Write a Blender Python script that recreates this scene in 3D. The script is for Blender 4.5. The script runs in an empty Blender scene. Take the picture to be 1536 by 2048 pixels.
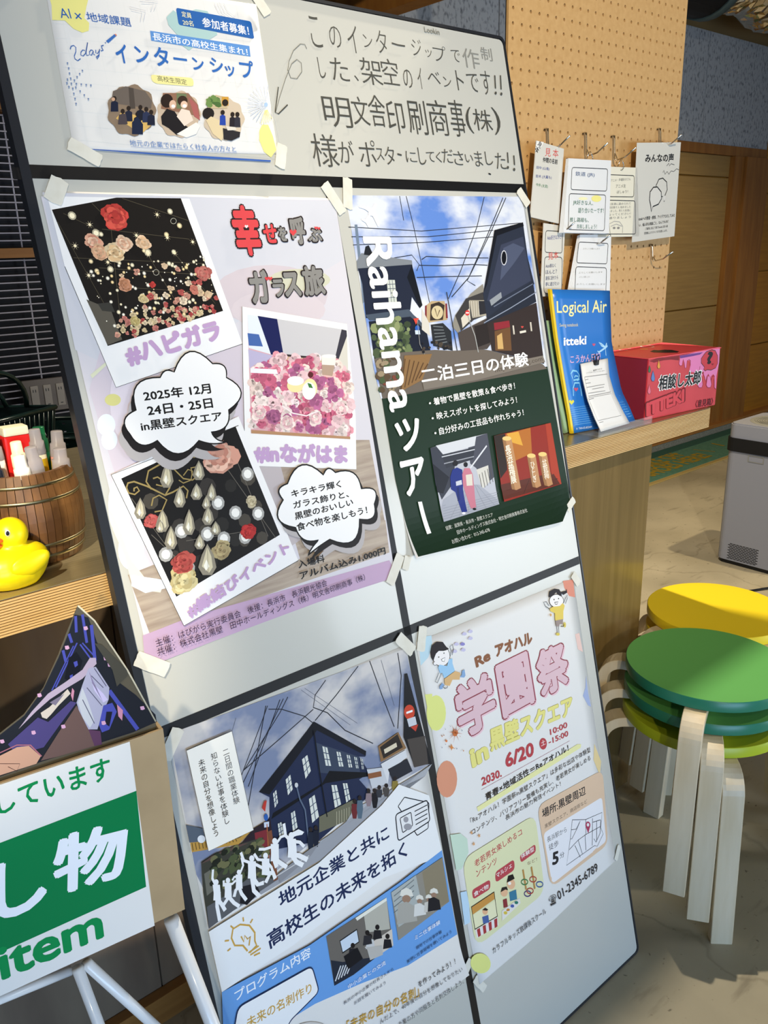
import bpy, bmesh, math, random
from mathutils import Vector, Matrix, noise
C = bpy.context.scene.collection
sc = bpy.context.scene
# ------------------------------------------------------------------ camera
cam_d = bpy.data.cameras.new('camera'); cam = bpy.data.objects.new('camera', cam_d); C.objects.link(cam)
cam_d.sensor_fit = 'VERTICAL'; cam_d.sensor_height = 24.0; cam_d.lens = 24.0 * 1667.449 / 2048
cam_d.clip_start = 0.02
rt = Vector((0.7557449, -0.6543717, -0.0254431)); up = Vector((0.2169329, 0.2135026, 0.9525528)); bk = Vector((-0.6178914, -0.7254063, 0.3033082))
m3 = Matrix((rt, up, bk)).transposed().to_4x4(); m3.translation = Vector((-1.3227, -1.14982, 1.42919)); cam.matrix_world = m3
sc.camera = cam
# ------------------------------------------------------------------ light
w = bpy.data.worlds.new('world'); sc.world = w; w.use_nodes = True
w.node_tree.nodes['Background'].inputs[0].default_value = (0.86, 0.90, 1.0, 1); w.node_tree.nodes['Background'].inputs[1].default_value = 0.09
def area(name, loc, target, size, power, col, spread=180, sy=None):
    l = bpy.data.lights.new(name, 'AREA'); l.energy = power; l.color = col; l.size = size; l.spread = math.radians(spread)
    if sy: l.shape = 'RECTANGLE'; l.size_y = sy
    o = bpy.data.objects.new(name, l); C.objects.link(o); o.location = loc
    o.rotation_euler = (Vector(target) - Vector(loc)).to_track_quat('-Z', 'Y').to_euler(); return o
def spot(name, loc, target, power, col, ang, blend=.4, r=.03):
    l = bpy.data.lights.new(name, 'SPOT'); l.energy = power; l.color = col; l.spot_size = math.radians(ang); l.spot_blend = blend; l.shadow_soft_size = r
    o = bpy.data.objects.new(name, l); C.objects.link(o); o.location = loc
    o.rotation_euler = (Vector(target) - Vector(loc)).to_track_quat('-Z', 'Y').to_euler(); return o
spot('ceiling_spot_key', (-1.6, -2.3, 2.75), (.2, -.1, 1.85), 300, (1.0, .87, .68), 54, .9, .035)
spot('ceiling_spot_counter', (.55, .14, 2.84), (.55, -.6, 0), 205, (1.0, .88, .70), 120, .3, .015)
spot('added_fill_left', (-2.2, -1.4, 2.75), (-1.16, -.1, 1.06), 440, (1.0, .88, .68), 17, .8, .03)  # invented fill, narrowed to brighten the duck and left end of the counter
spot('added_fill_board', (-3.0, -4.5, 2.7), (-.45, -.2, .95), 420, (1.0, .84, .58), 20, .9, .04)  # warm fill added for the middle and lower whiteboard, not a known lamp
spot('ceiling_spot_back', (2.3, -.2, 2.8), (2.9, 1.2, .3), 150, (1.0, .82, .54), 95, .4, .03)
spot('added_fill_wires', (-1.1, .45, 2.25), (-.45, 1.96, 1.25), 7, (.85, .90, 1.0), 95, .6, .05)  # made-up cool spot put in to lift the wire panels out of the dark
spot('added_fill_stools', (1.7, -1.9, 2.75), (.48, -.28, .5), 80, (1.0, .90, .72), 16, .5, .03)  # extra narrow spot added so the stool seats come out bright
area('window_daylight', (-2.0, -4.4, .75), (-.5, 0, .6), 2.8, 52, (.42, .66, 1.0), 120, 1.0)
area('window_daylight_right', (3.2, -4.2, .9), (.4, 0, .8), 2.2, 42, (.80, .90, 1.0), 130, 1.2)
sc.view_settings.view_transform = 'Standard'; sc.view_settings.look = 'None'; sc.view_settings.gamma = 1.0
sc.view_settings.use_curve_mapping = False; sc.view_settings.exposure = 0.0
# ------------------------------------------------------------------ helpers
def lin(h):
    h = h.lstrip('#'); h = ''.join(c*2 for c in h) if len(h) == 3 else h; r = []
    for i in (0, 2, 4):
        c = int(h[i:i+2], 16) / 255; r.append(c / 12.92 if c <= .04045 else ((c + .055) / 1.055) ** 2.4)
    return (r[0], r[1], r[2], 1)
def mat(name, h, rough=.5, metal=0, h2=None, scale=(8, 8, 8), detail=4, lo=.35, hi=.65, bump=0, trans=0, alpha=1, coat=0, sheen=0, ior=1.45, coord='Object', bscale=None, kind='noise'):
    m = bpy.data.materials.new(name); m.use_nodes = True; nt = m.node_tree; b = nt.nodes['Principled BSDF']
    b.inputs['Base Color'].default_value = lin(h); b.inputs['Roughness'].default_value = rough; b.inputs['Metallic'].default_value = metal
    b.inputs['IOR'].default_value = ior
    if trans: b.inputs['Transmission Weight'].default_value = trans
    if alpha < 1: b.inputs['Alpha'].default_value = alpha
    if coat: b.inputs['Coat Weight'].default_value = coat; b.inputs['Coat Roughness'].default_value = .08
    if h2 or bump:
        tc = nt.nodes.new('ShaderNodeTexCoord'); mp = nt.nodes.new('ShaderNodeMapping'); mp.inputs['Scale'].default_value = scale
        nt.links.new(tc.outputs[coord], mp.inputs[0])
        n = nt.nodes.new('ShaderNodeTexNoise'); n.inputs['Scale'].default_value = 1; n.inputs['Detail'].default_value = detail
        nt.links.new(mp.outputs[0], n.inputs['Vector'])
        if h2:
            r = nt.nodes.new('ShaderNodeValToRGB'); r.color_ramp.elements[0].position = lo; r.color_ramp.elements[1].position = hi
            r.color_ramp.elements[0].color = lin(h); r.color_ramp.elements[1].color = lin(h2)
            nt.links.new(n.outputs[0], r.inputs[0]); nt.links.new(r.outputs[0], b.inputs['Base Color'])
        if bump:
            bp = nt.nodes.new('ShaderNodeBump'); bp.inputs['Strength'].default_value = bump; bp.inputs['Distance'].default_value = .002
            nt.links.new(n.outputs[0], bp.inputs['Height']); nt.links.new(bp.outputs[0], b.inputs['Normal'])
    return m
def attr_mat(name, rough=.45, coat=0):
    m = bpy.data.materials.new(name); m.use_nodes = True; nt = m.node_tree; b = nt.nodes['Principled BSDF']
    a = nt.nodes.new('ShaderNodeVertexColor'); a.layer_name = 'Col'; nt.links.new(a.outputs[0], b.inputs['Base Color'])
    b.inputs['Roughness'].default_value = rough; b.inputs['Specular IOR Level'].default_value = .18
    return m
M = {}
def obj(name, bm, m, parent=None, smooth=False, **props):
    me = bpy.data.meshes.new(name); bm.normal_update(); bm.to_mesh(me); bm.free()
    for mm in (m if isinstance(m, (list, tuple)) else [m]): me.materials.append(mm)
    if smooth:
        for p in me.polygons: p.use_smooth = True
    o = bpy.data.objects.new(name, me); C.objects.link(o)
    if parent: o.parent = parent
    for k_, v_ in props.items(): o[k_] = v_
    return o
def tag(o, label, cat, group=None):
    o['label'] = label; o['category'] = cat
    if group: o['group'] = group
    return o
def thing(name, label, cat, loc=(0, 0, 0), rotz=0, group=None, mw=None):
    o = bpy.data.objects.new(name, None); C.objects.link(o); o.empty_display_size = .05
    if mw is not None: o.matrix_world = mw
    else: o.location = loc; o.rotation_euler = (0, 0, rotz)
    return tag(o, label, cat, group)
def struct(name, bm, m, parent=None, smooth=False):
    o = obj(name, bm, m, parent, smooth)
    if not parent: o['kind'] = 'structure'
    return o
def add_box(bm, lo, hi, bev=0, mi=0):
    x0, y0, z0 = lo; x1, y1, z1 = hi
    v = [bm.verts.new(p) for p in ((x0,y0,z0),(x1,y0,z0),(x1,y1,z0),(x0,y1,z0),(x0,y0,z1),(x1,y0,z1),(x1,y1,z1),(x0,y1,z1))]
    fs = [bm.faces.new([v[i] for i in f]) for f in ((3,2,1,0),(4,5,6,7),(0,1,5,4),(1,2,6,5),(2,3,7,6),(3,0,4,7))]
    for f in fs: f.material_index = mi
    if bev:
        es = list({e for f in fs for e in f.edges}); bmesh.ops.bevel(bm, geom=es, offset=bev, segments=2, affect='EDGES', profile=.7)
    return bm
def box(lo, hi, bev=0): return add_box(bmesh.new(), lo, hi, bev)
def add_tube(bm, pts, r, seg=8, cap=True, close=False):
    pts = [Vector(p) for p in pts]; rings = []; n = len(pts); pu = None
    for i, p in enumerate(pts):
        if close: d = pts[(i+1) % n] - pts[i-1]
        else: d = (pts[min(i+1, n-1)] - pts[max(i-1, 0)])
        d.normalize()
        if pu is None: pu = Vector((0, 0, 1)) if abs(d.z) < .9 else Vector((1, 0, 0))
        s = d.cross(pu).normalized(); u = s.cross(d).normalized(); pu = u
        rr = r[i] if isinstance(r, (list, tuple)) else r
        rings.append([bm.verts.new(p + (s * math.cos(a) + u * math.sin(a)) * rr) for a in (2 * math.pi * j / seg for j in range(seg))])
    for i in range(n if close else n - 1):
        a, b_ = rings[i], rings[(i+1) % n]
        for j in range(seg): bm.faces.new((a[j], a[(j+1) % seg], b_[(j+1) % seg], b_[j])).smooth = True
    if cap and not close: bm.faces.new(rings[0][::-1]); bm.faces.new(rings[-1])
    return bm
def add_lathe(bm, prof, seg=32, c=(0, 0, 0), mi=0, close=False, sx=1, sy=1):
    rings = []
    for r, z in prof:
        if r < 1e-6: rings.append([bm.verts.new((c[0], c[1], c[2] + z))])
        else: rings.append([bm.verts.new((c[0] + sx * r * math.cos(2*math.pi*j/seg), c[1] + sy * r * math.sin(2*math.pi*j/seg), c[2] + z)) for j in range(seg)])
    for i in range(len(prof) - 1):
        a, b_ = rings[i], rings[i+1]
        for j in range(seg):
            k_ = (j + 1) % seg
            if len(a) == 1 and len(b_) == 1: continue
            if len(a) == 1: f = bm.faces.new((a[0], b_[k_], b_[j]))
            elif len(b_) == 1: f = bm.faces.new((a[j], a[k_], b_[0]))
            else: f = bm.faces.new((a[j], a[k_], b_[k_], b_[j]))
            f.smooth = True; f.material_index = mi
    return bm
def add_prism(bm, pts, z0, z1, mi=0):
    lo_ = [bm.verts.new((x, y, z0)) for x, y in pts]; hi_ = [bm.verts.new((x, y, z1)) for x, y in pts]; n = len(pts)
    a = bm.faces.new(hi_); b_ = bm.faces.new(lo_[::-1]); a.material_index = b_.material_index = mi
    for i in range(n): f = bm.faces.new((lo_[i], lo_[(i+1) % n], hi_[(i+1) % n], hi_[i])); f.material_index = mi
    a.normal_update(); b_.normal_update(); bmesh.ops.triangulate(bm, faces=[a, b_], ngon_method='EAR_CLIP')
    return bm
# ---- flat print: lettering, drawings and photographs printed on paper
_tc = {}
def text_mesh(s, bold):
    """flat outline of a word; bold strokes are the glyphs laid over themselves with small shifts"""
    key = (s, bold)
    if key in _tc: return _tc[key]
    cu = bpy.data.curves.new('text_tmp', 'FONT'); cu.body = s; cu.size = 1; cu.offset = min(bold, 0); cu.resolution_u = 3 if len(s) < 8 else 2; cu.fill_mode = 'FRONT'
    o = bpy.data.objects.new('text_tmp', cu); C.objects.link(o)
    dg = bpy.context.evaluated_depsgraph_get(); me = bpy.data.meshes.new_from_object(o.evaluated_get(dg))
    vs = [(v.co.x, v.co.y, 0) for v in me.vertices]; fs = [tuple(p.vertices) for p in me.polygons]
    bpy.data.objects.remove(o); bpy.data.curves.remove(cu); bpy.data.meshes.remove(me)
    if bold > 0:
        n = 2 if bold < .011 else 4 if bold < .03 else 7 if bold < .055 else 10
        sh = [(bold*math.cos(2*math.pi*i/n + .4), bold*math.sin(2*math.pi*i/n + .4)) for i in range(n)]
        if bold >= .03: sh += [(0, 0)]
        if bold >= .055: sh += [(bold*.5*math.cos(2*math.pi*i/5), bold*.5*math.sin(2*math.pi*i/5)) for i in range(5)]
        V, F = [], []
        for k_, (dx, dy) in enumerate(sh):
            o_ = len(V); V += [(x + dx, y + dy, k_) for x, y, _ in vs]; F += [tuple(i + o_ for i in f) for f in fs]
        vs, fs = V, F
    _tc[key] = (vs, fs); return _tc[key]
SPECIAL = ['@cloudpr', '@cloudpr2', '@woodpr']
STEP = 2.2e-5
def build_print(name, items, parent, org=(0, 0), z0=.0003, sel=None, cuts=None, deform=None, mp=None, mats=None):
    """items are drawn one over the other on a plane (local x, y; print side +z)"""
    bm = bmesh.new(); col = bm.loops.layers.float_color.new('Col'); ml = mats or [M['print'], M['cloudpr'], M['cloudpr2'], M['woodpr']]
    z = z0; S4 = 1e-4
    def face(ps, c, mi=0, cv=None):
        try: f = bm.faces.new([bm.verts.new((p[0] - org[0], p[1] - org[1], z)) for p in ps])
        except ValueError: return None
        f.normal_update()
        if f.normal.z < 0: f.normal_flip()
        f.material_index = mi
        for l in f.loops: l[col] = c
        return f
    def poly(ps, c, mi=0):
        f = face(ps, c, mi)
        if f and len(ps) > 4: bmesh.ops.triangulate(bm, faces=[f], ngon_method='EAR_CLIP')
    def line(ps, wd, c, closed):
        if closed: ps = ps + [ps[0]]
        n = len(ps); L = []; R_ = []
        for i in range(n):
            a = Vector(ps[max(i-1, 0)]) if not (closed and i == 0) else Vector(ps[-2]); b_ = Vector(ps[min(i+1, n-1)]) if not (closed and i == n-1) else Vector(ps[1]); d = b_ - a
            if d.length < 1e-9: d = Vector((1, 0))
            d.normalize(); q = Vector((-d.y, d.x)) * wd / 2; p = Vector(ps[i]); L.append(p + q); R_.append(p - q)
        for i in range(n - 1): face((L[i], R_[i], R_[i+1], L[i+1]), c)
    def circ(x, y, r, n=10, ph=0, e=1): return [(x + r*math.cos(ph + 2*math.pi*i/n), y + r*e*math.sin(ph + 2*math.pi*i/n)) for i in range(n)]
    for it in items:
        k_ = it[0]; z += STEP
        if k_ == 't':
            _, s, c, b_, ax, ay, xx, xy, yx, yy = it; vs, fs = text_mesh(s, b_); c = lin(c)
            if not vs: continue
            x0 = min(v[0] for v in vs); x1 = max(v[0] for v in vs); y0 = min(v[1] for v in vs); y1 = max(v[1] for v in vs); W = max(x1 - x0, 1e-4); H = max(y1 - y0, 1e-4)
            nv = [bm.verts.new(((ax + xx*(u-x0)/W + yx*(v-y0)/H)*S4 - org[0], (ay + xy*(u-x0)/W + yy*(v-y0)/H)*S4 - org[1], z + kz*1.2e-6)) for u, v, kz in vs]
        elif k_ == 'e':
            _, s, c, b_, ax, ay, ex, ey = it; vs, fs = text_mesh(s, b_); c = lin(c)
            if s == 'ー': vs = [(v[1] + .12, .72 - v[0], v[2]) for v in vs]
            nv = [bm.verts.new(((ax + ex*(u-.5)*.95 - ey*(v-.36)*.95)*S4 - org[0], (ay + ey*(u-.5)*.95 + ex*(v-.36)*.95)*S4 - org[1], z + kz*1.2e-6)) for u, v, kz in vs]
        if k_ in 'te':
            for f in fs:
                try: nf = bm.faces.new([nv[i] for i in f])
                except ValueError: continue
                nf.normal_update()
                if nf.normal.z < 0: nf.normal_flip()
                for l in nf.loops: l[col] = c
            continue
        if k_ == 'p':
            mi = SPECIAL.index(it[1]) + 1 if it[1] in SPECIAL else 0
            q = [(it[i]*S4, it[i+1]*S4) for i in range(2, len(it), 2)]; poly(q, (1,1,1,1) if mi else lin(it[1]), mi)
        elif k_ == 'l':
            q = [(it[i]*S4, it[i+1]*S4) for i in range(4, len(it), 2)]; line(q, it[2]*S4, lin(it[1]), it[3])
        elif k_ == 'o':
            _, c, n, cx, cy, ax, ay, bx, by = it
            poly([((cx + ax*math.cos(t) + bx*math.sin(t))*S4, (cy + ay*math.cos(t) + by*math.sin(t))*S4) for t in (2*math.pi*i/n for i in range(n))], lin(c))
        elif k_ == 'r':
            _, c, wd, r = it[:4]; q = [Vector((it[i]*S4, it[i+1]*S4)) for i in range(4, len(it), 2)]; out = []; n = len(q)
            for i in range(n):
                a, b_, e = q[i-1], q[i], q[(i+1) % n]; ra = min((a-b_).length, (e-b_).length) * min(r, .5)
                p1 = b_ + (a-b_).normalized()*ra; p2 = b_ + (e-b_).normalized()*ra
                for j in range(5): t = j/4; out.append(tuple(p1*(1-t)**2 + b_*2*t*(1-t) + p2*t*t))
            if wd: line(out, wd*S4, lin(c), 1)
            else: poly(out, lin(c))
        elif k_ == 's':
            _, n, kind, cols, seed, r0, r1 = it[:7]; cols = [lin(c) for c in cols.split()]; q = [Vector((it[i]*S4, it[i+1]*S4)) for i in range(7, len(it), 2)]
            rnd = random.Random(seed); r0 *= S4; r1 *= S4
            for _i in range(n):
                a, b_ = rnd.random(), rnd.random(); nq = len(q)
                if nq == 4: p = (q[0]*(1-a) + q[1]*a)*(1-b_) + (q[3]*(1-a) + q[2]*a)*b_
                else:
                    c0 = sum(q, Vector((0, 0)))/nq; j = rnd.randrange(nq); p = c0 + ((q[j]*(1-a) + q[(j+1) % nq]*a) - c0)*math.sqrt(b_)
                r = r0 + (r1-r0)*rnd.random(); c = rnd.choice(cols); z += 2e-7
                if kind in ('glow', 'soft'):
                    d = tuple(x*.45 for x in c[:3]) + (1,)
                    if kind == 'glow' and r > .0012: face(circ(p.x, p.y, r*1.25, 10), d); z += 2e-7
                    face(circ(p.x, p.y, r*.8, 9), c)
                elif kind == 'star':
                    for a_ in range(4):
                        t = a_*math.pi/4 + .3; d = Vector((math.cos(t), math.sin(t))); e = Vector((-d.y, d.x))*r*.07; z += 1e-7
                        face([p + d*r*1.5, p + e, p - d*r*1.5, p - e], c)
                    face(circ(p.x, p.y, r*.5, 10), c)
                elif kind == 'star5':
                    poly([(p.x + r*(1 if i % 2 == 0 else .42)*math.sin(i*math.pi/5), p.y + r*(1 if i % 2 == 0 else .42)*math.cos(i*math.pi/5)) for i in range(10)], c)
                elif kind in ('flower', 'rose'):
                    m_ = 6 if kind == 'flower' else 11; lay = 2 if kind == 'flower' else 4
                    for L_ in range(lay):
                        rr = r*(1 - L_/lay*.8); cc = cols[(L_ + _i) % len(cols)] if kind == 'rose' else tuple(x*(1-.22*L_) for x in c[:3]) + (1,)
                        for j in range(max(3, m_ - 2*L_)):
                            t = 2*math.pi*(j + .5*L_ + rnd.random()*.8)/max(3, m_ - 2*L_); pr_ = rr*(.36 + .22*rnd.random()); z += 1e-7
                            f_ = .70 + .42*rnd.random(); q_ = .45 + .25*rnd.random(); face(circ(p.x + rr*q_*math.cos(t), p.y + rr*q_*math.sin(t), pr_*(.9+.3*rnd.random()), 8, t, .8), tuple(min(1, x*f_) for x in cc[:3]) + (1,))
                else:
                    face(circ(p.x, p.y, r, 7, rnd.random()*3, .5 + rnd.random()*.5), c)
    if cuts:
        for ax, v in cuts:
            g = bm.verts[:] + bm.edges[:] + bm.faces[:]
            bmesh.ops.bisect_plane(bm, geom=g, plane_co=(v, 0, 0) if ax == 'x' else (0, v, 0), plane_no=(1, 0, 0) if ax == 'x' else (0, 1, 0))
    if deform or mp:
        for v in bm.verts: v.co = mp(v.co) if mp else Vector((v.co.x, v.co.y, v.co.z + deform(v.co.x, v.co.y)))
    return obj(name, bm, ml, parent)
# ------------------------------------------------------------------ print data: positions in tenths of a millimetre on each printed plane
D={}
D['hand']=[
('t','こ','4c4c47',-.012,-4769,17648,199,0,0,445),('t','の','4c4c47',-.012,-4414,17690,227,0,0,313),('t','イ','4c4c47',-.012,-4057,17652,213,0,0,418),
('t','ン','4c4c47',-.012,-3737,17766,190,0,0,197),('t','タ','4c4c47',-.012,-3465,17715,229,0,0,354),('t','ジ','4c4c47',-.012,-2692,17765,221,0,0,267),
('t','ッ','4c4c47',-.012,-2389,17775,148,0,0,122),('t','プ','4c4c47',-.012,-2204,17735,303,0,0,258),('t','で','4c4c47',-.012,-1771,17774,217,0,0,200),
('t','作','8a8a84',0,-1491,17708,426,0,0,328),('t','制','8a8a84',0,-999,17885,297,0,0,225),('t','し','4c4c47',-.006,-4733,17200,123,0,0,301),
('t','た','4c4c47',-.006,-4497,17195,344,0,0,340),('t','、','4c4c47',-.006,-4052,17224,78,0,0,86),('t','架','4c4c47',-.006,-3899,17199,438,0,0,403),
('t','空','4c4c47',-.006,-3451,17238,352,0,0,402),('t','の','4c4c47',-.01,-3002,17225,200,0,0,292),('t','イ','4c4c47',-.01,-2673,17236,108,0,0,345),
('t','ベ','4c4c47',-.01,-2434,17354,289,0,0,195),('t','ン','4c4c47',-.01,-2070,17324,191,0,0,166),('t','ト','4c4c47',-.01,-1737,17297,174,0,0,330),
('t','で','4c4c47',-.01,-1474,17306,291,0,0,310),('t','す','4c4c47',-.01,-1107,17282,253,0,0,416),('t','明','4a4a45',-.005,-4790,16489,542,0,0,450),
('t','文','4a4a45',-.005,-4218,16554,336,0,0,433),('t','舎','4a4a45',-.005,-3873,16556,351,0,0,482),('t','印','4a4a45',-.005,-3501,16476,367,0,0,504),
('t','刷','4a4a45',-.005,-3044,16486,427,0,0,553),('t','商','4a4a45',-.005,-2565,16501,462,0,0,579),('t','事','4a4a45',-.005,-2050,16506,361,0,0,615),
('t','(','4a4a45',-.005,-1660,16584,167,0,0,447),('t','株','4a4a45',-.005,-1464,16645,485,0,0,368),('t',')','4a4a45',-.005,-953,16597,196,0,0,476),
('t','様','4c4c47',-.006,-5143,15884,492,0,0,484),('t','が','4c4c47',-.006,-4631,15958,297,0,0,341),('t','ポ','4c4c47',-.008,-4224,15921,345,0,0,408),
('t','ス','4c4c47',-.008,-3874,16030,156,0,0,185),('t','タ','4c4c47',-.008,-3699,15967,215,0,0,284),('t','に','4c4c47',-.008,-3239,16023,240,0,0,179),
('t','し','4c4c47',-.008,-2951,15995,166,0,0,276),('t','て','4c4c47',-.008,-2765,16050,189,0,0,165),('t','く','4c4c47',-.008,-2543,16049,123,0,0,175),
('t','だ','4c4c47',-.008,-2394,16049,267,0,0,230),('t','さ','4c4c47',-.008,-2119,16024,247,0,0,233),('t','い','4c4c47',-.008,-1830,16079,192,0,0,136),
('t','ま','4c4c47',-.008,-1589,16019,196,0,0,262),('t','し','4c4c47',-.008,-1311,16054,191,0,0,231),('t','た','4c4c47',-.008,-1049,15995,271,0,0,284),
('l','4c4c47',24,0,-3137,17898,-3007,17884,-2851,17886),('l','4c4c47',27,0,-3419,16144,-3330,16129),('l','4c4c47',29,0,-718,17645,-753,17413),
('o','4c4c47',10,-767,17333,29,3,-7,-28),('l','4c4c47',29,0,-563,17661,-602,17412),('o','4c4c47',10,-616,17331,29,3,-7,-28),('l','4c4c47',29,0,-688,16300,-712,16112),
('o','4c4c47',10,-741,16030,29,1,-7,-28),('l','4c4c47',30,0,-524,16252,-544,16081),('o','4c4c47',10,-573,15999,30,1,-7,-29),
('l','77776f',10,0,-4902,17596,-4924,17656,-5005,17653,-5158,17540,-5273,17379,-5324,17249,-5296,17141,-5186,17139,-5071,17251,-5052,17378,-5122,17420,-5233,17346,-5395,17119,-5569,16831,-5686,16612),
('l','45453f',16,0,-5551,16988,-5612,16827,-5689,16625,-5636,16604,-5543,16673,-5442,16748),('l','222',23,0,-1291,15906,-1234,15889),
('t','Lookin','77776f',0,-2341,18173,353,0,0,87),]
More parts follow.
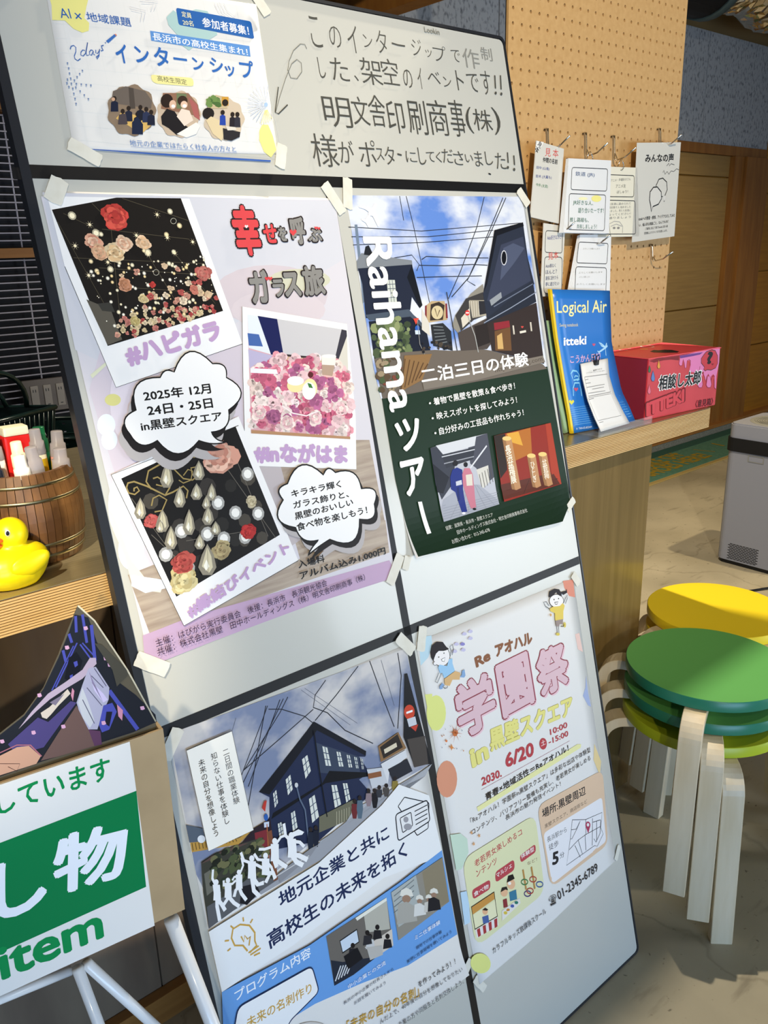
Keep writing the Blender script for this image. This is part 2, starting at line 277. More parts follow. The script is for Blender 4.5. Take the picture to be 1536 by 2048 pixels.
D['poster_internship']=[
('l','d9dcda',3,0,-8736,17433,-5856,17579),('l','d9dcda',3,0,-8731,17265,-5843,17382),('l','d9dcda',3,0,-8727,17095,-5829,17183),('l','d9dcda',3,0,-8722,16925,-5815,16983),
('l','d9dcda',3,0,-8717,16753,-5801,16781),('l','d9dcda',3,0,-8712,16581,-5787,16579),('l','d9dcda',3,0,-8708,16408,-5773,16375),('l','d9dcda',3,0,-8703,16235,-5758,16171),
('l','d9dcda',3,0,-8698,16060,-5744,15965),('l','dcdedc',3,0,-8592,17702,-8613,16041),('l','dcdedc',3,0,-8387,17734,-8404,16053),('l','dcdedc',3,0,-8176,17766,-8189,16065),
('l','dcdedc',3,0,-7961,17799,-7969,16077),('l','dcdedc',3,0,-7739,17832,-7744,16089),('l','dcdedc',3,0,-7513,17867,-7512,16102),('l','dcdedc',3,0,-7280,17902,-7275,16115),
('l','dcdedc',4,0,-7042,17939,-7031,16128),('l','dcdedc',4,0,-6797,17976,-6780,16142),('l','dcdedc',4,0,-6545,18015,-6523,16156),('l','dcdedc',4,0,-6287,18054,-6259,16171),
('l','dcdedc',4,0,-6022,18094,-5987,16186),('l','dcdedc',4,0,-5749,18136,-5707,16201),
('p','e6e08a',-8706,17797,-8696,17641,-8728,17468,-8569,17484,-8479,17400,-8376,17368,-8288,17402,-8259,17499,-8310,17550,-8255,17685,-8160,17884),
('p','e9e28c',-5954,16432,-5852,16438,-5805,16278,-5791,16087,-5907,15977,-6008,16049,-6054,16209,-6020,16346),
('p','a9c8c6',-7158,17725,-7035,17829,-6946,17780,-6686,17893,-6507,17894,-6423,17727,-6421,17599,-6596,17499,-6796,17411,-6916,17333,-7006,17385,-7049,17517,-7152,17627),
('r','2560a8',0,.16,-6989,17868,-5816,17857,-5815,17619,-6999,17648),('t','定員','f2e9b0',.01,-6921,17763,145,-4,2,73),('t','20名','f2e9b0',.01,-6930,17657,161,2,-1,72),
('t','参加者募集！','ffffff',.012,-6626,17674,738,-19,3,129),('p','5b8fce',-7440,17515,-5924,17510,-5938,17365,-7451,17392),('t','長浜市の高校生集まれ！','ffffff',.01,-7422,17400,1446,-29,2,100),
('t','AI','2b5ea8',0,-8612,17507,136,12,-10,114),('t','×','2b5ea8',0,-8427,17522,82,2,-2,75),('t','地域課題','2b5ea8',.005,-8279,17519,588,10,-2,111),
('l','2b5ea8',10,0,-8580,17147,-8560,17184,-8524,17199,-8502,17179,-8514,17125,-8546,17070,-8544,17038,-8514,17019,-8472,17049),
('l','2b5ea8',10,0,-8394,17153,-8418,17159,-8450,17128,-8458,17092,-8430,17084,-8392,17121,-8336,17257,-8383,17135,-8383,17094,-8355,17106),
('l','2b5ea8',10,0,-8287,17166,-8310,17172,-8336,17146,-8344,17112,-8320,17106,-8283,17161,-8291,17123,-8273,17116),
('l','2b5ea8',10,0,-8248,17179,-8257,17141,-8232,17139,-8194,17195,-8224,17107,-8258,17068,-8264,17089,-8214,17127),
('l','2b5ea8',11,0,-8131,17250,-8164,17236,-8160,17209,-8150,17186,-8184,17173),('o','2b5ea8',8,-8100,17282,8,1,-2,-7),
('p','3b6cb4',-8088,17305,-7954,17404,-7929,17389,-8062,17282),('p','d8886c',-7954,17404,-7934,17412,-7922,17394,-7935,17383),('t','イ','2f68b4',.022,-7993,17057,163,0,0,238),
('t','ン','2f68b4',.022,-7726,17089,201,0,0,204),('t','タ','2f68b4',.022,-7460,17077,216,0,0,245),('t','ー','2f68b4',.022,-7179,17184,202,0,0,31),
('t','ン','2f68b4',.022,-6905,17085,178,0,0,162),('t','シ','2f68b4',.022,-6633,17081,208,0,0,198),('t','ッ','2f68b4',.022,-6406,17050,157,0,0,147),
('t','プ','2f68b4',.022,-6157,17059,232,0,0,244),('r','ece49a',0,.45,-7562,16952,-6940,16972,-6950,16860,-7498,16843,-7559,16866),('t','高校生限定','55554a',0,-7476,16879,425,-9,1,72),
('p','8a7763',-7581,16500,-7604,16456,-7640,16416,-7666,16377,-7681,16333,-7703,16288,-7744,16255,-7793,16237,-7837,16220,-7876,16192,-7919,16159,-7965,16145,-8008,16154,-8045,16169,-8085,16171,-8131,16165,-8173,16172,-8196,16202,-8207,16241,-8224,16271,-8253,16294,-8278,16323,-8280,16364,-8261,16408,-8245,16449,-8243,16488,-8242,16531,-8222,16574,-8182,16608,-8141,16636,-8110,16670,-8081,16712,-8043,16747,-7996,16761,-7951,16762,-7909,16770,-7864,16792,-7815,16808,-7774,16800,-7745,16773,-7717,16750,-7679,16739,-7636,16728,-7610,16701,-7608,16657,-7612,16614,-7603,16578,-7585,16542),
('p','c9b49c',-6921,16500,-6943,16458,-6978,16421,-7002,16385,-7017,16344,-7038,16302,-7077,16271,-7124,16254,-7167,16238,-7205,16211,-7247,16181,-7292,16167,-7333,16176,-7369,16190,-7408,16191,-7453,16186,-7494,16193,-7517,16221,-7528,16257,-7544,16285,-7573,16307,-7598,16334,-7599,16372,-7581,16414,-7566,16452,-7564,16489,-7564,16529,-7544,16569,-7506,16601,-7467,16627,-7436,16659,-7409,16698,-7372,16731,-7327,16744,-7282,16745,-7241,16753,-7197,16773,-7151,16788,-7110,16781,-7082,16756,-7055,16733,-7018,16724,-6976,16713,-6950,16687,-6948,16647,-6952,16606,-6943,16573,-6925,16539),
('p','cdbda6',-6234,16487,-6256,16447,-6290,16412,-6315,16377,-6329,16337,-6350,16296,-6388,16267,-6436,16251,-6478,16235,-6516,16209,-6557,16180,-6602,16167,-6643,16175,-6680,16189,-6719,16190,-6764,16185,-6804,16192,-6828,16219,-6839,16254,-6856,16281,-6885,16302,-6909,16328,-6911,16364,-6894,16405,-6879,16441,-6877,16477,-6877,16516,-6858,16554,-6820,16585,-6781,16610,-6751,16641,-6723,16679,-6686,16710,-6641,16723,-6597,16724,-6556,16731,-6513,16750,-6466,16765,-6426,16758,-6397,16734,-6370,16712,-6333,16703,-6291,16693,-6265,16668,-6262,16629,-6266,16590,-6257,16557,-6239,16525),
('p','6a6058',-8136,16691,-7948,16768,-7688,16732,-7619,16615,-7656,16514,-8195,16543),('p','4e4640',-7911,16760,-7845,16754,-7877,16497,-7953,16491),
('p','d9b266',-8090,16432,-7653,16403,-7687,16315,-7868,16180,-8008,16269,-8173,16354),('o','2a221e',10,-8136,16601,29,2,-7,-32),
('p','1b2238',-8225,16434,-8194,16548,-8141,16576,-8099,16556,-8120,16442),('o','2a221e',10,-8060,16451,29,2,-7,-32),
('p','3a3030',-8150,16283,-8119,16399,-8065,16427,-8023,16406,-8043,16291),('o','2a221e',10,-7865,16429,30,2,-7,-32),
('p','1a1f30',-7957,16260,-7925,16376,-7871,16405,-7827,16384,-7848,16267),('o','2a221e',10,-7971,16494,30,2,-7,-32),
('p','20263a',-8062,16326,-8030,16441,-7976,16470,-7933,16449,-7954,16333),('o','2a221e',10,-7804,16519,30,2,-7,-32),
('p','1b1f2c',-7897,16349,-7865,16466,-7810,16495,-7766,16474,-7787,16357),('o','2a221e',10,-7727,16501,31,2,-7,-32),
('p','2a3350',-7820,16330,-7788,16447,-7733,16476,-7688,16455,-7709,16338),('o','2a221e',10,-7666,16469,31,2,-7,-33),
('p','1c2236',-7759,16298,-7727,16415,-7671,16444,-7627,16423,-7648,16305),('p','1d2740',-7998,16172,-7965,16320,-7872,16400,-7817,16306,-7847,16177),
('p','4a4348',-8163,16283,-8123,16405,-8026,16425,-8030,16292),('o','c9a184',10,-8156,16589,24,2,-5,-24),('p','8f6a55',-7440,16730,-7060,16763,-6946,16621,-6951,16467,-7514,16525),
('p','a8605c',-7072,16712,-6961,16620,-6963,16415,-7041,16460),('p','6d7a58',-7238,16748,-7093,16748,-7137,16555,-7284,16543),('o','2a1f1c',14,-7406,16633,92,8,-21,-91),
('o','d8b49a',12,-7331,16590,52,4,-14,-61),('p','1e1c20',-7537,16424,-7429,16532,-7322,16503,-7228,16346,-7124,16289,-7169,16223,-7362,16198,-7458,16280,-7546,16324),
('o','3a2a22',14,-7173,16653,77,6,-15,-67),('o','e0bfa6',12,-7161,16603,53,4,-12,-51),('p','e6d6c6',-7307,16441,-7211,16549,-7098,16532,-7068,16407,-7219,16321),
('o','f2efe9',10,-7329,16570,29,2,-5,-23),('o','f2efe9',10,-7158,16588,33,3,-5,-23),('p','eeeae2',-7359,16211,-7029,16385,-6980,16337,-7064,16229,-7223,16174),
('p','c2b08c',-6812,16683,-6639,16775,-6488,16762,-6493,16605,-6805,16581),('s',16,'blob','#4a6a3a #6b8a4c',3,30,60,-6775,16712,-6617,16738,-6626,16634,-6781,16621),
('p','c8963c',-6551,16757,-6440,16767,-6468,16646,-6578,16638),('o','2a2420',12,-6513,16682,51,4,-11,-48),('o','231f1f',14,-6814,16516,93,7,-18,-79),
('p','d9c7a0',-6871,16421,-6783,16479,-6655,16436,-6613,16282,-6687,16160,-6806,16245),('o','2a221e',10,-6584,16546,35,3,-8,-35),
('p','2745a0',-6673,16370,-6639,16495,-6590,16519,-6551,16501,-6573,16377),('o','2a221e',10,-6431,16531,35,3,-8,-35),
('p','25222a',-6522,16354,-6487,16480,-6437,16504,-6397,16486,-6420,16361),('o','2a221e',10,-6351,16537,36,3,-8,-35),
('p','30303a',-6442,16359,-6407,16485,-6357,16510,-6317,16492,-6339,16366),('p','2c2a2e',-6632,16334,-6358,16298,-6383,16230,-6529,16169,-6652,16181),
('p','d8d2c6',-6579,16363,-6423,16360,-6416,16321,-6561,16307),('t','地元の企業ではたらく社会人の方々と','5d84c0',0,-8056,16023,1572,-3,0,77),('l','5d84c0',4,0,-8054,16009,-6477,16010),
('p','3d62ae',-8615,15956,-5934,15932,-5940,15910,-7136,15912,-8622,15947),('o','6f86b0',8,-8659,16970,11,1,-2,-11),('o','6f86b0',8,-8657,16911,11,1,-2,-11),
('o','6f86b0',8,-8661,16851,11,1,-2,-11),('o','6f86b0',8,-8660,16791,11,1,-2,-11),('o','6f86b0',8,-8703,16775,11,1,-2,-11),('o','6f86b0',8,-8720,16730,11,1,-2,-11),
('o','6f86b0',8,-8705,16688,11,1,-2,-11),('o','6f86b0',8,-8665,16729,11,1,-2,-11),('o','6f86b0',8,-8618,16772,11,1,-2,-11),('o','6f86b0',8,-8574,16816,11,1,-2,-11),
('o','6f86b0',8,-8533,16857,11,1,-2,-11),('o','6f86b0',8,-8489,16899,11,1,-2,-11),('o','6f86b0',8,-8603,16732,11,1,-2,-11),('o','6f86b0',8,-8542,16731,11,1,-2,-11),
('o','6f86b0',8,-8480,16730,11,1,-2,-11),('o','6f86b0',8,-8420,16731,12,1,-2,-11),('o','6f86b0',8,-8661,16671,11,1,-2,-11),('o','6f86b0',8,-8620,16689,11,1,-2,-11),
('o','6f86b0',8,-8575,16647,11,1,-2,-11),('o','6f86b0',8,-8533,16604,11,1,-2,-11),('o','6f86b0',8,-8491,16561,11,1,-2,-11),('o','6f86b0',8,-8662,16611,11,1,-2,-11),
('o','6f86b0',8,-8661,16551,11,1,-2,-11),('o','6f86b0',8,-8662,16491,11,1,-2,-11),('l','b9c6da',7,0,-5857,16671,-5934,16434),('l','b9c6da',7,0,-5867,16672,-6002,16441),
('l','b9c6da',7,0,-5876,16675,-6062,16463),('l','b9c6da',7,0,-5883,16680,-6110,16496),('l','b9c6da',7,0,-5888,16686,-6144,16541),('l','b9c6da',7,0,-5891,16693,-6163,16593),
('l','b9c6da',7,0,-5892,16702,-6166,16652),('l','b9c6da',7,0,-5890,16710,-6153,16713),('l','b9c6da',7,0,-5886,16719,-6124,16774),('l','b9c6da',7,0,-5879,16727,-6080,16832),
('l','b9c6da',7,0,-5871,16735,-6025,16885),('l','b9c6da',7,0,-5861,16741,-5960,16928),('l','b9c6da',7,0,-5851,16745,-5889,16961),('l','b9c6da',7,0,-5840,16748,-5815,16981),
('l','b9c6da',7,0,-5829,16749,-5742,16988),('o','a9c4e6',20,-5844,16707,34,3,-8,-33),('l','e6dc8a',9,0,-5841,16639,-5782,16511),('l','e6dc8a',9,0,-5847,16634,-5819,16481),
('l','e6dc8a',9,0,-5854,16631,-5860,16457),('l','e6dc8a',9,0,-5861,16628,-5904,16441),('l','e6dc8a',8,0,-5868,16627,-5947,16432),('l','e6dc8a',8,0,-5875,16627,-5988,16432),
('l','c9ccd4',6,0,-7675,17766,-7463,17749,-7519,17625),('l','c9ccd4',6,0,-7663,17737,-7517,17727,-7565,17614),('l','c9ccd4',6,0,-7510,17878,-7259,17893,-7342,17777),
('l','c9ccd4',6,0,-7498,17849,-7314,17870,-7389,17765),('l','c3c8d4',5,0,-6391,18000,-6352,17903,-6242,17842),('l','c3c8d4',5,0,-6341,18007,-6301,17911,-6191,17849),
('l','c3c8d4',5,0,-6290,18015,-6250,17918,-6139,17856),('l','c3c8d4',5,0,-6239,18023,-6198,17926,-6087,17864),]
D['poster_glass']=[
('p','d4d1d8',-9332,15375,-4876,15395,-4998,9588,-5033,9502,-9249,9486,-9265,9715),('p','cfd0d8',-9306,15422,-4886,15381,-4925,14493,-8580,13073,-9330,13533),
('p','d2c8d2',-9018,13503,-7011,13379,-7204,11628,-9175,11937,-9266,13030),('p','@woodpr',-9297,10659,-8762,10717,-8251,10021,-5000,10398,-5036,9871,-9178,9820),
('p','@woodpr',-5404,11761,-5034,11700,-5018,10320,-6712,10183,-6864,11638,-5376,11362),('p','bdb4b6',-7188,11698,-6739,11614,-6646,10471,-6931,10391,-7338,11222),
('o','cfc4ca',20,-6316,14035,984,-55,-97,-424),('o','cecdb6',20,-5787,14226,553,-25,-36,-159),('o','d4c9ce',20,-6237,13815,807,-54,-65,-284),
('o','dfd6e0',20,-8836,12847,199,-27,-113,-499),('o','d9d58c',20,-8997,12869,103,-14,-17,-74),('o','e8eef6',20,-9150,12573,115,-18,-31,-135),
('o','e4ecf6',20,-9154,12382,102,-17,-28,-123),('o','e2e6f2',20,-9196,11552,154,-33,-84,-372),('o','dfe4f0',20,-9181,10959,169,-43,-57,-250),
('p','d9dcc0',-9213,13211,-8989,13343,-8785,13366,-8778,13339,-8985,13304,-9197,13165),
('p','e8e6cf',-9353,11586,-9283,11312,-9210,10834,-9034,10453,-8871,10393,-8923,10320,-9146,10417,-9273,10553,-9285,10920,-9360,11265),
('p','e2e8f4',-9252,10647,-8820,10461,-8830,10354,-9123,10370,-9283,10510),
('p','c0a3c0',-9279,9846,-8557,9885,-5068,9750,-4991,9551,-5005,9452,-6569,9488,-8281,9463,-9231,9431,-9312,9605),
('p','f0f0f0',-9258,15376,-7354,15374,-6976,13389,-8922,13016,-9234,14540),('l','333333',7,0,-9234,14540,-8922,13016,-6976,13389),
('p','1d1a18',-9239,15216,-8386,15373,-7481,15378,-7179,13863,-8914,13541),('l','57503f',6,0,-8721,15298,-8530,15070),('l','57503f',6,0,-8311,15365,-7440,15087),
('l','57503f',5,0,-9109,15174,-8671,14947),('l','57503f',6,0,-8663,14982,-7475,14841),('l','57503f',5,0,-9105,14640,-7354,14514),('l','57503f',6,0,-8807,14508,-7323,14358),
('l','57503f',6,0,-8635,14268,-7248,14102),('l','57503f',5,0,-9202,15071,-8744,13788),('l','57503f',6,0,-8538,15035,-8684,13802),('l','57503f',6,0,-8119,14649,-7757,13788),
('l','57503f',6,0,-7745,14677,-7279,13968),('p','5c574d',-9058,14131,-8775,13989,-8744,13788,-8709,13604,-8912,13550),
('p','3b3a36',-8925,14070,-8755,14077,-8727,13950,-8889,13979),('s',16,'glow','#fff3d0 #ffe9b8',5,20,45,-9225,15123,-7517,15312,-7462,14517,-9152,14433),
('s',150,'glow','#fff3d0 #ffe2a8 #fff8e6',6,8,22,-8985,14532,-7328,14628,-7226,13906,-8839,13706),
('s',90,'flower','#c97f74 #d9c49a #e3cfae #b24a4a #d49a86',7,20,45,-8670,13946,-7213,13964,-7212,13865,-8788,13593),
('s',26,'flower','#d49a86 #e0c3a0 #b95a55 #e6d2b6',8,30,60,-8579,14518,-7258,14549,-7248,14005,-8628,13961),
('s',1,'rose','#c9463f #d95a4c #b03a38',590,167,167,-8461,15123,-8461,15123,-8461,15123,-8461,15123),
('s',1,'rose','#d9a68c #cf8f78 #e8c4a8',440,115,115,-8809,14825,-8809,14825,-8809,14825,-8809,14825),
('s',1,'rose','#dcb490 #d9a684',480,105,105,-8763,14701,-8763,14701,-8763,14701,-8763,14701),
('s',1,'rose','#e6cfa8 #dcb98c',590,125,125,-8560,14687,-8560,14687,-8560,14687,-8560,14687),
('s',1,'rose','#e8c9ac #dfae90',650,105,105,-8419,14801,-8419,14801,-8419,14801,-8419,14801),
('s',1,'rose','#e9c8a6 #dcb48c',790,94,94,-8146,14796,-8146,14796,-8146,14796,-8146,14796),
('s',1,'rose','#cf9678 #b9805f',660,88,88,-8518,14281,-8518,14281,-8518,14281,-8518,14281),
('s',1,'rose','#b5635c #c07a6e',1205,109,109,-7374,14380,-7374,14380,-7374,14380,-7374,14380),
('s',1,'rose','#d9c89c #cdb784',790,63,63,-8307,14087,-8307,14087,-8307,14087,-8307,14087),
('s',1,'rose','#c97f6c #b5675c',1140,63,63,-7563,14168,-7563,14168,-7563,14168,-7563,14168),
('s',1,'rose','#cdbd84 #bba86c',730,67,67,-8485,13823,-8485,13823,-8485,13823,-8485,13823),
('s',1,'rose','#c9463f #b03a38',850,42,42,-8146,14263,-8146,14263,-8146,14263,-8146,14263),('s',1,'star','fff0c8',762,35,35,-8813,15036,-8813,15036,-8813,15036,-8813,15036),
('s',1,'star','fff0c8',1162,35,35,-7878,15161,-7878,15161,-7878,15161,-7878,15161),('s',1,'star','fff0c8',808,35,35,-9055,14781,-9055,14781,-9055,14781,-9055,14781),
('s',1,'star','fff0c8',1163,35,35,-8226,14897,-8226,14897,-8226,14897,-8226,14897),('s',1,'star','fff0c8',1393,35,35,-7800,14864,-7800,14864,-7800,14864,-7800,14864),
('s',1,'star','fff0c8',1600,35,35,-7440,14802,-7440,14802,-7440,14802,-7440,14802),('s',1,'star','fff0c8',1373,35,35,-8121,14658,-8121,14658,-8121,14658,-8121,14658),
('s',1,'star','fff0c8',1553,35,35,-7738,14661,-7738,14661,-7738,14661,-7738,14661),('s',1,'star','fff0c8',1150,35,35,-8684,14571,-8684,14571,-8684,14571,-8684,14571),
('s',1,'star','fff0c8',1109,35,35,-8965,14419,-8965,14419,-8965,14419,-8965,14419),
('l','b9b6a6',6,1,-7620,15077,-7630,15059,-7649,15045,-7671,15040,-7690,15045,-7703,15059,-7704,15078,-7694,15096,-7676,15110,-7654,15115,-7634,15110,-7622,15096),
('l','b9b6a6',6,1,-8020,14419,-8030,14400,-8047,14387,-8069,14383,-8088,14389,-8099,14403,-8100,14422,-8091,14440,-8073,14453,-8052,14457,-8033,14451,-8021,14437),
('t','#ハピガラ','bf9fc8',.062,-8694,13245,1426,230,-47,289),('t','幸','2c2526',.078,-6799,14575,476,0,0,738),('t','幸','d64a4e',.045,-6778,14594,433,0,0,700),
('t','せ','2c2526',.078,-6313,14744,272,0,0,307),('t','せ','d64a4e',.045,-6290,14763,227,0,0,269),('t','を','2c2526',.065,-6050,14769,180,0,0,244),
('t','を','8b8985',.045,-6028,14788,135,0,0,205),('t','呼','2c2526',.065,-5827,14716,298,0,0,437),('t','呼','8b8985',.045,-5804,14735,251,0,0,399),
('t','ぶ','2c2526',.065,-5540,14749,307,0,0,231),('t','ぶ','8b8985',.045,-5516,14769,259,0,0,191),('t','ガ','2c2526',.065,-6708,13903,360,0,0,510),
('t','ガ','8b8985',.045,-6686,13922,317,0,0,473),('t','ラ','2c2526',.065,-6329,13978,240,0,0,290),('t','ラ','8b8985',.045,-6306,13997,195,0,0,252),
('t','ス','2c2526',.065,-6137,13964,343,0,0,396),('t','ス','8b8985',.045,-6114,13984,297,0,0,357),('t','旅','2c2526',.065,-5783,13962,435,0,0,476),
('t','旅','8b8985',.045,-5759,13981,388,0,0,437),('p','f5f0f0',-6559,14974,-6581,15001,-6575,15016,-6561,15020,-6551,15008,-6535,15020,-6524,15015,-6524,15001),
('p','d64a4e',-5786,14859,-5835,14915,-5822,14945,-5792,14954,-5770,14929,-5736,14954,-5710,14944,-5711,14913),
('p','d64a4e',-5349,14948,-5373,14975,-5366,14989,-5352,14993,-5341,14981,-5325,14993,-5312,14988,-5313,14974),
('p','d64a4e',-5298,14940,-5322,14966,-5316,14980,-5301,14985,-5290,14973,-5274,14985,-5261,14980,-5262,14966),
('p','d64a4e',-6385,14235,-6414,14270,-6406,14288,-6389,14293,-6376,14277,-6356,14292,-6341,14285,-6341,14267),
('p','d64a4e',-6329,14233,-6357,14267,-6350,14285,-6332,14291,-6319,14275,-6299,14289,-6284,14283,-6284,14264),
('p','f0efee',-6876,13901,-5085,13518,-5237,12099,-5408,11298,-7320,11711,-7079,12943),('l','555555',6,0,-6876,13901,-7079,12943,-7320,11711),
('p','d8aab0',-6815,13784,-5115,13421,-5427,11775,-7130,12139),('p','dfe6f2',-6815,13784,-6259,13671,-6327,13170,-6500,13177,-6898,13322),
('p','4868a8',-6873,13528,-6691,13494,-6663,13319,-6890,13355),('p','b9b2d0',-6913,13304,-6502,13168,-6514,13014,-6950,13042),
('p','1e2354',-6654,13754,-6337,13686,-6343,13181,-6554,13193),('p','c9c7c9',-6337,13686,-5207,13445,-5435,13019,-6343,13181),
('p','3c3a44',-5207,13445,-5115,13421,-5126,13339,-5396,12963,-5435,13019),('p','d4d0c4',-5126,13339,-5239,12728,-5396,12963),
('p','3a3030',-6343,13181,-5435,13019,-5434,12967,-6349,13152),('p','caa98a',-6500,13177,-5429,12987,-5244,12708,-5255,12605,-6490,13069),
('s',150,'flower','#e39aa6 #d9748c #f0c9cc #efd6cc #c55f7c #f4dfe0',11,60,130,-6473,13145,-5436,12957,-5253,12667,-5414,11853,-7108,12203,-6956,12967),
('s',90,'flower','#e88fa2 #f3cdd0 #d06a86 #f2e0da #b96a94',12,70,150,-6956,12967,-6481,13107,-5255,12605,-5414,11853,-7108,12203),
('p','eceaf0',-6940,13041,-6512,12974,-6504,12905,-6954,12976),('s',1,'rose','#f0dcd4 #efc9cc #e8b8bc',1040,120,120,-5491,12262,-5491,12262,-5491,12262,-5491,12262),
('s',1,'rose','#f0dcd4 #efc9cc #e8b8bc',640,120,120,-6502,12197,-6502,12197,-6502,12197,-6502,12197),
('s',1,'rose','#f0dcd4 #efc9cc #e8b8bc',850,120,120,-5993,12191,-5993,12191,-5993,12191,-5993,12191),
('s',1,'rose','#f0dcd4 #efc9cc #e8b8bc',430,120,120,-6938,12409,-6938,12409,-6938,12409,-6938,12409),
('s',1,'rose','#b0688c #9c5a80',540,120,120,-6708,12317,-6708,12317,-6708,12317,-6708,12317),('l','f4e6e6',18,0,-6538,12449,-6379,12318,-6153,12245,-5922,12282),
('o','e9b9b4',20,-5590,12790,120,-14,-9,-40),('p','b49a86',-5682,13075,-5408,13047,-5545,12764,-5726,12806),('p','e8e4dc',-5680,13084,-5405,13057,-5458,12918,-5700,12955),
('o','efece6',20,-5545,13067,138,-14,-6,-28),('o','eedfa4',20,-6242,12707,146,-18,-23,-100),('o','f4f2ee',20,-6226,12774,146,-18,-15,-68),
('o','f0e3a8',20,-5995,12636,130,-16,-32,-141),('o','f5f3ee',20,-6023,12599,120,-15,-30,-129),('o','5a2a2a',20,-5941,12830,48,-6,-10,-43),
('p','3f7a3a',-6025,12720,-5964,12696,-5942,12629,-6012,12648),('p','b48a66',-7123,12186,-5418,11812,-5427,11775,-7130,12139),
('t','#inながはま','bf9fc8',.06,-7186,11717,1629,-311,57,296),('p','f0efef',-9240,11950,-7281,12403,-6767,10191,-8715,9802),
('l','444444',10,0,-7310,12279,-9240,11950,-8715,9802,-6767,10191),('p','1c1a19',-9122,11879,-7359,12276,-6992,10634,-8733,10210),
('s',26,'soft','#3a3632 #2c2a27 #4a453d',21,80,160,-9011,11758,-7397,12165,-7052,10694,-8549,10384),('l','6a655c',9,0,-7486,11987,-7189,10659),
('l','6a655c',9,0,-7716,11921,-7071,10608),('l','6a655c',9,0,-8433,10897,-7411,10801),('l','6a655c',8,0,-8890,11091,-8509,10562),('l','6a655c',8,0,-9045,11607,-8588,10604),
('s',1,'glow','f6f4ee',965,80,80,-7318,11591,-7318,11591,-7318,11591,-7318,11591),('s',1,'glow','f6f4ee',770,80,80,-7859,11292,-7859,11292,-7859,11292,-7859,11292),
('s',1,'glow','f6f4ee',885,80,80,-7627,11102,-7627,11102,-7627,11102,-7627,11102),('s',1,'glow','f6f4ee',1035,80,80,-7275,11012,-7275,11012,-7275,11012,-7275,11012),
('s',1,'glow','f6f4ee',530,80,80,-8467,11041,-8467,11041,-8467,11041,-8467,11041),('s',1,'glow','f6f4ee',700,80,80,-8109,10914,-8109,10914,-8109,10914,-8109,10914),
('s',1,'glow','f6f4ee',808,80,80,-7882,10795,-7882,10795,-7882,10795,-7882,10795),('s',1,'glow','f6f4ee',948,80,80,-7555,10737,-7555,10737,-7555,10737,-7555,10737),
('s',1,'glow','f6f4ee',425,80,80,-8754,10792,-8754,10792,-8754,10792,-8754,10792),('s',1,'glow','f6f4ee',573,80,80,-8486,10535,-8486,10535,-8486,10535,-8486,10535),
('s',1,'rose','#d9a08c #e6bba6 #cf8f7c',31,270,270,-7716,11921,-7716,11921,-7716,11921,-7716,11921),
('s',1,'rose','#b9524f #c4625c',32,100,100,-8851,11263,-8851,11263,-8851,11263,-8851,11263),
('s',1,'rose','#b03030 #c43a38',33,110,110,-7487,10797,-7487,10797,-7487,10797,-7487,10797),
('s',1,'rose','#cdbb84 #dccf9c',34,200,200,-8581,10393,-8581,10393,-8581,10393,-8581,10393),
('s',1,'rose','#c05a50 #b04a44',35,160,160,-8548,10635,-8548,10635,-8548,10635,-8548,10635),
('s',1,'rose','#b9a87c #a8946c',36,140,140,-7946,10649,-7946,10649,-7946,10649,-7946,10649),
('s',1,'rose','#cbbfa0 #b9ab88',37,90,90,-7344,11203,-7344,11203,-7344,11203,-7344,11203),
('l','a08c58',22,0,-9083,11753,-9051,11806,-8968,11809,-8812,11718,-8703,11635,-8593,11552,-8508,11636,-8507,11738,-8536,11804),
('l','a08c58',20,0,-9083,11753,-9069,11681,-8995,11646,-8925,11681,-8944,11734,-8987,11724,-8996,11686),
('l','a08c58',21,0,-8760,11667,-8809,11777,-8748,11906,-8587,11956,-8475,11976),('l','a08c58',19,0,-8709,11798,-8643,11805,-8590,11754,-8608,11677,-8685,11713),
('l','a08c58',21,0,-8593,11552,-8480,11569,-8314,11617,-8263,11545,-8307,11451),
('l','a08c58',19,0,-8400,11921,-8344,11972,-8285,11941,-8320,11886,-8392,11858,-8292,11716,-8167,11671,-8040,11729,-8039,11833,-8152,11834,-8153,11730),
('l','a08c58',18,0,-8090,12009,-8033,12061,-7982,12031,-8020,11965,-8088,11967),('l','a08c58',19,0,-8808,11456,-8765,11547,-8675,11569,-8585,11489,-8678,11366,-8784,11370),
('l','a08c58',15,0,-8360,11709,-8305,11657,-8188,11675,-8140,11790,-8200,11822,-8283,11755),
('p','8f8878',-8934,11593,-8899,11488,-8900,11375,-8955,11317,-9034,11335,-9058,11411,-9003,11510),('p','cfc6a8',-8939,11572,-8923,11479,-8932,11382,-8974,11341,-9025,11412),
('p','f2efe2',-8972,11461,-8958,11397,-8999,11367,-9008,11413),('l','6f6a5a',4,0,-8940,11566,-8980,11351),
('p','8f8878',-8475,11976,-8435,11847,-8437,11709,-8503,11635,-8597,11654,-8624,11746,-8557,11870),('p','cfc6a8',-8481,11949,-8464,11835,-8475,11716,-8526,11664,-8585,11748),
('p','f2efe2',-8522,11812,-8507,11733,-8554,11694,-8565,11751),('l','6f6a5a',4,0,-8482,11942,-8533,11676),
('p','8f8878',-8367,11628,-8329,11519,-8329,11403,-8387,11344,-8472,11362,-8498,11440,-8440,11542),('p','cfc6a8',-8372,11606,-8355,11510,-8363,11411,-8408,11368,-8463,11441),
('p','f2efe2',-8407,11492,-8392,11426,-8434,11394,-8445,11443),('l','6f6a5a',4,0,-8373,11601,-8415,11379),
('p','8f8878',-8674,11386,-8632,11269,-8630,11146,-8693,11084,-8785,11106,-8815,11189,-8752,11297),('p','cfc6a8',-8679,11363,-8659,11260,-8668,11155,-8716,11111,-8776,11189),
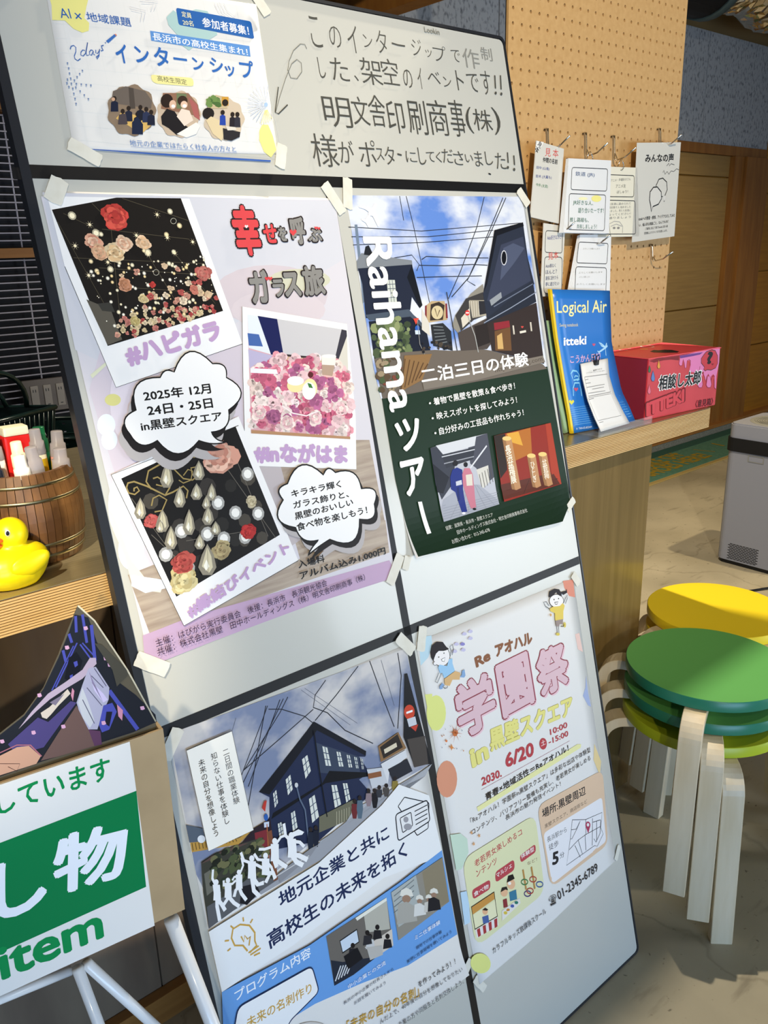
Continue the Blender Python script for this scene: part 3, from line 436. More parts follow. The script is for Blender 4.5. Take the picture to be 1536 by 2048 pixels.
('p','f2efe2',-8716,11243,-8699,11171,-8745,11139,-8757,11191),('l','6f6a5a',4,0,-8680,11357,-8724,11122),
('p','8f8878',-8021,11913,-7980,11811,-7977,11701,-8036,11645,-8123,11662,-8152,11735,-8094,11832),('p','cfc6a8',-8025,11893,-8006,11802,-8012,11708,-8058,11668,-8116,11736),
('p','f2efe2',-8059,11785,-8042,11722,-8085,11693,-8097,11738),('l','6f6a5a',4,0,-8027,11887,-8065,11678),
('p','8f8878',-7901,11576,-7868,11484,-7867,11387,-7917,11336,-7990,11352,-8012,11417,-7963,11504),('p','cfc6a8',-7905,11558,-7890,11477,-7897,11393,-7935,11357,-7982,11418),
('p','f2efe2',-7934,11462,-7921,11405,-7958,11379,-7966,11420),('l','6f6a5a',5,0,-7906,11553,-7941,11366),
('p','8f8878',-8121,11620,-8078,11531,-8071,11437,-8128,11392,-8215,11410,-8245,11474,-8191,11554),('p','cfc6a8',-8125,11603,-8103,11525,-8106,11445,-8150,11413,-8209,11473),
('p','f2efe2',-8155,11512,-8136,11458,-8178,11435,-8191,11474),('l','6f6a5a',4,0,-8126,11598,-8158,11421),
('p','8f8878',-8015,11431,-7983,11358,-7979,11281,-8023,11243,-8089,11257,-8112,11310,-8069,11376),('p','cfc6a8',-8018,11416,-8002,11352,-8006,11287,-8040,11260,-8084,11309),
('p','f2efe2',-8042,11342,-8029,11297,-8061,11278,-8070,11310),('l','6f6a5a',5,0,-8019,11413,-8045,11267),
('p','8f8878',-8025,11285,-7983,11184,-7979,11077,-8038,11024,-8126,11044,-8156,11117,-8098,11209),('p','cfc6a8',-8029,11265,-8009,11176,-8015,11085,-8060,11048,-8119,11117),
('p','f2efe2',-8062,11162,-8045,11100,-8088,11073,-8100,11118),('l','6f6a5a',5,0,-8031,11260,-8068,11057),
('p','8f8878',-7960,11059,-7919,10982,-7912,10904,-7962,10867,-8040,10886,-8068,10941,-8021,11006),('p','cfc6a8',-7963,11044,-7942,10978,-7944,10911,-7982,10886,-8036,10939),
('p','f2efe2',-7988,10970,-7971,10923,-8008,10905,-8020,10939),('l','6f6a5a',5,0,-7964,11041,-7989,10893),
('p','8f8878',-8306,11305,-8273,11174,-8278,11033,-8340,10958,-8425,10979,-8449,11073,-8384,11199),('p','cfc6a8',-8312,11278,-8299,11162,-8312,11041,-8360,10988,-8412,11075),
('p','f2efe2',-8353,11139,-8341,11058,-8386,11019,-8394,11078),('l','6f6a5a',4,0,-8314,11271,-8367,11000),
('p','8f8878',-8609,11146,-8571,11026,-8572,10898,-8633,10833,-8721,10855,-8747,10941,-8685,11053),('p','cfc6a8',-8614,11122,-8597,11016,-8607,10907,-8655,10861,-8711,10942),
('p','f2efe2',-8652,10997,-8637,10923,-8682,10890,-8692,10943),('l','6f6a5a',4,0,-8615,11116,-8661,10872),
('p','8f8878',-8230,10942,-8192,10860,-8188,10774,-8237,10733,-8313,10752,-8339,10812,-8291,10884),('p','cfc6a8',-8233,10926,-8214,10854,-8218,10781,-8257,10753,-8308,10810),
('p','f2efe2',-8260,10844,-8244,10794,-8281,10774,-8292,10810),('l','6f6a5a',4,0,-8234,10922,-8263,10761),
('p','8f8878',-8150,10786,-8090,10618,-8088,10442,-8178,10356,-8309,10392,-8350,10512,-8261,10662),('p','cfc6a8',-8158,10753,-8130,10606,-8141,10456,-8211,10396,-8296,10510),
('p','f2efe2',-8210,10583,-8186,10481,-8252,10437,-8268,10511),('l','6f6a5a',5,0,-8159,10745,-8221,10412),
('p','8f8878',-8735,11257,-8705,11190,-8702,11119,-8742,11086,-8803,11100,-8824,11148,-8785,11208),('p','cfc6a8',-8738,11244,-8723,11185,-8726,11125,-8757,11101,-8799,11148),
('p','f2efe2',-8760,11176,-8747,11135,-8777,11118,-8786,11148),('l','6f6a5a',4,0,-8739,11241,-8762,11108),('t','#縁結びイベント','bf9fc8',.048,-8611,9865,1746,488,-53,188),
('p','b5b0b0',-8446,12873,-8425,12903,-8403,12926,-8379,12941,-8355,12950,-8328,12953,-8301,12948,-8272,12936,-8242,12917,-8172,13017,-8101,13090,-8030,13136,-7957,13155,-7884,13148,-7810,13112,-7735,13049,-7659,12958,-7603,12955,-7557,12945,-7521,12929,-7495,12906,-7480,12877,-7474,12841,-7479,12799,-7495,12750,-7410,12688,-7351,12627,-7319,12568,-7314,12511,-7335,12456,-7384,12403,-7459,12353,-7560,12306,-7567,12239,-7584,12182,-7611,12136,-7647,12099,-7693,12073,-7749,12057,-7813,12051,-7887,12055,-7874,12019,-7857,11988,-7836,11960,-7811,11938,-7781,11919,-7747,11905,-7709,11895,-7666,11890,-7725,11884,-7781,11883,-7836,11887,-7890,11896,-7942,11909,-7992,11927,-8041,11949,-8088,11976,-8180,11913,-8267,11873,-8347,11854,-8422,11857,-8492,11881,-8556,11927,-8615,11993,-8668,12080,-8731,12057,-8788,12046,-8840,12047,-8885,12058,-8925,12082,-8959,12116,-8987,12162,-9010,12219,-9037,12275,-9051,12325,-9052,12369,-9041,12408,-9016,12441,-8978,12469,-8927,12491,-8863,12509,-8867,12610,-8855,12695,-8827,12764,-8784,12817,-8724,12855,-8648,12877,-8556,12883),
('p','231f1f',-8383,12980,-8362,13010,-8340,13033,-8316,13049,-8291,13058,-8265,13060,-8237,13055,-8208,13044,-8178,13025,-8108,13125,-8036,13199,-7965,13245,-7892,13265,-7818,13258,-7744,13223,-7668,13160,-7591,13069,-7535,13067,-7489,13057,-7453,13041,-7427,13019,-7411,12989,-7406,12953,-7411,12911,-7426,12862,-7341,12800,-7282,12740,-7249,12681,-7244,12624,-7266,12569,-7314,12516,-7390,12465,-7491,12418,-7499,12350,-7516,12293,-7542,12246,-7579,12210,-7625,12183,-7681,12167,-7746,12161,-7821,12164,-7808,12128,-7791,12097,-7769,12070,-7744,12047,-7714,12029,-7680,12015,-7641,12005,-7598,12000,-7657,11994,-7714,11993,-7769,11996,-7823,12005,-7875,12017,-7926,12035,-7975,12057,-8023,12084,-8115,12020,-8202,11979,-8283,11960,-8359,11962,-8429,11986,-8493,12032,-8552,12098,-8606,12184,-8670,12161,-8727,12150,-8779,12150,-8824,12162,-8864,12185,-8899,12219,-8927,12265,-8950,12322,-8978,12378,-8992,12427,-8993,12472,-8981,12510,-8956,12544,-8918,12572,-8867,12595,-8803,12612,-8806,12713,-8794,12799,-8767,12868,-8723,12921,-8663,12960,-8587,12982,-8494,12989),
('p','f4f3f2',-8325,13069,-8303,13098,-8281,13121,-8257,13137,-8232,13147,-8206,13149,-8178,13145,-8149,13133,-8118,13115,-8047,13215,-7976,13289,-7904,13336,-7831,13357,-7757,13350,-7682,13315,-7606,13253,-7528,13162,-7472,13159,-7425,13150,-7389,13134,-7363,13112,-7347,13083,-7342,13047,-7347,13004,-7362,12955,-7276,12894,-7216,12834,-7184,12775,-7178,12718,-7200,12662,-7249,12609,-7325,12558,-7427,12510,-7434,12443,-7451,12385,-7478,12338,-7515,12301,-7562,12274,-7618,12258,-7683,12251,-7758,12255,-7745,12219,-7728,12187,-7706,12160,-7681,12137,-7651,12119,-7616,12105,-7578,12096,-7534,12091,-7593,12085,-7651,12083,-7706,12087,-7760,12095,-7813,12107,-7864,12125,-7914,12147,-7962,12173,-8055,12109,-8142,12067,-8223,12048,-8299,12050,-8370,12073,-8434,12118,-8494,12184,-8548,12271,-8612,12247,-8670,12236,-8722,12235,-8768,12247,-8808,12270,-8842,12304,-8871,12350,-8894,12407,-8922,12462,-8936,12512,-8937,12557,-8925,12595,-8900,12629,-8862,12657,-8811,12680,-8746,12698,-8750,12800,-8738,12885,-8710,12954,-8666,13008,-8606,13047,-8529,13070,-8436,13077),
('l','1c1a1a',19,1,-8325,13069,-8303,13098,-8281,13121,-8257,13137,-8232,13147,-8206,13149,-8178,13145,-8149,13133,-8118,13115,-8047,13215,-7976,13289,-7904,13336,-7831,13357,-7757,13350,-7682,13315,-7606,13253,-7528,13162,-7472,13159,-7425,13150,-7389,13134,-7363,13112,-7347,13083,-7342,13047,-7347,13004,-7362,12955,-7276,12894,-7216,12834,-7184,12775,-7178,12718,-7200,12662,-7249,12609,-7325,12558,-7427,12510,-7434,12443,-7451,12385,-7478,12338,-7515,12301,-7562,12274,-7618,12258,-7683,12251,-7758,12255,-7745,12219,-7728,12187,-7706,12160,-7681,12137,-7651,12119,-7616,12105,-7578,12096,-7534,12091,-7593,12085,-7651,12083,-7706,12087,-7760,12095,-7813,12107,-7864,12125,-7914,12147,-7962,12173,-8055,12109,-8142,12067,-8223,12048,-8299,12050,-8370,12073,-8434,12118,-8494,12184,-8548,12271,-8612,12247,-8670,12236,-8722,12235,-8768,12247,-8808,12270,-8842,12304,-8871,12350,-8894,12407,-8922,12462,-8936,12512,-8937,12557,-8925,12595,-8900,12629,-8862,12657,-8811,12680,-8746,12698,-8750,12800,-8738,12885,-8710,12954,-8666,13008,-8606,13047,-8529,13070,-8436,13077),
('t','2025年 12月','1c1a1a',.028,-8611,12788,975,-18,3,142),('t','24日・25日','1c1a1a',.028,-8602,12598,951,-25,4,135),('t','in黒壁スクエア','1c1a1a',.026,-8733,12416,1181,-36,4,135),
('p','b5b0b0',-6655,11165,-6581,11260,-6504,11329,-6426,11370,-6345,11384,-6262,11371,-6176,11330,-6088,11260,-5998,11162,-5971,11198,-5944,11223,-5916,11237,-5889,11242,-5861,11236,-5832,11220,-5803,11193,-5774,11156,-5669,11157,-5578,11146,-5501,11122,-5439,11085,-5391,11036,-5358,10974,-5340,10899,-5337,10812,-5243,10802,-5169,10785,-5114,10759,-5079,10726,-5063,10686,-5068,10637,-5092,10581,-5136,10518,-5138,10446,-5151,10388,-5176,10346,-5213,10318,-5263,10306,-5323,10308,-5396,10325,-5479,10357,-5509,10239,-5553,10149,-5611,10087,-5684,10053,-5769,10045,-5868,10066,-5980,10112,-6104,10185,-6161,10172,-6218,10158,-6273,10143,-6328,10127,-6383,10110,-6436,10092,-6489,10074,-6540,10054,-6516,10080,-6491,10105,-6464,10129,-6435,10151,-6405,10172,-6373,10192,-6340,10210,-6305,10227,-6383,10232,-6451,10245,-6510,10267,-6558,10298,-6598,10337,-6629,10384,-6650,10441,-6663,10505,-6767,10550,-6845,10598,-6898,10649,-6925,10703,-6926,10760,-6903,10820,-6855,10884,-6781,10952,-6810,10999,-6826,11041,-6830,11076,-6820,11106,-6799,11130,-6764,11147,-6716,11159),
('p','231f1f',-6683,11255,-6609,11350,-6532,11419,-6454,11460,-6374,11475,-6291,11462,-6206,11421,-6118,11353,-6028,11255,-6001,11291,-5974,11316,-5947,11330,-5919,11335,-5891,11329,-5863,11313,-5834,11287,-5805,11250,-5701,11252,-5610,11241,-5533,11217,-5471,11181,-5424,11132,-5391,11071,-5373,10996,-5370,10909,-5277,10900,-5203,10883,-5148,10858,-5113,10825,-5097,10785,-5102,10736,-5126,10681,-5170,10617,-5171,10545,-5185,10488,-5210,10446,-5247,10418,-5296,10405,-5356,10407,-5428,10424,-5511,10455,-5541,10338,-5585,10248,-5643,10186,-5715,10151,-5801,10143,-5899,10163,-6010,10209,-6134,10281,-6191,10268,-6247,10253,-6303,10238,-6358,10222,-6412,10205,-6465,10187,-6517,10168,-6569,10148,-6545,10175,-6519,10200,-6492,10223,-6464,10245,-6434,10266,-6402,10286,-6369,10304,-6335,10321,-6412,10326,-6480,10339,-6538,10361,-6587,10391,-6626,10430,-6657,10477,-6678,10533,-6690,10597,-6795,10642,-6872,10689,-6924,10740,-6951,10793,-6953,10850,-6930,10910,-6882,10974,-6808,11042,-6837,11089,-6853,11131,-6857,11166,-6848,11195,-6826,11219,-6791,11237,-6744,11249),
('p','f4f3f2',-6714,11332,-6640,11427,-6564,11495,-6486,11537,-6405,11551,-6323,11539,-6238,11499,-6151,11431,-6061,11334,-6034,11369,-6008,11394,-5980,11409,-5953,11414,-5925,11408,-5897,11392,-5868,11366,-5839,11330,-5735,11332,-5645,11321,-5569,11298,-5507,11262,-5459,11214,-5426,11152,-5409,11078,-5406,10991,-5313,10982,-5240,10966,-5185,10941,-5150,10909,-5135,10869,-5139,10820,-5163,10765,-5207,10702,-5208,10630,-5222,10573,-5247,10530,-5284,10502,-5332,10490,-5393,10491,-5464,10508,-5547,10538,-5577,10421,-5621,10332,-5679,10269,-5750,10234,-5835,10227,-5933,10246,-6044,10291,-6167,10363,-6224,10349,-6280,10334,-6335,10319,-6390,10303,-6444,10285,-6497,10267,-6549,10248,-6600,10229,-6576,10255,-6551,10280,-6524,10303,-6496,10326,-6466,10347,-6434,10367,-6401,10385,-6367,10402,-6444,10406,-6511,10419,-6569,10440,-6618,10470,-6657,10509,-6688,10556,-6709,10611,-6721,10676,-6825,10720,-6902,10767,-6954,10817,-6981,10870,-6983,10926,-6960,10986,-6912,11050,-6838,11118,-6867,11165,-6883,11207,-6887,11242,-6878,11271,-6856,11295,-6821,11313,-6774,11325),
('l','1c1a1a',23,1,-6714,11332,-6640,11427,-6564,11495,-6486,11537,-6405,11551,-6323,11539,-6238,11499,-6151,11431,-6061,11334,-6034,11369,-6008,11394,-5980,11409,-5953,11414,-5925,11408,-5897,11392,-5868,11366,-5839,11330,-5735,11332,-5645,11321,-5569,11298,-5507,11262,-5459,11214,-5426,11152,-5409,11078,-5406,10991,-5313,10982,-5240,10966,-5185,10941,-5150,10909,-5135,10869,-5139,10820,-5163,10765,-5207,10702,-5208,10630,-5222,10573,-5247,10530,-5284,10502,-5332,10490,-5393,10491,-5464,10508,-5547,10538,-5577,10421,-5621,10332,-5679,10269,-5750,10234,-5835,10227,-5933,10246,-6044,10291,-6167,10363,-6224,10349,-6280,10334,-6335,10319,-6390,10303,-6444,10285,-6497,10267,-6549,10248,-6600,10229,-6576,10255,-6551,10280,-6524,10303,-6496,10326,-6466,10347,-6434,10367,-6401,10385,-6367,10402,-6444,10406,-6511,10419,-6569,10440,-6618,10470,-6657,10509,-6688,10556,-6709,10611,-6721,10676,-6825,10720,-6902,10767,-6954,10817,-6981,10870,-6983,10926,-6960,10986,-6912,11050,-6838,11118,-6867,11165,-6883,11207,-6887,11242,-6878,11271,-6856,11295,-6821,11313,-6774,11325),
('t','キラキラ輝く','1c1a1a',.024,-6687,11114,912,-28,3,113),('t','ガラス飾りと、','1c1a1a',.024,-6692,10948,1026,-40,4,113),('t','黒壁のおいしい','1c1a1a',.024,-6701,10783,1089,-13,1,113),
('t','食べ物を楽しもう！','1c1a1a',.024,-6706,10616,1338,-29,3,121),('t','入場料','1c1a1a',.026,-6803,10078,479,-22,5,118),('t','アルバム込み1,000円','1c1a1a',.026,-6810,9901,1657,-29,2,126),
('t','主催：はぴがら実行委員会\u3000後援：長浜市\u3000長浜観光協会','3a2438',0,-9156,9653,2794,40,-1,103),('t','共催：株式会社黒壁\u3000田中ホールディングス（株）明文舎印刷商事（株）','3a2438',0,-9159,9530,3515,52,-2,105),]
D['poster_tour']=[
('p','@cloudpr',-4642,15468,-518,15515,-455,15289,-476,12350,-4657,12301,-4693,12812),
('p','1b3020',-4635,12305,-458,12360,-361,9888,-382,9663,-902,9431,-1630,9484,-4555,9680,-4651,10981),('l','2c303a',13,0,-4698,14987,-3163,14912,-607,15037),
('l','2c303a',13,0,-4674,14838,-3035,14817,-1396,14911),('l','2c303a',13,0,-4670,14713,-3168,14725,-1422,14796),('l','2c303a',17,0,-1496,15494,-1807,14970,-2391,14227,-2794,13775),
('l','2c303a',18,0,-999,15487,-1594,14798,-2215,14108,-2710,13798),('l','2c303a',18,0,-918,15489,-1439,14911,-2107,14216,-2268,14054,-2084,13961),
('l','2c303a',15,0,-3380,15477,-3326,15005,-3288,14368,-3250,13721),('l','2c303a',14,0,-3524,15474,-3525,15084),('l','2c303a',15,0,-3270,14447,-3146,14497,-2419,14450,-1637,14428),
('l','2c303a',14,0,-3875,14491,-3472,14527,-3343,14370,-3423,14266),('l','2c303a',15,0,-3346,14356,-2764,14329,-2081,14328,-1688,14301),
('l','2c303a',15,0,-3447,14161,-2806,14147,-1878,14122),('p','6f7f92',-4573,15023,-4517,15023,-4620,13856,-4681,13809),
('p','7d838a',-4662,14463,-4536,14585,-3492,14441,-3502,14322,-4680,14314),('p','23262c',-4492,14559,-4430,14684,-4359,14703,-4310,14580,-4379,14544),
('p','23293a',-4662,14351,-3508,14375,-3441,13706,-3505,13669,-3629,13850,-3713,13643,-4674,13580,-4628,14110),('p','15181f',-3508,14375,-3423,13704,-3497,13656,-3664,14170),
('p','c9cfc6',-4111,14150,-3938,14142,-3973,13792,-4149,13789),('l','4a5566',10,0,-4054,14142,-4089,13793),('l','4a5566',10,0,-3995,14140,-4030,13790),
('l','4a5566',10,0,-4111,14080,-3937,14077),('l','4a5566',10,0,-4119,14011,-3944,14007),('l','4a5566',10,0,-4126,13941,-3952,13937),('l','4a5566',10,0,-4133,13872,-3959,13867),
('p','4a5564',-4682,13632,-3746,13659,-3659,13560,-3551,13471,-3423,13300,-3539,13282,-3743,13512,-4610,13537),
('p','1d2230',-4630,13526,-3737,13538,-3429,13273,-3411,12863,-3834,12960,-4653,12911),
('s',80,'blob','#4c5a3e #6b7a52 #3a4632 #8a9468',41,40,100,-4597,13447,-3797,13437,-3870,12963,-4642,12962),
('s',20,'blob','#6b7a52 #8a9468',42,40,80,-4306,13527,-3956,13528,-3986,13240,-4331,13270),
('p','6a6158',-4654,12937,-4046,12981,-3315,12950,-2899,12895,-2173,12853,-1930,12801,-604,12425,-483,12319,-4624,12297),
('p','b8a07a',-3331,13699,-3204,13758,-2900,13740,-2903,13423,-3417,13407,-3386,13621),('p','3a302a',-3235,13706,-3037,13735,-2916,13672,-3011,13431,-3315,13440),
('o','cdbd96',20,-3115,13562,137,-9,-26,-113),('l','5a4632',19,0,-3156,13633,-3131,13495,-3049,13599),('p','7a2a30',-3371,13688,-3331,13699,-3392,13433,-3429,13435),
('p','7a2a30',-2890,13698,-2852,13696,-2889,13450,-2935,13453),('p','d0ccc2',-3453,13653,-3343,13402,-3374,13187,-3533,13309),
('p','2a2c30',-3312,13372,-3023,13377,-2862,13226,-2899,12895,-3336,13020),('l','70767a',15,0,-3262,13341,-3039,13310),('l','70767a',15,0,-3265,13281,-3031,13259),
('l','70767a',15,0,-3267,13221,-3023,13209),('l','70767a',15,0,-3269,13162,-3015,13159),('l','70767a',15,0,-3272,13102,-3007,13108),('l','70767a',15,0,-3274,13042,-3000,13058),
('p','8a867c',-2701,13492,-2239,13827,-1890,13980,-1888,13808,-2153,13482,-2713,13186,-2824,13306),
('p','3c3a3a',-2705,13478,-2379,13751,-1923,13839,-1911,13436,-2261,13376,-2627,13207),('p','a39c8c',-2305,13718,-1851,13691,-1847,13432,-2295,13407),
('p','cfc8ba',-2576,13427,-2337,13579,-2342,13382,-2575,13259),('p','2b2b30',-2084,13691,-1897,13680,-1883,13463,-2098,13449),('l','d6d0c2',12,0,-2308,13705,-2350,13439),
('l','d6d0c2',12,0,-2252,13701,-2293,13435),('l','d6d0c2',12,0,-2195,13698,-2236,13431),('l','d6d0c2',12,0,-2137,13694,-2178,13427),('l','d6d0c2',12,0,-2080,13691,-2121,13423),
('p','4c4440',-2713,13186,-1924,13380,-1897,12943,-2049,12841,-2704,12876),('p','2c2624',-2287,13264,-1944,13295,-1939,12947,-2290,12893),
('p','2b3140',-1377,14896,-558,15046,-570,14398,-495,13914,-1930,13351,-1930,13811),('p','3a4054',-1260,14649,-619,14786,-575,13978,-1738,13627,-1851,13691),
('p','4d556c',-1208,14590,-920,14672,-621,14578,-1009,14292,-1429,14016),('p','171920',-1374,14910,-558,15046,-551,14978,-1332,14809,-1785,13975,-1902,13838),
('o','11131a',20,-1235,14416,71,-2,-28,-121),
('l','c9ccd4',18,1,-1160,14414,-1185,14351,-1223,14305,-1264,14289,-1298,14308,-1314,14355,-1309,14419,-1284,14482,-1246,14528,-1205,14544,-1171,14525,-1155,14478),
('p','272c38',-2054,13274,-1924,13380,-528,13976,-516,13581,-1308,13394),('l','8a93a6',17,0,-2027,13301,-1281,13510,-474,13761),('l','6a7386',17,0,-1708,13567,-542,13916),
('p','8f959c',-1788,13688,-1455,13814,-1456,13712,-1769,13585),('p','352c2a',-1944,13295,-519,13566,-557,12420,-1930,12801),
('p','8a2c34',-1775,13282,-1354,13294,-1359,13176,-1783,13152),('p','6b4c30',-1787,13137,-1359,13176,-1413,12751,-1845,12793),
('p','c9a468',-1743,13046,-1601,13093,-1624,12801,-1775,12815),('l','cdc6b8',40,0,-1268,13198,-1279,13036),('l','cdc6b8',42,0,-771,13220,-781,13054),
('p','c44a44',-1030,13126,-1060,13154,-1053,13168,-1036,13172,-1022,13159,-1003,13169,-988,13163,-987,13149),('l','d8d4c8',41,0,-1115,13058,-937,13067),
('o','d23c3c',20,-2404,13505,56,-4,-11,-47),('l','f4f4f4',20,0,-2444,13508,-2364,13502),('l','a8aaa8',20,0,-2399,13457,-2375,13328,-2306,13095,-2289,12807),
('p','d84a3a',-3691,13501,-3563,13499,-3653,13399),('o','2c5cb4',20,-3637,13339,51,-4,-10,-45),('p','c9d8ee',-3699,13309,-3591,13300,-3595,13233,-3703,13242),
('l','8a8a88',15,0,-3605,13475,-3642,13076,-3515,12738),('l','3a3a3c',19,0,-2827,13887,-2812,13444,-2802,12886),
('s',22,'blob','#1f1f22 #3a3430 #4c4238',43,20,40,-3654,13104,-2900,13063,-2893,12923,-3618,12938),('p','8a6a44',-4023,12925,-3404,12890,-3722,12489,-4224,12363),
('l','5a4028',21,0,-4018,12871,-4218,12389),('l','5a4028',21,0,-3922,12846,-4133,12416),('l','5a4028',22,0,-3827,12819,-4048,12443),('l','5a4028',22,0,-3730,12793,-3962,12470),
('l','5a4028',22,0,-3632,12767,-3876,12497),('l','5a4028',22,0,-3534,12740,-3788,12524),
('s',40,'blob','#5a4a38 #7a4436 #4a5a3c #9a8a70',44,30,80,-4653,12911,-4099,12906,-4218,12389,-4670,12394),
('p','7c746a',-3728,12463,-2949,12509,-569,12576,-526,12448,-2420,12333,-3723,12326),('t','http://035hng.com','4c4238',0,-1940,12387,1344,74,-6,104),
('p','f6f6f4',-4441,15289,-4405,15304,-4351,15297,-4327,15322,-4314,15298,-4274,15287,-4245,15312,-4234,15286,-4170,15271,-4096,15346,-4059,15339,-4091,15285,-4127,15250,-4129,15200,-4120,15158,-4091,15179,-4108,15129,-4092,15094,-4071,15101,-4094,15065,-4096,14994,-4117,14984,-4157,15080,-4188,15150,-4234,15157,-4294,15101,-4308,15037,-4299,14995,-4322,14978,-4353,15045,-4432,15087,-4414,15104,-4340,15101,-4270,15164,-4258,15214,-4323,15255,-4429,15279),
('t','Raihama','f7f7f5',.018,-4477,14835,-56,-2778,590,-12),('t','ツ','f7f7f5',.03,-4491,11391,545,0,0,527),('t','ア','f7f7f5',.03,-4521,10661,530,0,0,596),
('p','f7f7f5',-4274,10537,-4188,10526,-4136,9978,-4232,9980),('t','二泊三日の体験','f7f7f5',.022,-3742,12426,2743,8,-1,257),
('t','着物で黒壁を散策＆食べ歩き！','f4f4f0',.016,-3555,12039,2074,16,-1,128),('t','映えスポットを探してみよう！','f4f4f0',.016,-3542,11793,2055,5,0,128),
('t','自分好みの工芸品も作れちゃう！','f4f4f0',.016,-3542,11532,2185,11,-1,129),('o','f4f4f0',10,-3641,12089,24,-3,-4,-17),('o','f4f4f0',10,-3637,11835,24,-4,-4,-17),
('o','f4f4f0',10,-3633,11582,24,-4,-4,-17),('t','協賛：滋賀県・長浜市・黒壁スクエア','d8dcd4',0,-3804,9943,1168,-22,1,71),('t','田中ホールディングス株式会社・明文舎印刷商事株式会社','d8dcd4',0,-3587,9820,1833,-13,1,73),
('t','お問い合わせ：012-345-678','d8dcd4',0,-3771,9699,934,-5,0,76),('p','b9bcc6',-3806,11359,-2401,11382,-2404,10095,-3801,10091),
('p','3a3d48',-3806,11359,-3357,11360,-3296,10998,-3447,10661,-3744,10462,-3822,10736),('p','4a4c58',-2918,11352,-2401,11382,-2401,10588,-2657,10502,-2812,10829,-2940,10932),
('p','cfd2d8',-3674,11375,-2684,11380,-2760,11219,-3538,11197),('p','33363f',-3572,11203,-2765,11194,-2850,10995,-3521,10962),('l','c9ccd4',17,0,-3581,11166,-2774,11155),
('l','9a9da6',17,0,-3555,11046,-2821,11038),('l','d6d8de',29,0,-2958,10856,-2463,11169),('p','22242c',-3809,11092,-3487,10799,-3687,10554,-3816,10606),
('p','d0cec6',-2818,10803,-2504,10825,-2532,10532,-2749,10440),('l','55504c',15,0,-2763,10712,-2749,10440),('l','55504c',15,0,-2689,10730,-2675,10457),
('l','55504c',15,0,-2615,10748,-2601,10475),('l','55504c',15,0,-2541,10767,-2526,10492),('l','55504c',15,0,-2466,10785,-2451,10510),
('p','a4a8b4',-3710,10455,-3166,10605,-2804,10532,-2416,10180,-2404,10095,-3801,10091,-3789,10342),('l','8a8e9a',7,0,-3740,10357,-2386,10311),
('l','8a8e9a',7,0,-3750,10313,-2395,10272),('l','8a8e9a',7,0,-3760,10268,-2404,10232),('l','8a8e9a',7,0,-3771,10224,-2413,10193),('l','8a8e9a',7,0,-3781,10179,-2422,10154),
('l','8a8e9a',7,0,-3791,10135,-2431,10114),('l','8a8e9a',7,0,-3094,10590,-3648,10102),('l','8a8e9a',7,0,-3051,10582,-3431,10100),('l','8a8e9a',7,0,-3008,10573,-3209,10098),
('l','8a8e9a',7,0,-2965,10564,-2982,10096),('l','8a8e9a',7,0,-2921,10555,-2752,10094),('l','8a8e9a',7,0,-2878,10547,-2516,10092),
('p','20307e',-3470,10796,-3389,10911,-3275,10929,-3160,10868,-3171,10711,-3219,10536,-3218,10138,-3345,10153,-3406,10522,-3499,10593),('o','1c1a1e',20,-3294,11005,60,-11,-12,-50),
('p','c9ccd6',-3358,10696,-3218,10699,-3218,10620,-3364,10623),('p','172464',-3361,10591,-3309,10594,-3330,10374,-3389,10360),
('p','c4788a',-3178,10792,-3101,10883,-2976,10859,-2927,10744,-2944,10507,-2985,10167,-3117,10169,-3177,10474,-3201,10612),('o','17151a',20,-3058,10938,50,-9,-10,-43),
('p','d9d2c4',-3099,10763,-2944,10752,-2971,10552,-3117,10574),('o','e4e4e8',20,-3312,10132,42,-9,-5,-20),('o','1c1a1e',20,-3039,10146,43,-10,-5,-20),
('p','8e2a1c',-2253,11310,-648,11300,-608,10106,-2272,10108),('p','b06a28',-1937,11286,-1243,11301,-1309,10831,-1788,10776,-1961,10918),
('p','d9a23c',-1914,11296,-1586,11285,-1524,11009,-1793,11110),('p','2c2018',-2253,11310,-1953,11302,-2043,10656,-2254,10532),
('p','a83c24',-804,11304,-648,11300,-608,10106,-852,10140),('p','5a2a1c',-2279,10426,-799,10363,-652,10115,-2263,10147),('l','3a1c14',16,0,-2149,10290,-695,10226),
('l','3a1c14',12,0,-1726,10146,-1506,10357),('p','b98a5e',-2045,11221,-1806,11198,-1762,10261,-1891,10248,-2006,10288),
('p','9a7048',-2045,11221,-1963,11208,-1925,10261,-2006,10288),('o','e6c67c',14,-1926,11210,119,-20,-9,-40),
('p','b98a5e',-1458,10800,-1222,10776,-1206,10191,-1332,10176,-1444,10216),('p','9a7048',-1458,10800,-1377,10786,-1366,10189,-1444,10216),
('o','e6c67c',14,-1341,10788,116,-21,-10,-41),('p','b98a5e',-1140,10772,-898,10747,-867,10152,-996,10137,-1112,10178),
('p','9a7048',-1140,10772,-1058,10758,-1031,10150,-1112,10178),('o','e6c67c',14,-1020,10760,120,-21,-10,-41),('e','長','f4ecd8',.02,-1942,11011,168,5),
('e','浜','f4ecd8',.02,-1937,10871,168,5),('e','盆','f4ecd8',.02,-1933,10732,168,5),('e','梅','f4ecd8',.02,-1928,10592,168,5),('e','展','f4ecd8',.02,-1924,10453,168,5),
('e','ひ','f0e8d6',.01,-1349,10621,144,-3),('e','と','f0e8d6',.01,-1351,10529,144,-3),('e','し','f0e8d6',.01,-1353,10437,144,-3),('e','き','f0e8d6',.01,-1355,10345,144,-3),
('e','盆','f0e8d6',.01,-1008,10588,157,6),('e','栽','f0e8d6',.01,-1004,10467,157,6),('e','梅','f0e8d6',.01,-1000,10346,157,6),]
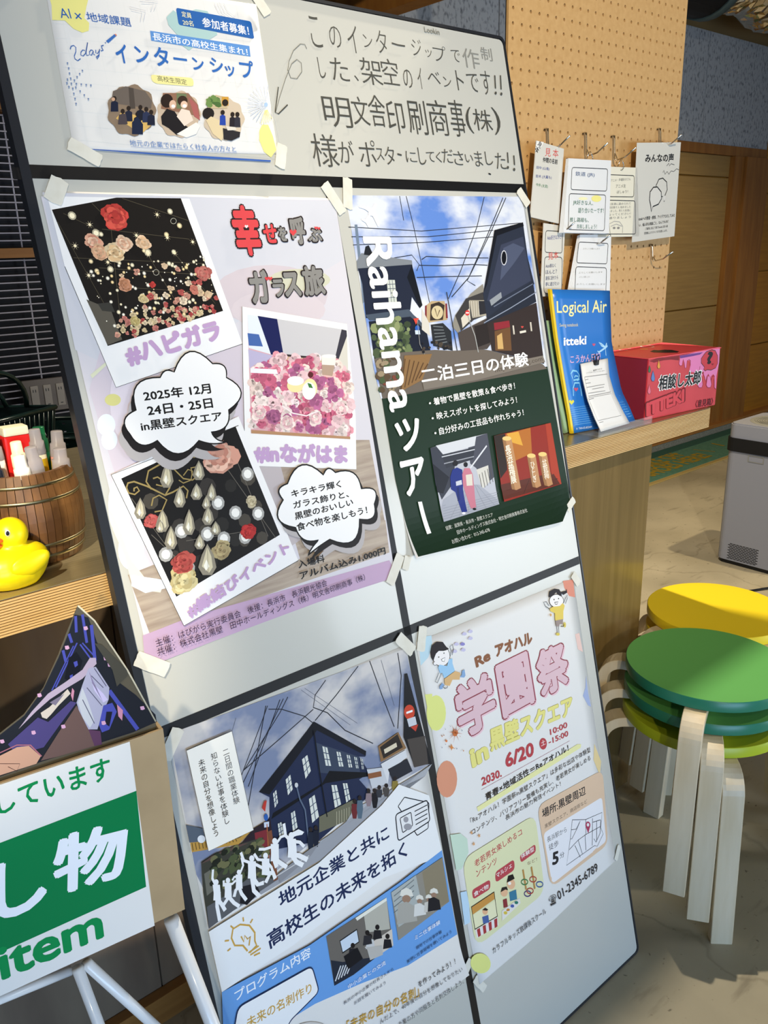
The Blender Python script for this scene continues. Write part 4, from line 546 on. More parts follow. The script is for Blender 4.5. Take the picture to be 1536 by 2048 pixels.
D['poster_job']=[
('p','@cloudpr2',-9216,8473,-5055,8263,-4953,6217,-6613,6207,-9099,5743,-9267,6485),('l','23252e',13,0,-7717,8294,-7825,8149,-8338,7491),
('l','23252e',14,0,-7367,8296,-7545,8121,-8264,7564),('l','23252e',14,0,-7444,8298,-8334,7384),('l','23252e',14,0,-7503,8306,-8267,7301),
('l','23252e',13,0,-7715,8240,-7506,8159,-7156,7915,-7031,7755),('l','23252e',15,0,-6676,8304,-6908,8152,-6979,7985,-6755,7815,-6505,7433,-6034,7023),
('l','23252e',16,0,-6043,8306,-6541,8016,-6993,7782),('l','23252e',16,0,-5810,8312,-5695,7701,-5568,7116),('l','23252e',14,0,-6985,7959,-7563,7777,-8296,7552),
('l','23252e',13,0,-7745,8304,-7976,7812,-8327,7037),('l','23252e',17,0,-5232,8248,-5244,7864,-5505,7061),('l','5a6070',6,0,-7128,8316,-6392,7473),
('l','5a6070',6,0,-7063,8319,-6257,7449),('l','5a6070',7,0,-5587,8250,-5492,7446),('l','5a6070',6,0,-8237,8311,-8368,8104),
('p','232c48',-8125,7157,-7158,7695,-7011,7775,-6193,6957,-6228,6884,-6341,6932,-6202,6608,-6420,6587,-6243,6271,-7334,6008,-8094,6250,-8412,6411,-8042,6742,-7980,7010),
('p','15171f',-8125,7157,-7176,7688,-7026,7781,-6972,7732,-6192,6962,-6215,6893,-6995,7630,-7972,7047),('p','3a4458',-7051,7457,-6341,6932,-6392,6633,-7106,7004),
('p','101218',-7976,6765,-7081,6824,-6920,6951,-6202,6608,-6208,6551,-7022,6797,-8023,6692),('p','d8dcd4',-7341,7315,-7239,7341,-7233,7087,-7346,7012),
('l','4a566c',13,0,-7343,7215,-7237,7257),('l','4a566c',13,0,-7344,7115,-7235,7174),('l','4a566c',13,0,-7290,7328,-7290,7050),
('p','d8dcd4',-7671,7142,-7582,7180,-7590,6955,-7684,6907),('l','4a566c',12,0,-7675,7065,-7585,7106),('l','4a566c',12,0,-7680,6987,-7587,7032),
('l','4a566c',12,0,-7627,7161,-7637,6931),('p','d8dcd4',-7915,7035,-7853,7066,-7866,6876,-7932,6826),('l','4a566c',12,0,-7921,6966,-7858,7004),
('l','4a566c',12,0,-7926,6897,-7862,6941),('l','4a566c',12,0,-7884,7050,-7899,6851),('p','d8dcd4',-6958,7363,-6878,7307,-6873,7010,-6963,7054),
('l','4a566c',13,0,-6960,7261,-6876,7209),('l','4a566c',13,0,-6961,7159,-6875,7111),('l','4a566c',13,0,-6918,7335,-6918,7032),
('p','d8dcd4',-6732,7183,-6667,7144,-6659,6909,-6737,6943),('l','4a566c',13,0,-6734,7104,-6664,7067),('l','4a566c',13,0,-6735,7025,-6662,6989),
('l','4a566c',13,0,-6699,7164,-6698,6926),('p','d8dcd4',-6563,7060,-6511,7027,-6505,6828,-6568,6855),('l','4a566c',14,0,-6564,6993,-6509,6961),
('l','4a566c',14,0,-6566,6925,-6507,6896),('l','4a566c',14,0,-6537,7044,-6537,6842),('p','d8dcd4',-6437,6973,-6392,6942,-6397,6766,-6438,6784),
('l','4a566c',14,0,-6437,6910,-6393,6884),('l','4a566c',14,0,-6438,6848,-6395,6826),('l','4a566c',14,0,-6414,6957,-6418,6775),
('p','d8dcd4',-6330,6904,-6290,6875,-6303,6711,-6336,6725),('l','4a566c',14,0,-6332,6845,-6295,6821),('l','4a566c',14,0,-6334,6786,-6299,6767),
('l','4a566c',14,0,-6310,6889,-6319,6718),('p','d8dcd4',-7361,6698,-7253,6718,-7252,6365,-7384,6330),('l','4a566c',13,0,-7368,6576,-7253,6602),
('l','4a566c',13,0,-7376,6455,-7252,6486),('l','4a566c',13,0,-7307,6708,-7318,6347),('p','d8dcd4',-7700,6634,-7630,6642,-7639,6383,-7727,6356),
('l','4a566c',12,0,-7709,6543,-7633,6557),('l','4a566c',12,0,-7718,6451,-7636,6471),('l','4a566c',12,0,-7665,6638,-7683,6370),
('p','d8dcd4',-6937,6731,-6845,6690,-6834,6369,-6953,6367),('l','4a566c',13,0,-6942,6611,-6842,6584),('l','4a566c',13,0,-6948,6491,-6838,6478),
('l','4a566c',13,0,-6891,6710,-6894,6368),('p','d8dcd4',-6732,6668,-6654,6633,-6652,6371,-6736,6352),('l','4a566c',14,0,-6733,6564,-6653,6547),
('l','4a566c',14,0,-6734,6459,-6652,6460),('l','4a566c',14,0,-6693,6650,-6694,6361),('p','d8dcd4',-7942,6585,-7881,6583,-7880,6390,-7960,6375),
('l','4a566c',12,0,-7948,6516,-7881,6520),('l','4a566c',12,0,-7954,6446,-7880,6456),('l','4a566c',12,0,-7912,6584,-7920,6382),
('p','6b6a58',-7252,6365,-6583,6339,-6612,6060,-7305,6136),('l','b0ac94',10,0,-6935,6301,-6982,6093),('l','b0ac94',10,0,-6889,6293,-6935,6093),
('l','b0ac94',10,0,-6843,6286,-6887,6093),('l','b0ac94',10,0,-6797,6279,-6839,6093),('l','b0ac94',10,0,-6751,6272,-6791,6094),('l','b0ac94',10,0,-6704,6264,-6743,6094),
('l','b0ac94',10,0,-6657,6257,-6695,6094),('l','b0ac94',10,0,-6610,6250,-6646,6094),('l','b0ac94',10,0,-6563,6242,-6597,6094),('l','11131a',19,0,-7055,7654,-7097,6972,-7119,6302),
('l','5c6a80',22,0,-7524,6995,-7513,6768,-7462,6577,-7508,6095),('o','c9ccd0',20,-7524,6995,28,-13,-8,-35),('p','8a6a48',-5960,6948,-5518,7006,-5418,6692,-5966,6683),
('p','2e2824',-5930,6921,-5542,6985,-5485,6735,-5903,6716),('l','d8cdb4',73,0,-5862,6818,-5597,6827),('p','d6d8dc',-5972,6656,-5442,6672,-5432,6546,-5829,6475,-5907,6299),
('p','2a2c34',-5857,6517,-5439,6518,-5377,6277,-5799,6280),('p','1a1a1e',-5184,7872,-5127,7867,-4953,6217,-5323,6346,-5432,6880),
('p','4a4440',-5368,6824,-4995,6733,-5026,6249,-5329,6318),('o','c9462e',20,-5226,7238,108,-42,-27,-117),('l','f2f2f2',34,0,-5290,7248,-5157,7233),
('p','c8ccd4',-5301,7146,-5123,7123,-5117,6982,-5288,7004),('p','c04030',-5259,6993,-5091,6972,-5168,6880),('p','c4c8ce',-6255,6690,-5951,6588,-5907,6299,-6225,6352),
('p','8a5a3c',-6254,6616,-5997,6548,-5999,6460,-6256,6529),('p','a9acb2',-7334,6008,-6655,6023,-4953,6217,-5145,6083,-6613,6207,-7180,5817),
('p','9a9da4',-9099,5743,-7474,5965,-6268,6164,-5119,6196,-5198,6199,-7066,5730),('o','2a2322',10,-6590,6307,35,-16,-8,-34),
('p','6b2a2e',-6679,6194,-6646,6292,-6551,6248,-6565,6141,-6618,6034,-6681,6064),('o','2a2322',10,-6483,6316,35,-16,-8,-34),
('p','55697a',-6578,6176,-6539,6301,-6443,6257,-6463,6122,-6523,5988,-6586,6019),('o','2a2322',10,-6183,6297,36,-16,-8,-35),
('p','1c1c22',-6274,6182,-6241,6282,-6142,6237,-6156,6128,-6211,6019,-6276,6049),('o','2a2322',10,-6297,6349,36,-16,-8,-35),
('p','8a7a80',-6385,6248,-6354,6334,-6257,6290,-6268,6194,-6319,6099,-6384,6129),('o','2a2322',10,-5948,6281,37,-17,-8,-35),
('p','4a4644',-6031,6212,-6007,6266,-5906,6220,-5910,6157,-5954,6094,-6021,6125),('o','2a2322',10,-5753,6315,38,-17,-8,-36),
('p','8a7a3c',-5845,6211,-5813,6299,-5711,6253,-5722,6155,-5775,6058,-5843,6089),('o','2a2322',10,-6088,6314,37,-16,-8,-35),
('p','33363e',-6168,6252,-6146,6299,-6047,6254,-6049,6198,-6091,6142,-6157,6173),('o','2a2322',10,-7440,6253,32,-16,-8,-33),
('p','1d2536',-7531,6106,-7491,6238,-7405,6196,-7427,6055,-7485,5914,-7543,5943),('o','2a2322',10,-7347,6236,32,-16,-8,-33),
('p','1a2030',-7433,6114,-7399,6221,-7311,6179,-7328,6062,-7381,5946,-7439,5976),('p','55606e',-9271,7214,-9057,7059,-9048,6862,-9276,6963),
('p','b88f44',-9265,6957,-8579,6681,-8346,6700,-8598,6598,-9270,6820),('l','5a4424',11,0,-9243,6939,-9248,6834),('l','5a4424',11,0,-9197,6921,-9201,6821),
('l','5a4424',11,0,-9151,6903,-9154,6807),('l','5a4424',11,0,-9104,6885,-9106,6793),('l','5a4424',11,0,-9058,6867,-9059,6780),('l','5a4424',11,0,-9011,6849,-9011,6766),
('l','5a4424',11,0,-8964,6830,-8963,6752),('l','5a4424',11,0,-8916,6812,-8914,6738),('l','5a4424',11,0,-8869,6793,-8865,6724),('l','5a4424',11,0,-8821,6775,-8816,6710),
('l','5a4424',11,0,-8772,6756,-8767,6696),('l','5a4424',11,0,-8724,6737,-8717,6681),('l','5a4424',11,0,-8675,6718,-8667,6667),('l','5a4424',11,0,-8626,6699,-8617,6653),
('o','dfe3e8',20,-9105,6929,53,-26,-12,-51),('p','2a2028',-8346,6700,-8047,6717,-8094,6250,-8313,6334,-8576,6574),('p','7a2c34',-8331,6639,-8134,6597,-8163,6340,-8354,6409),
('p','b83a30',-8086,7005,-8043,6999,-8106,6853,-8143,6924),('o','2c5ca8',20,-8110,6769,32,-15,-11,-49),('p','c4cfe0',-8160,6717,-8077,6691,-8094,6618,-8169,6641),
('l','b0663c',15,0,-8118,6670,-8197,6166),('p','3c3c34',-9177,6619,-9005,6638,-8527,6587,-8212,6514,-8369,6229,-8123,5818,-8498,5793,-9274,5703,-9239,6224),
('p','5a4440',-9179,6607,-9005,6638,-8612,6602,-8447,6547,-9016,6590),('p','6b6a60',-9172,6456,-9044,6469,-9054,6177,-9200,6149),
('s',90,'blob','#2c3426 #4c5638 #1e2218 #6a6a48',51,30,80,-9005,6638,-8245,6503,-8161,5924,-9115,6156),
('p','5a5c60',-9233,6005,-8949,6012,-8587,6065,-8366,5975,-8123,5818,-8498,5793,-9274,5703),('p','1c1c22',-8688,6008,-8464,5943,-8439,5789,-8666,5717,-8765,5800),
('p','7a4a34',-8140,6563,-8064,6554,-8123,5818,-8198,5830),('p','8a8c92',-8105,5894,-7638,5970,-7501,5988,-7369,5980,-7525,5883,-8106,5752),
('l','d0d0d0',13,0,-8173,5873,-7555,5898),('o','eceef0',12,-9032,6261,33,-18,-9,-39),('p','eceef0',-9090,6254,-8989,6200,-9004,6083,-9021,5983,-9127,6041,-9100,6135),
('l','eceef0',34,0,-9045,6203,-9074,6337,-9039,6453),('l','eceef0',34,0,-9045,6203,-9017,6090,-9059,6031),('l','eceef0',52,0,-9071,6038,-9093,5941,-9100,5726),
('l','eceef0',52,0,-9071,6038,-9025,5930,-8993,5817),('o','eceef0',12,-8864,6198,32,-17,-8,-37),('p','eceef0',-8920,6192,-8822,6139,-8846,6033,-8863,5937,-8965,5993,-8939,6083),
('l','eceef0',33,0,-8876,6142,-8940,6161,-8924,6230),('l','eceef0',33,0,-8876,6142,-8813,6119,-8753,6139),('l','eceef0',50,0,-8911,5990,-8847,5850,-8783,5762),
('l','eceef0',50,0,-8911,5990,-8934,5950,-8998,5907),('o','eceef0',12,-8683,6226,31,-16,-8,-35),('p','eceef0',-8737,6220,-8642,6170,-8666,6068,-8681,5976,-8780,6030,-8755,6116),
('l','eceef0',32,0,-8695,6173,-8768,6197,-8802,6165),('l','eceef0',32,0,-8695,6173,-8603,6284,-8602,6407),('l','eceef0',48,0,-8728,6027,-8713,5919,-8662,5791),
('l','eceef0',48,0,-8728,6027,-8785,6008,-8829,5932),('o','eceef0',12,-8455,6315,39,-20,-10,-44),('p','eceef0',-8522,6307,-8404,6247,-8433,6120,-8452,6007,-8576,6073,-8545,6179),
('l','eceef0',40,0,-8470,6250,-8578,6348,-8597,6479),('l','eceef0',40,0,-8470,6250,-8414,6203,-8307,6085),('l','eceef0',60,0,-8511,6069,-8447,5912,-8351,5891),
('l','eceef0',60,0,-8511,6069,-8525,5861,-8455,5731),('o','eceef0',12,-8242,6249,38,-19,-10,-42),('p','eceef0',-8308,6241,-8193,6182,-8220,6060,-8239,5951,-8360,6014,-8330,6117),
('l','eceef0',39,0,-8257,6185,-8369,6255,-8408,6363),('l','eceef0',39,0,-8257,6185,-8191,6045,-8169,5854),('l','eceef0',59,0,-8296,6011,-8180,5950,-8169,5854),
('l','eceef0',59,0,-8296,6011,-8245,5954,-8327,5878),('o','eceef0',12,-8057,6381,40,-20,-10,-45),('p','eceef0',-8127,6373,-8004,6311,-8033,6182,-8053,6067,-8182,6133,-8150,6242),
('l','eceef0',41,0,-8072,6314,-8235,6346,-8325,6392),('l','eceef0',41,0,-8072,6314,-7951,6391,-7866,6381),('l','eceef0',62,0,-8114,6130,-8034,6026,-7954,5921),
('l','eceef0',62,0,-8114,6130,-8121,6102,-8109,6002),('o','eceef0',12,-7780,6330,45,-22,-11,-50),('p','eceef0',-7859,6321,-7720,6252,-7741,6103,-7763,5975,-7908,6050,-7873,6170),
('l','eceef0',47,0,-7797,6255,-7872,6375,-7861,6558),('l','eceef0',47,0,-7797,6255,-7668,6170,-7611,6072),('l','eceef0',70,0,-7832,6045,-7728,5992,-7601,5857),
('l','eceef0',70,0,-7832,6045,-7784,5917,-7690,5816),('p','eceef0',-7774,6370,-7646,6365,-7566,6282,-7605,6258,-7696,6288,-7774,6298),
('p','e9ebec',-9287,5670,-7429,5716,-6121,6027,-5713,6200,-5147,5752,-5085,4737,-5410,4705,-6325,4894,-7807,4799,-8108,4770,-9289,4767),
('p','6a9fdc',-9289,4767,-7849,4616,-6832,4639,-6068,4662,-5085,4737,-5075,3182,-5761,3184,-7173,3316,-6713,2540,-7042,2436,-9422,4061),
('p','e6e3de',-5075,3182,-5029,2415,-6490,2487,-6866,2542,-7374,2757,-8491,3514,-8402,3764,-7953,3725,-7123,3535,-6189,3277),
('t','地元企業と共に','1f2c52',.022,-8181,5397,2099,49,-6,245),('t','高校生の未来を拓く','1f2c52',.022,-8478,4917,2679,85,-8,266),('t','プログラム内容','eef2f6',.014,-9130,4518,1275,-76,9,158),
('r','1f2530',20,.15,-5892,5763,-5201,5696,-5223,5332,-5936,5320),('r','1f2530',16,.1,-5810,5866,-5652,5951,-5174,5635,-5288,5233,-5537,5225),
('r','e6e7e8',0,.15,-5892,5763,-5201,5696,-5223,5332,-5936,5320),('r','1f2530',20,.15,-5892,5763,-5201,5696,-5223,5332,-5936,5320),
('r','1f2530',16,.12,-5817,5664,-5579,5657,-5592,5429,-5816,5410),('o','9a9aa0',20,-5704,5588,50,-24,-11,-46),('o','9a9aa0',20,-5694,5456,80,-39,-12,-52),
('l','1f2530',16,0,-5504,5634,-5220,5617),('l','1f2530',16,0,-5512,5561,-5236,5547),('l','1f2530',16,0,-5521,5488,-5252,5476),('l','1f2530',16,0,-5530,5415,-5268,5406),
('l','caa04a',24,0,-8807,5098,-8855,5211,-8971,5280,-8995,5405,-8947,5515,-8830,5517,-8701,5430,-8645,5285,-8670,5172,-8658,5094,-8781,5055),
('l','caa04a',21,0,-8853,5350,-8831,5253,-8798,5332,-8770,5259,-8722,5273,-8769,5160),('l','caa04a',21,0,-8799,5066,-8627,5071),('l','caa04a',21,0,-8780,5020,-8607,5022),
('l','caa04a',22,0,-8729,4981,-8632,4966),('l','caa04a',21,0,-8768,5593,-8773,5532),('l','caa04a',21,0,-8634,5490,-8681,5452),('l','caa04a',21,0,-8970,5578,-8939,5524),
('l','caa04a',21,0,-9097,5423,-9037,5396),('l','caa04a',21,0,-9090,5267,-9036,5276),('p','6b6660',-7551,4591,-6360,4572,-6401,3761,-7580,3790),
('p','b4b2a6',-6829,4575,-6360,4572,-6404,4050,-6849,4245),('p','e6e6da',-6993,4575,-6360,4572,-6364,4521,-6970,4516),('p','c9d6e4',-7337,4390,-7006,4391,-7010,4183,-7331,4188),
('l','1a1c22',22,1,-7337,4390,-7006,4391,-7010,4183,-7331,4188),('p','cfc6ba',-6932,4044,-6369,4031,-6401,3761,-6735,3769),
('p','232a38',-7555,4201,-7362,4054,-6735,3769,-7218,3750,-7580,3790),('l','d6d8dc',22,0,-7549,3848,-7405,4019),('l','d6d8dc',22,0,-7494,3844,-7361,3998),
('l','d6d8dc',22,0,-7439,3840,-7316,3977),('l','d6d8dc',22,0,-7384,3837,-7271,3955),('l','d6d8dc',22,0,-7328,3833,-7226,3934),('o','1c181a',10,-6633,4214,40,-23,-10,-42),
('p','1c1c22',-6757,4066,-6703,4204,-6583,4135,-6585,3996),('o','1c181a',10,-7134,4194,38,-22,-9,-41),('p','202028',-7253,4049,-7201,4184,-7087,4117,-7089,3982),
('o','1c181a',10,-6797,4152,39,-23,-10,-41),('p','c8c8c8',-6919,4005,-6866,4142,-6748,4073,-6750,3935),('o','1c181a',10,-6833,4235,39,-23,-10,-41),
('p','2a2a30',-6955,4088,-6902,4225,-6784,4157,-6786,4020),('o','1c181a',10,-6480,3967,41,-24,-10,-42),('p','1c1c22',-6606,3819,-6552,3958,-6430,3887,-6431,3747),
('p','15161c',-7328,4125,-7061,4120,-7003,3898,-7293,3889),('p','b9b6b0',-6900,4025,-6614,3887,-6629,3737,-6879,3793),('p','8e8a80',-6257,4604,-5111,4624,-5132,3826,-6290,3785),
('p','a9b0ae',-6257,4604,-5717,4621,-5703,3976,-6242,3990),('p','8a806a',-5580,4597,-5111,4624,-5132,3826,-5599,3885),('l','6a7072',16,0,-6218,4520,-5770,4568),
('l','6a7072',16,0,-6237,4435,-5790,4481),('l','6a7072',16,0,-6257,4350,-5810,4395),('l','6a7072',16,0,-6277,4265,-5830,4308),
('p','dedcd2',-6105,4468,-6057,4538,-5949,4524,-5858,4430,-5844,4319,-5983,4376),('o','9a7c68',12,-5990,4347,85,-47,-15,-63),
('p','a8a69e',-6264,4050,-6171,4350,-6000,4304,-5852,4141,-5855,3882),('p','dedcd2',-5811,4242,-5782,4284,-5716,4275,-5660,4218,-5651,4150,-5736,4185),
('o','9a7c68',12,-5740,4168,52,-29,-9,-38),('p','d6d6d2',-5909,3987,-5852,4171,-5746,4141,-5656,4042,-5657,3885),
('p','dedcd2',-5612,4153,-5587,4189,-5531,4181,-5484,4132,-5476,4075,-5548,4105),('o','9a7c68',12,-5552,4090,44,-24,-7,-32),
('p','c9c6be',-5695,3939,-5647,4093,-5557,4068,-5480,3984,-5481,3852),('p','dedcd2',-5510,4190,-5477,4236,-5403,4226,-5341,4163,-5330,4088,-5426,4127),
('o','9a7c68',12,-5430,4108,59,-32,-10,-42),('p','1e1e24',-5617,3910,-5555,4111,-5437,4079,-5336,3970,-5337,3797),('t','中小企業との交流','f2f4f6',.008,-7361,3597,748,-36,3,72),
('t','長浜の中小企業の社長さんから','23304e',0,-7492,3412,1003,-32,2,55),('t','お話を聞いてみよう','23304e',0,-7312,3296,630,-37,3,56),('t','ミニ仕事体験','f2f4f6',.008,-5973,3600,567,-30,4,77),
('t','現地での仕事体験','23304e',0,-5984,3432,577,-30,3,59),('t','実際に仕事現場を覗いてみよう','23304e',0,-6210,3323,1006,-38,2,59),
('r','f0f0f0',0,.2,-9120,4435,-7885,4311,-7852,3871,-8405,3752,-8618,3512,-9322,3993),('r','1f2c52',18,.2,-9120,4435,-7885,4311,-7852,3871,-8405,3752,-8618,3512,-9322,3993),
('t','未来の名刺作り','caa04a',.014,-9059,4056,1087,-124,18,159),('t','「未来の自分の名刺」','caa04a',.014,-7538,2978,1434,-296,35,168),('t','を作ってみよう！！','2a2a2e',.006,-6074,2812,830,-76,9,101),
('t','んだ上で、40年後の自分を想像してなりたい','3a3a40',0,-6931,2721,1791,-168,7,76),('t','企業の方や同級生と名刺交換しよう。','3a3a40',0,-6631,2476,1436,-97,5,77),('o','cfc9c2',20,-8095,3397,263,-176,-27,-117),
('p','f0eee6',-9059,8185,-8365,8180,-8351,6702,-9058,6738),('l','4a4640',6,1,-9059,8185,-8365,8180,-8351,6702,-9058,6738),('e','二','37383c',0,-8514,7937,110,0),
('e','日','37383c',0,-8514,7835,110,0),('e','間','37383c',0,-8514,7733,110,0),('e','の','37383c',0,-8514,7631,110,0),('e','職','37383c',0,-8514,7529,110,0),
('e','業','37383c',0,-8513,7427,110,0),('e','体','37383c',0,-8513,7325,110,0),('e','験','37383c',0,-8513,7222,110,0),('e','知','37383c',0,-8695,7955,108,-2),
('e','ら','37383c',0,-8697,7851,108,-2),('e','な','37383c',0,-8699,7746,108,-2),('e','い','37383c',0,-8702,7642,108,-2),('e','仕','37383c',0,-8704,7538,108,-2),
('e','事','37383c',0,-8706,7433,108,-2),('e','を','37383c',0,-8709,7329,108,-2),('e','体','37383c',0,-8711,7225,108,-2),('e','験','37383c',0,-8713,7121,108,-2),
('e','し','37383c',0,-8716,7016,108,-2),('e','未','37383c',0,-8890,7942,106,-1),('e','来','37383c',0,-8891,7841,106,-1),('e','の','37383c',0,-8893,7739,106,-1),
('e','自','37383c',0,-8894,7637,106,-1),('e','分','37383c',0,-8895,7535,106,-1),('e','を','37383c',0,-8896,7433,106,-1),('e','想','37383c',0,-8897,7331,106,-1),
('e','像','37383c',0,-8898,7229,106,-1),('e','し','37383c',0,-8900,7127,106,-1),('e','よ','37383c',0,-8901,7025,106,-1),('e','う','37383c',0,-8902,6923,106,-1),]
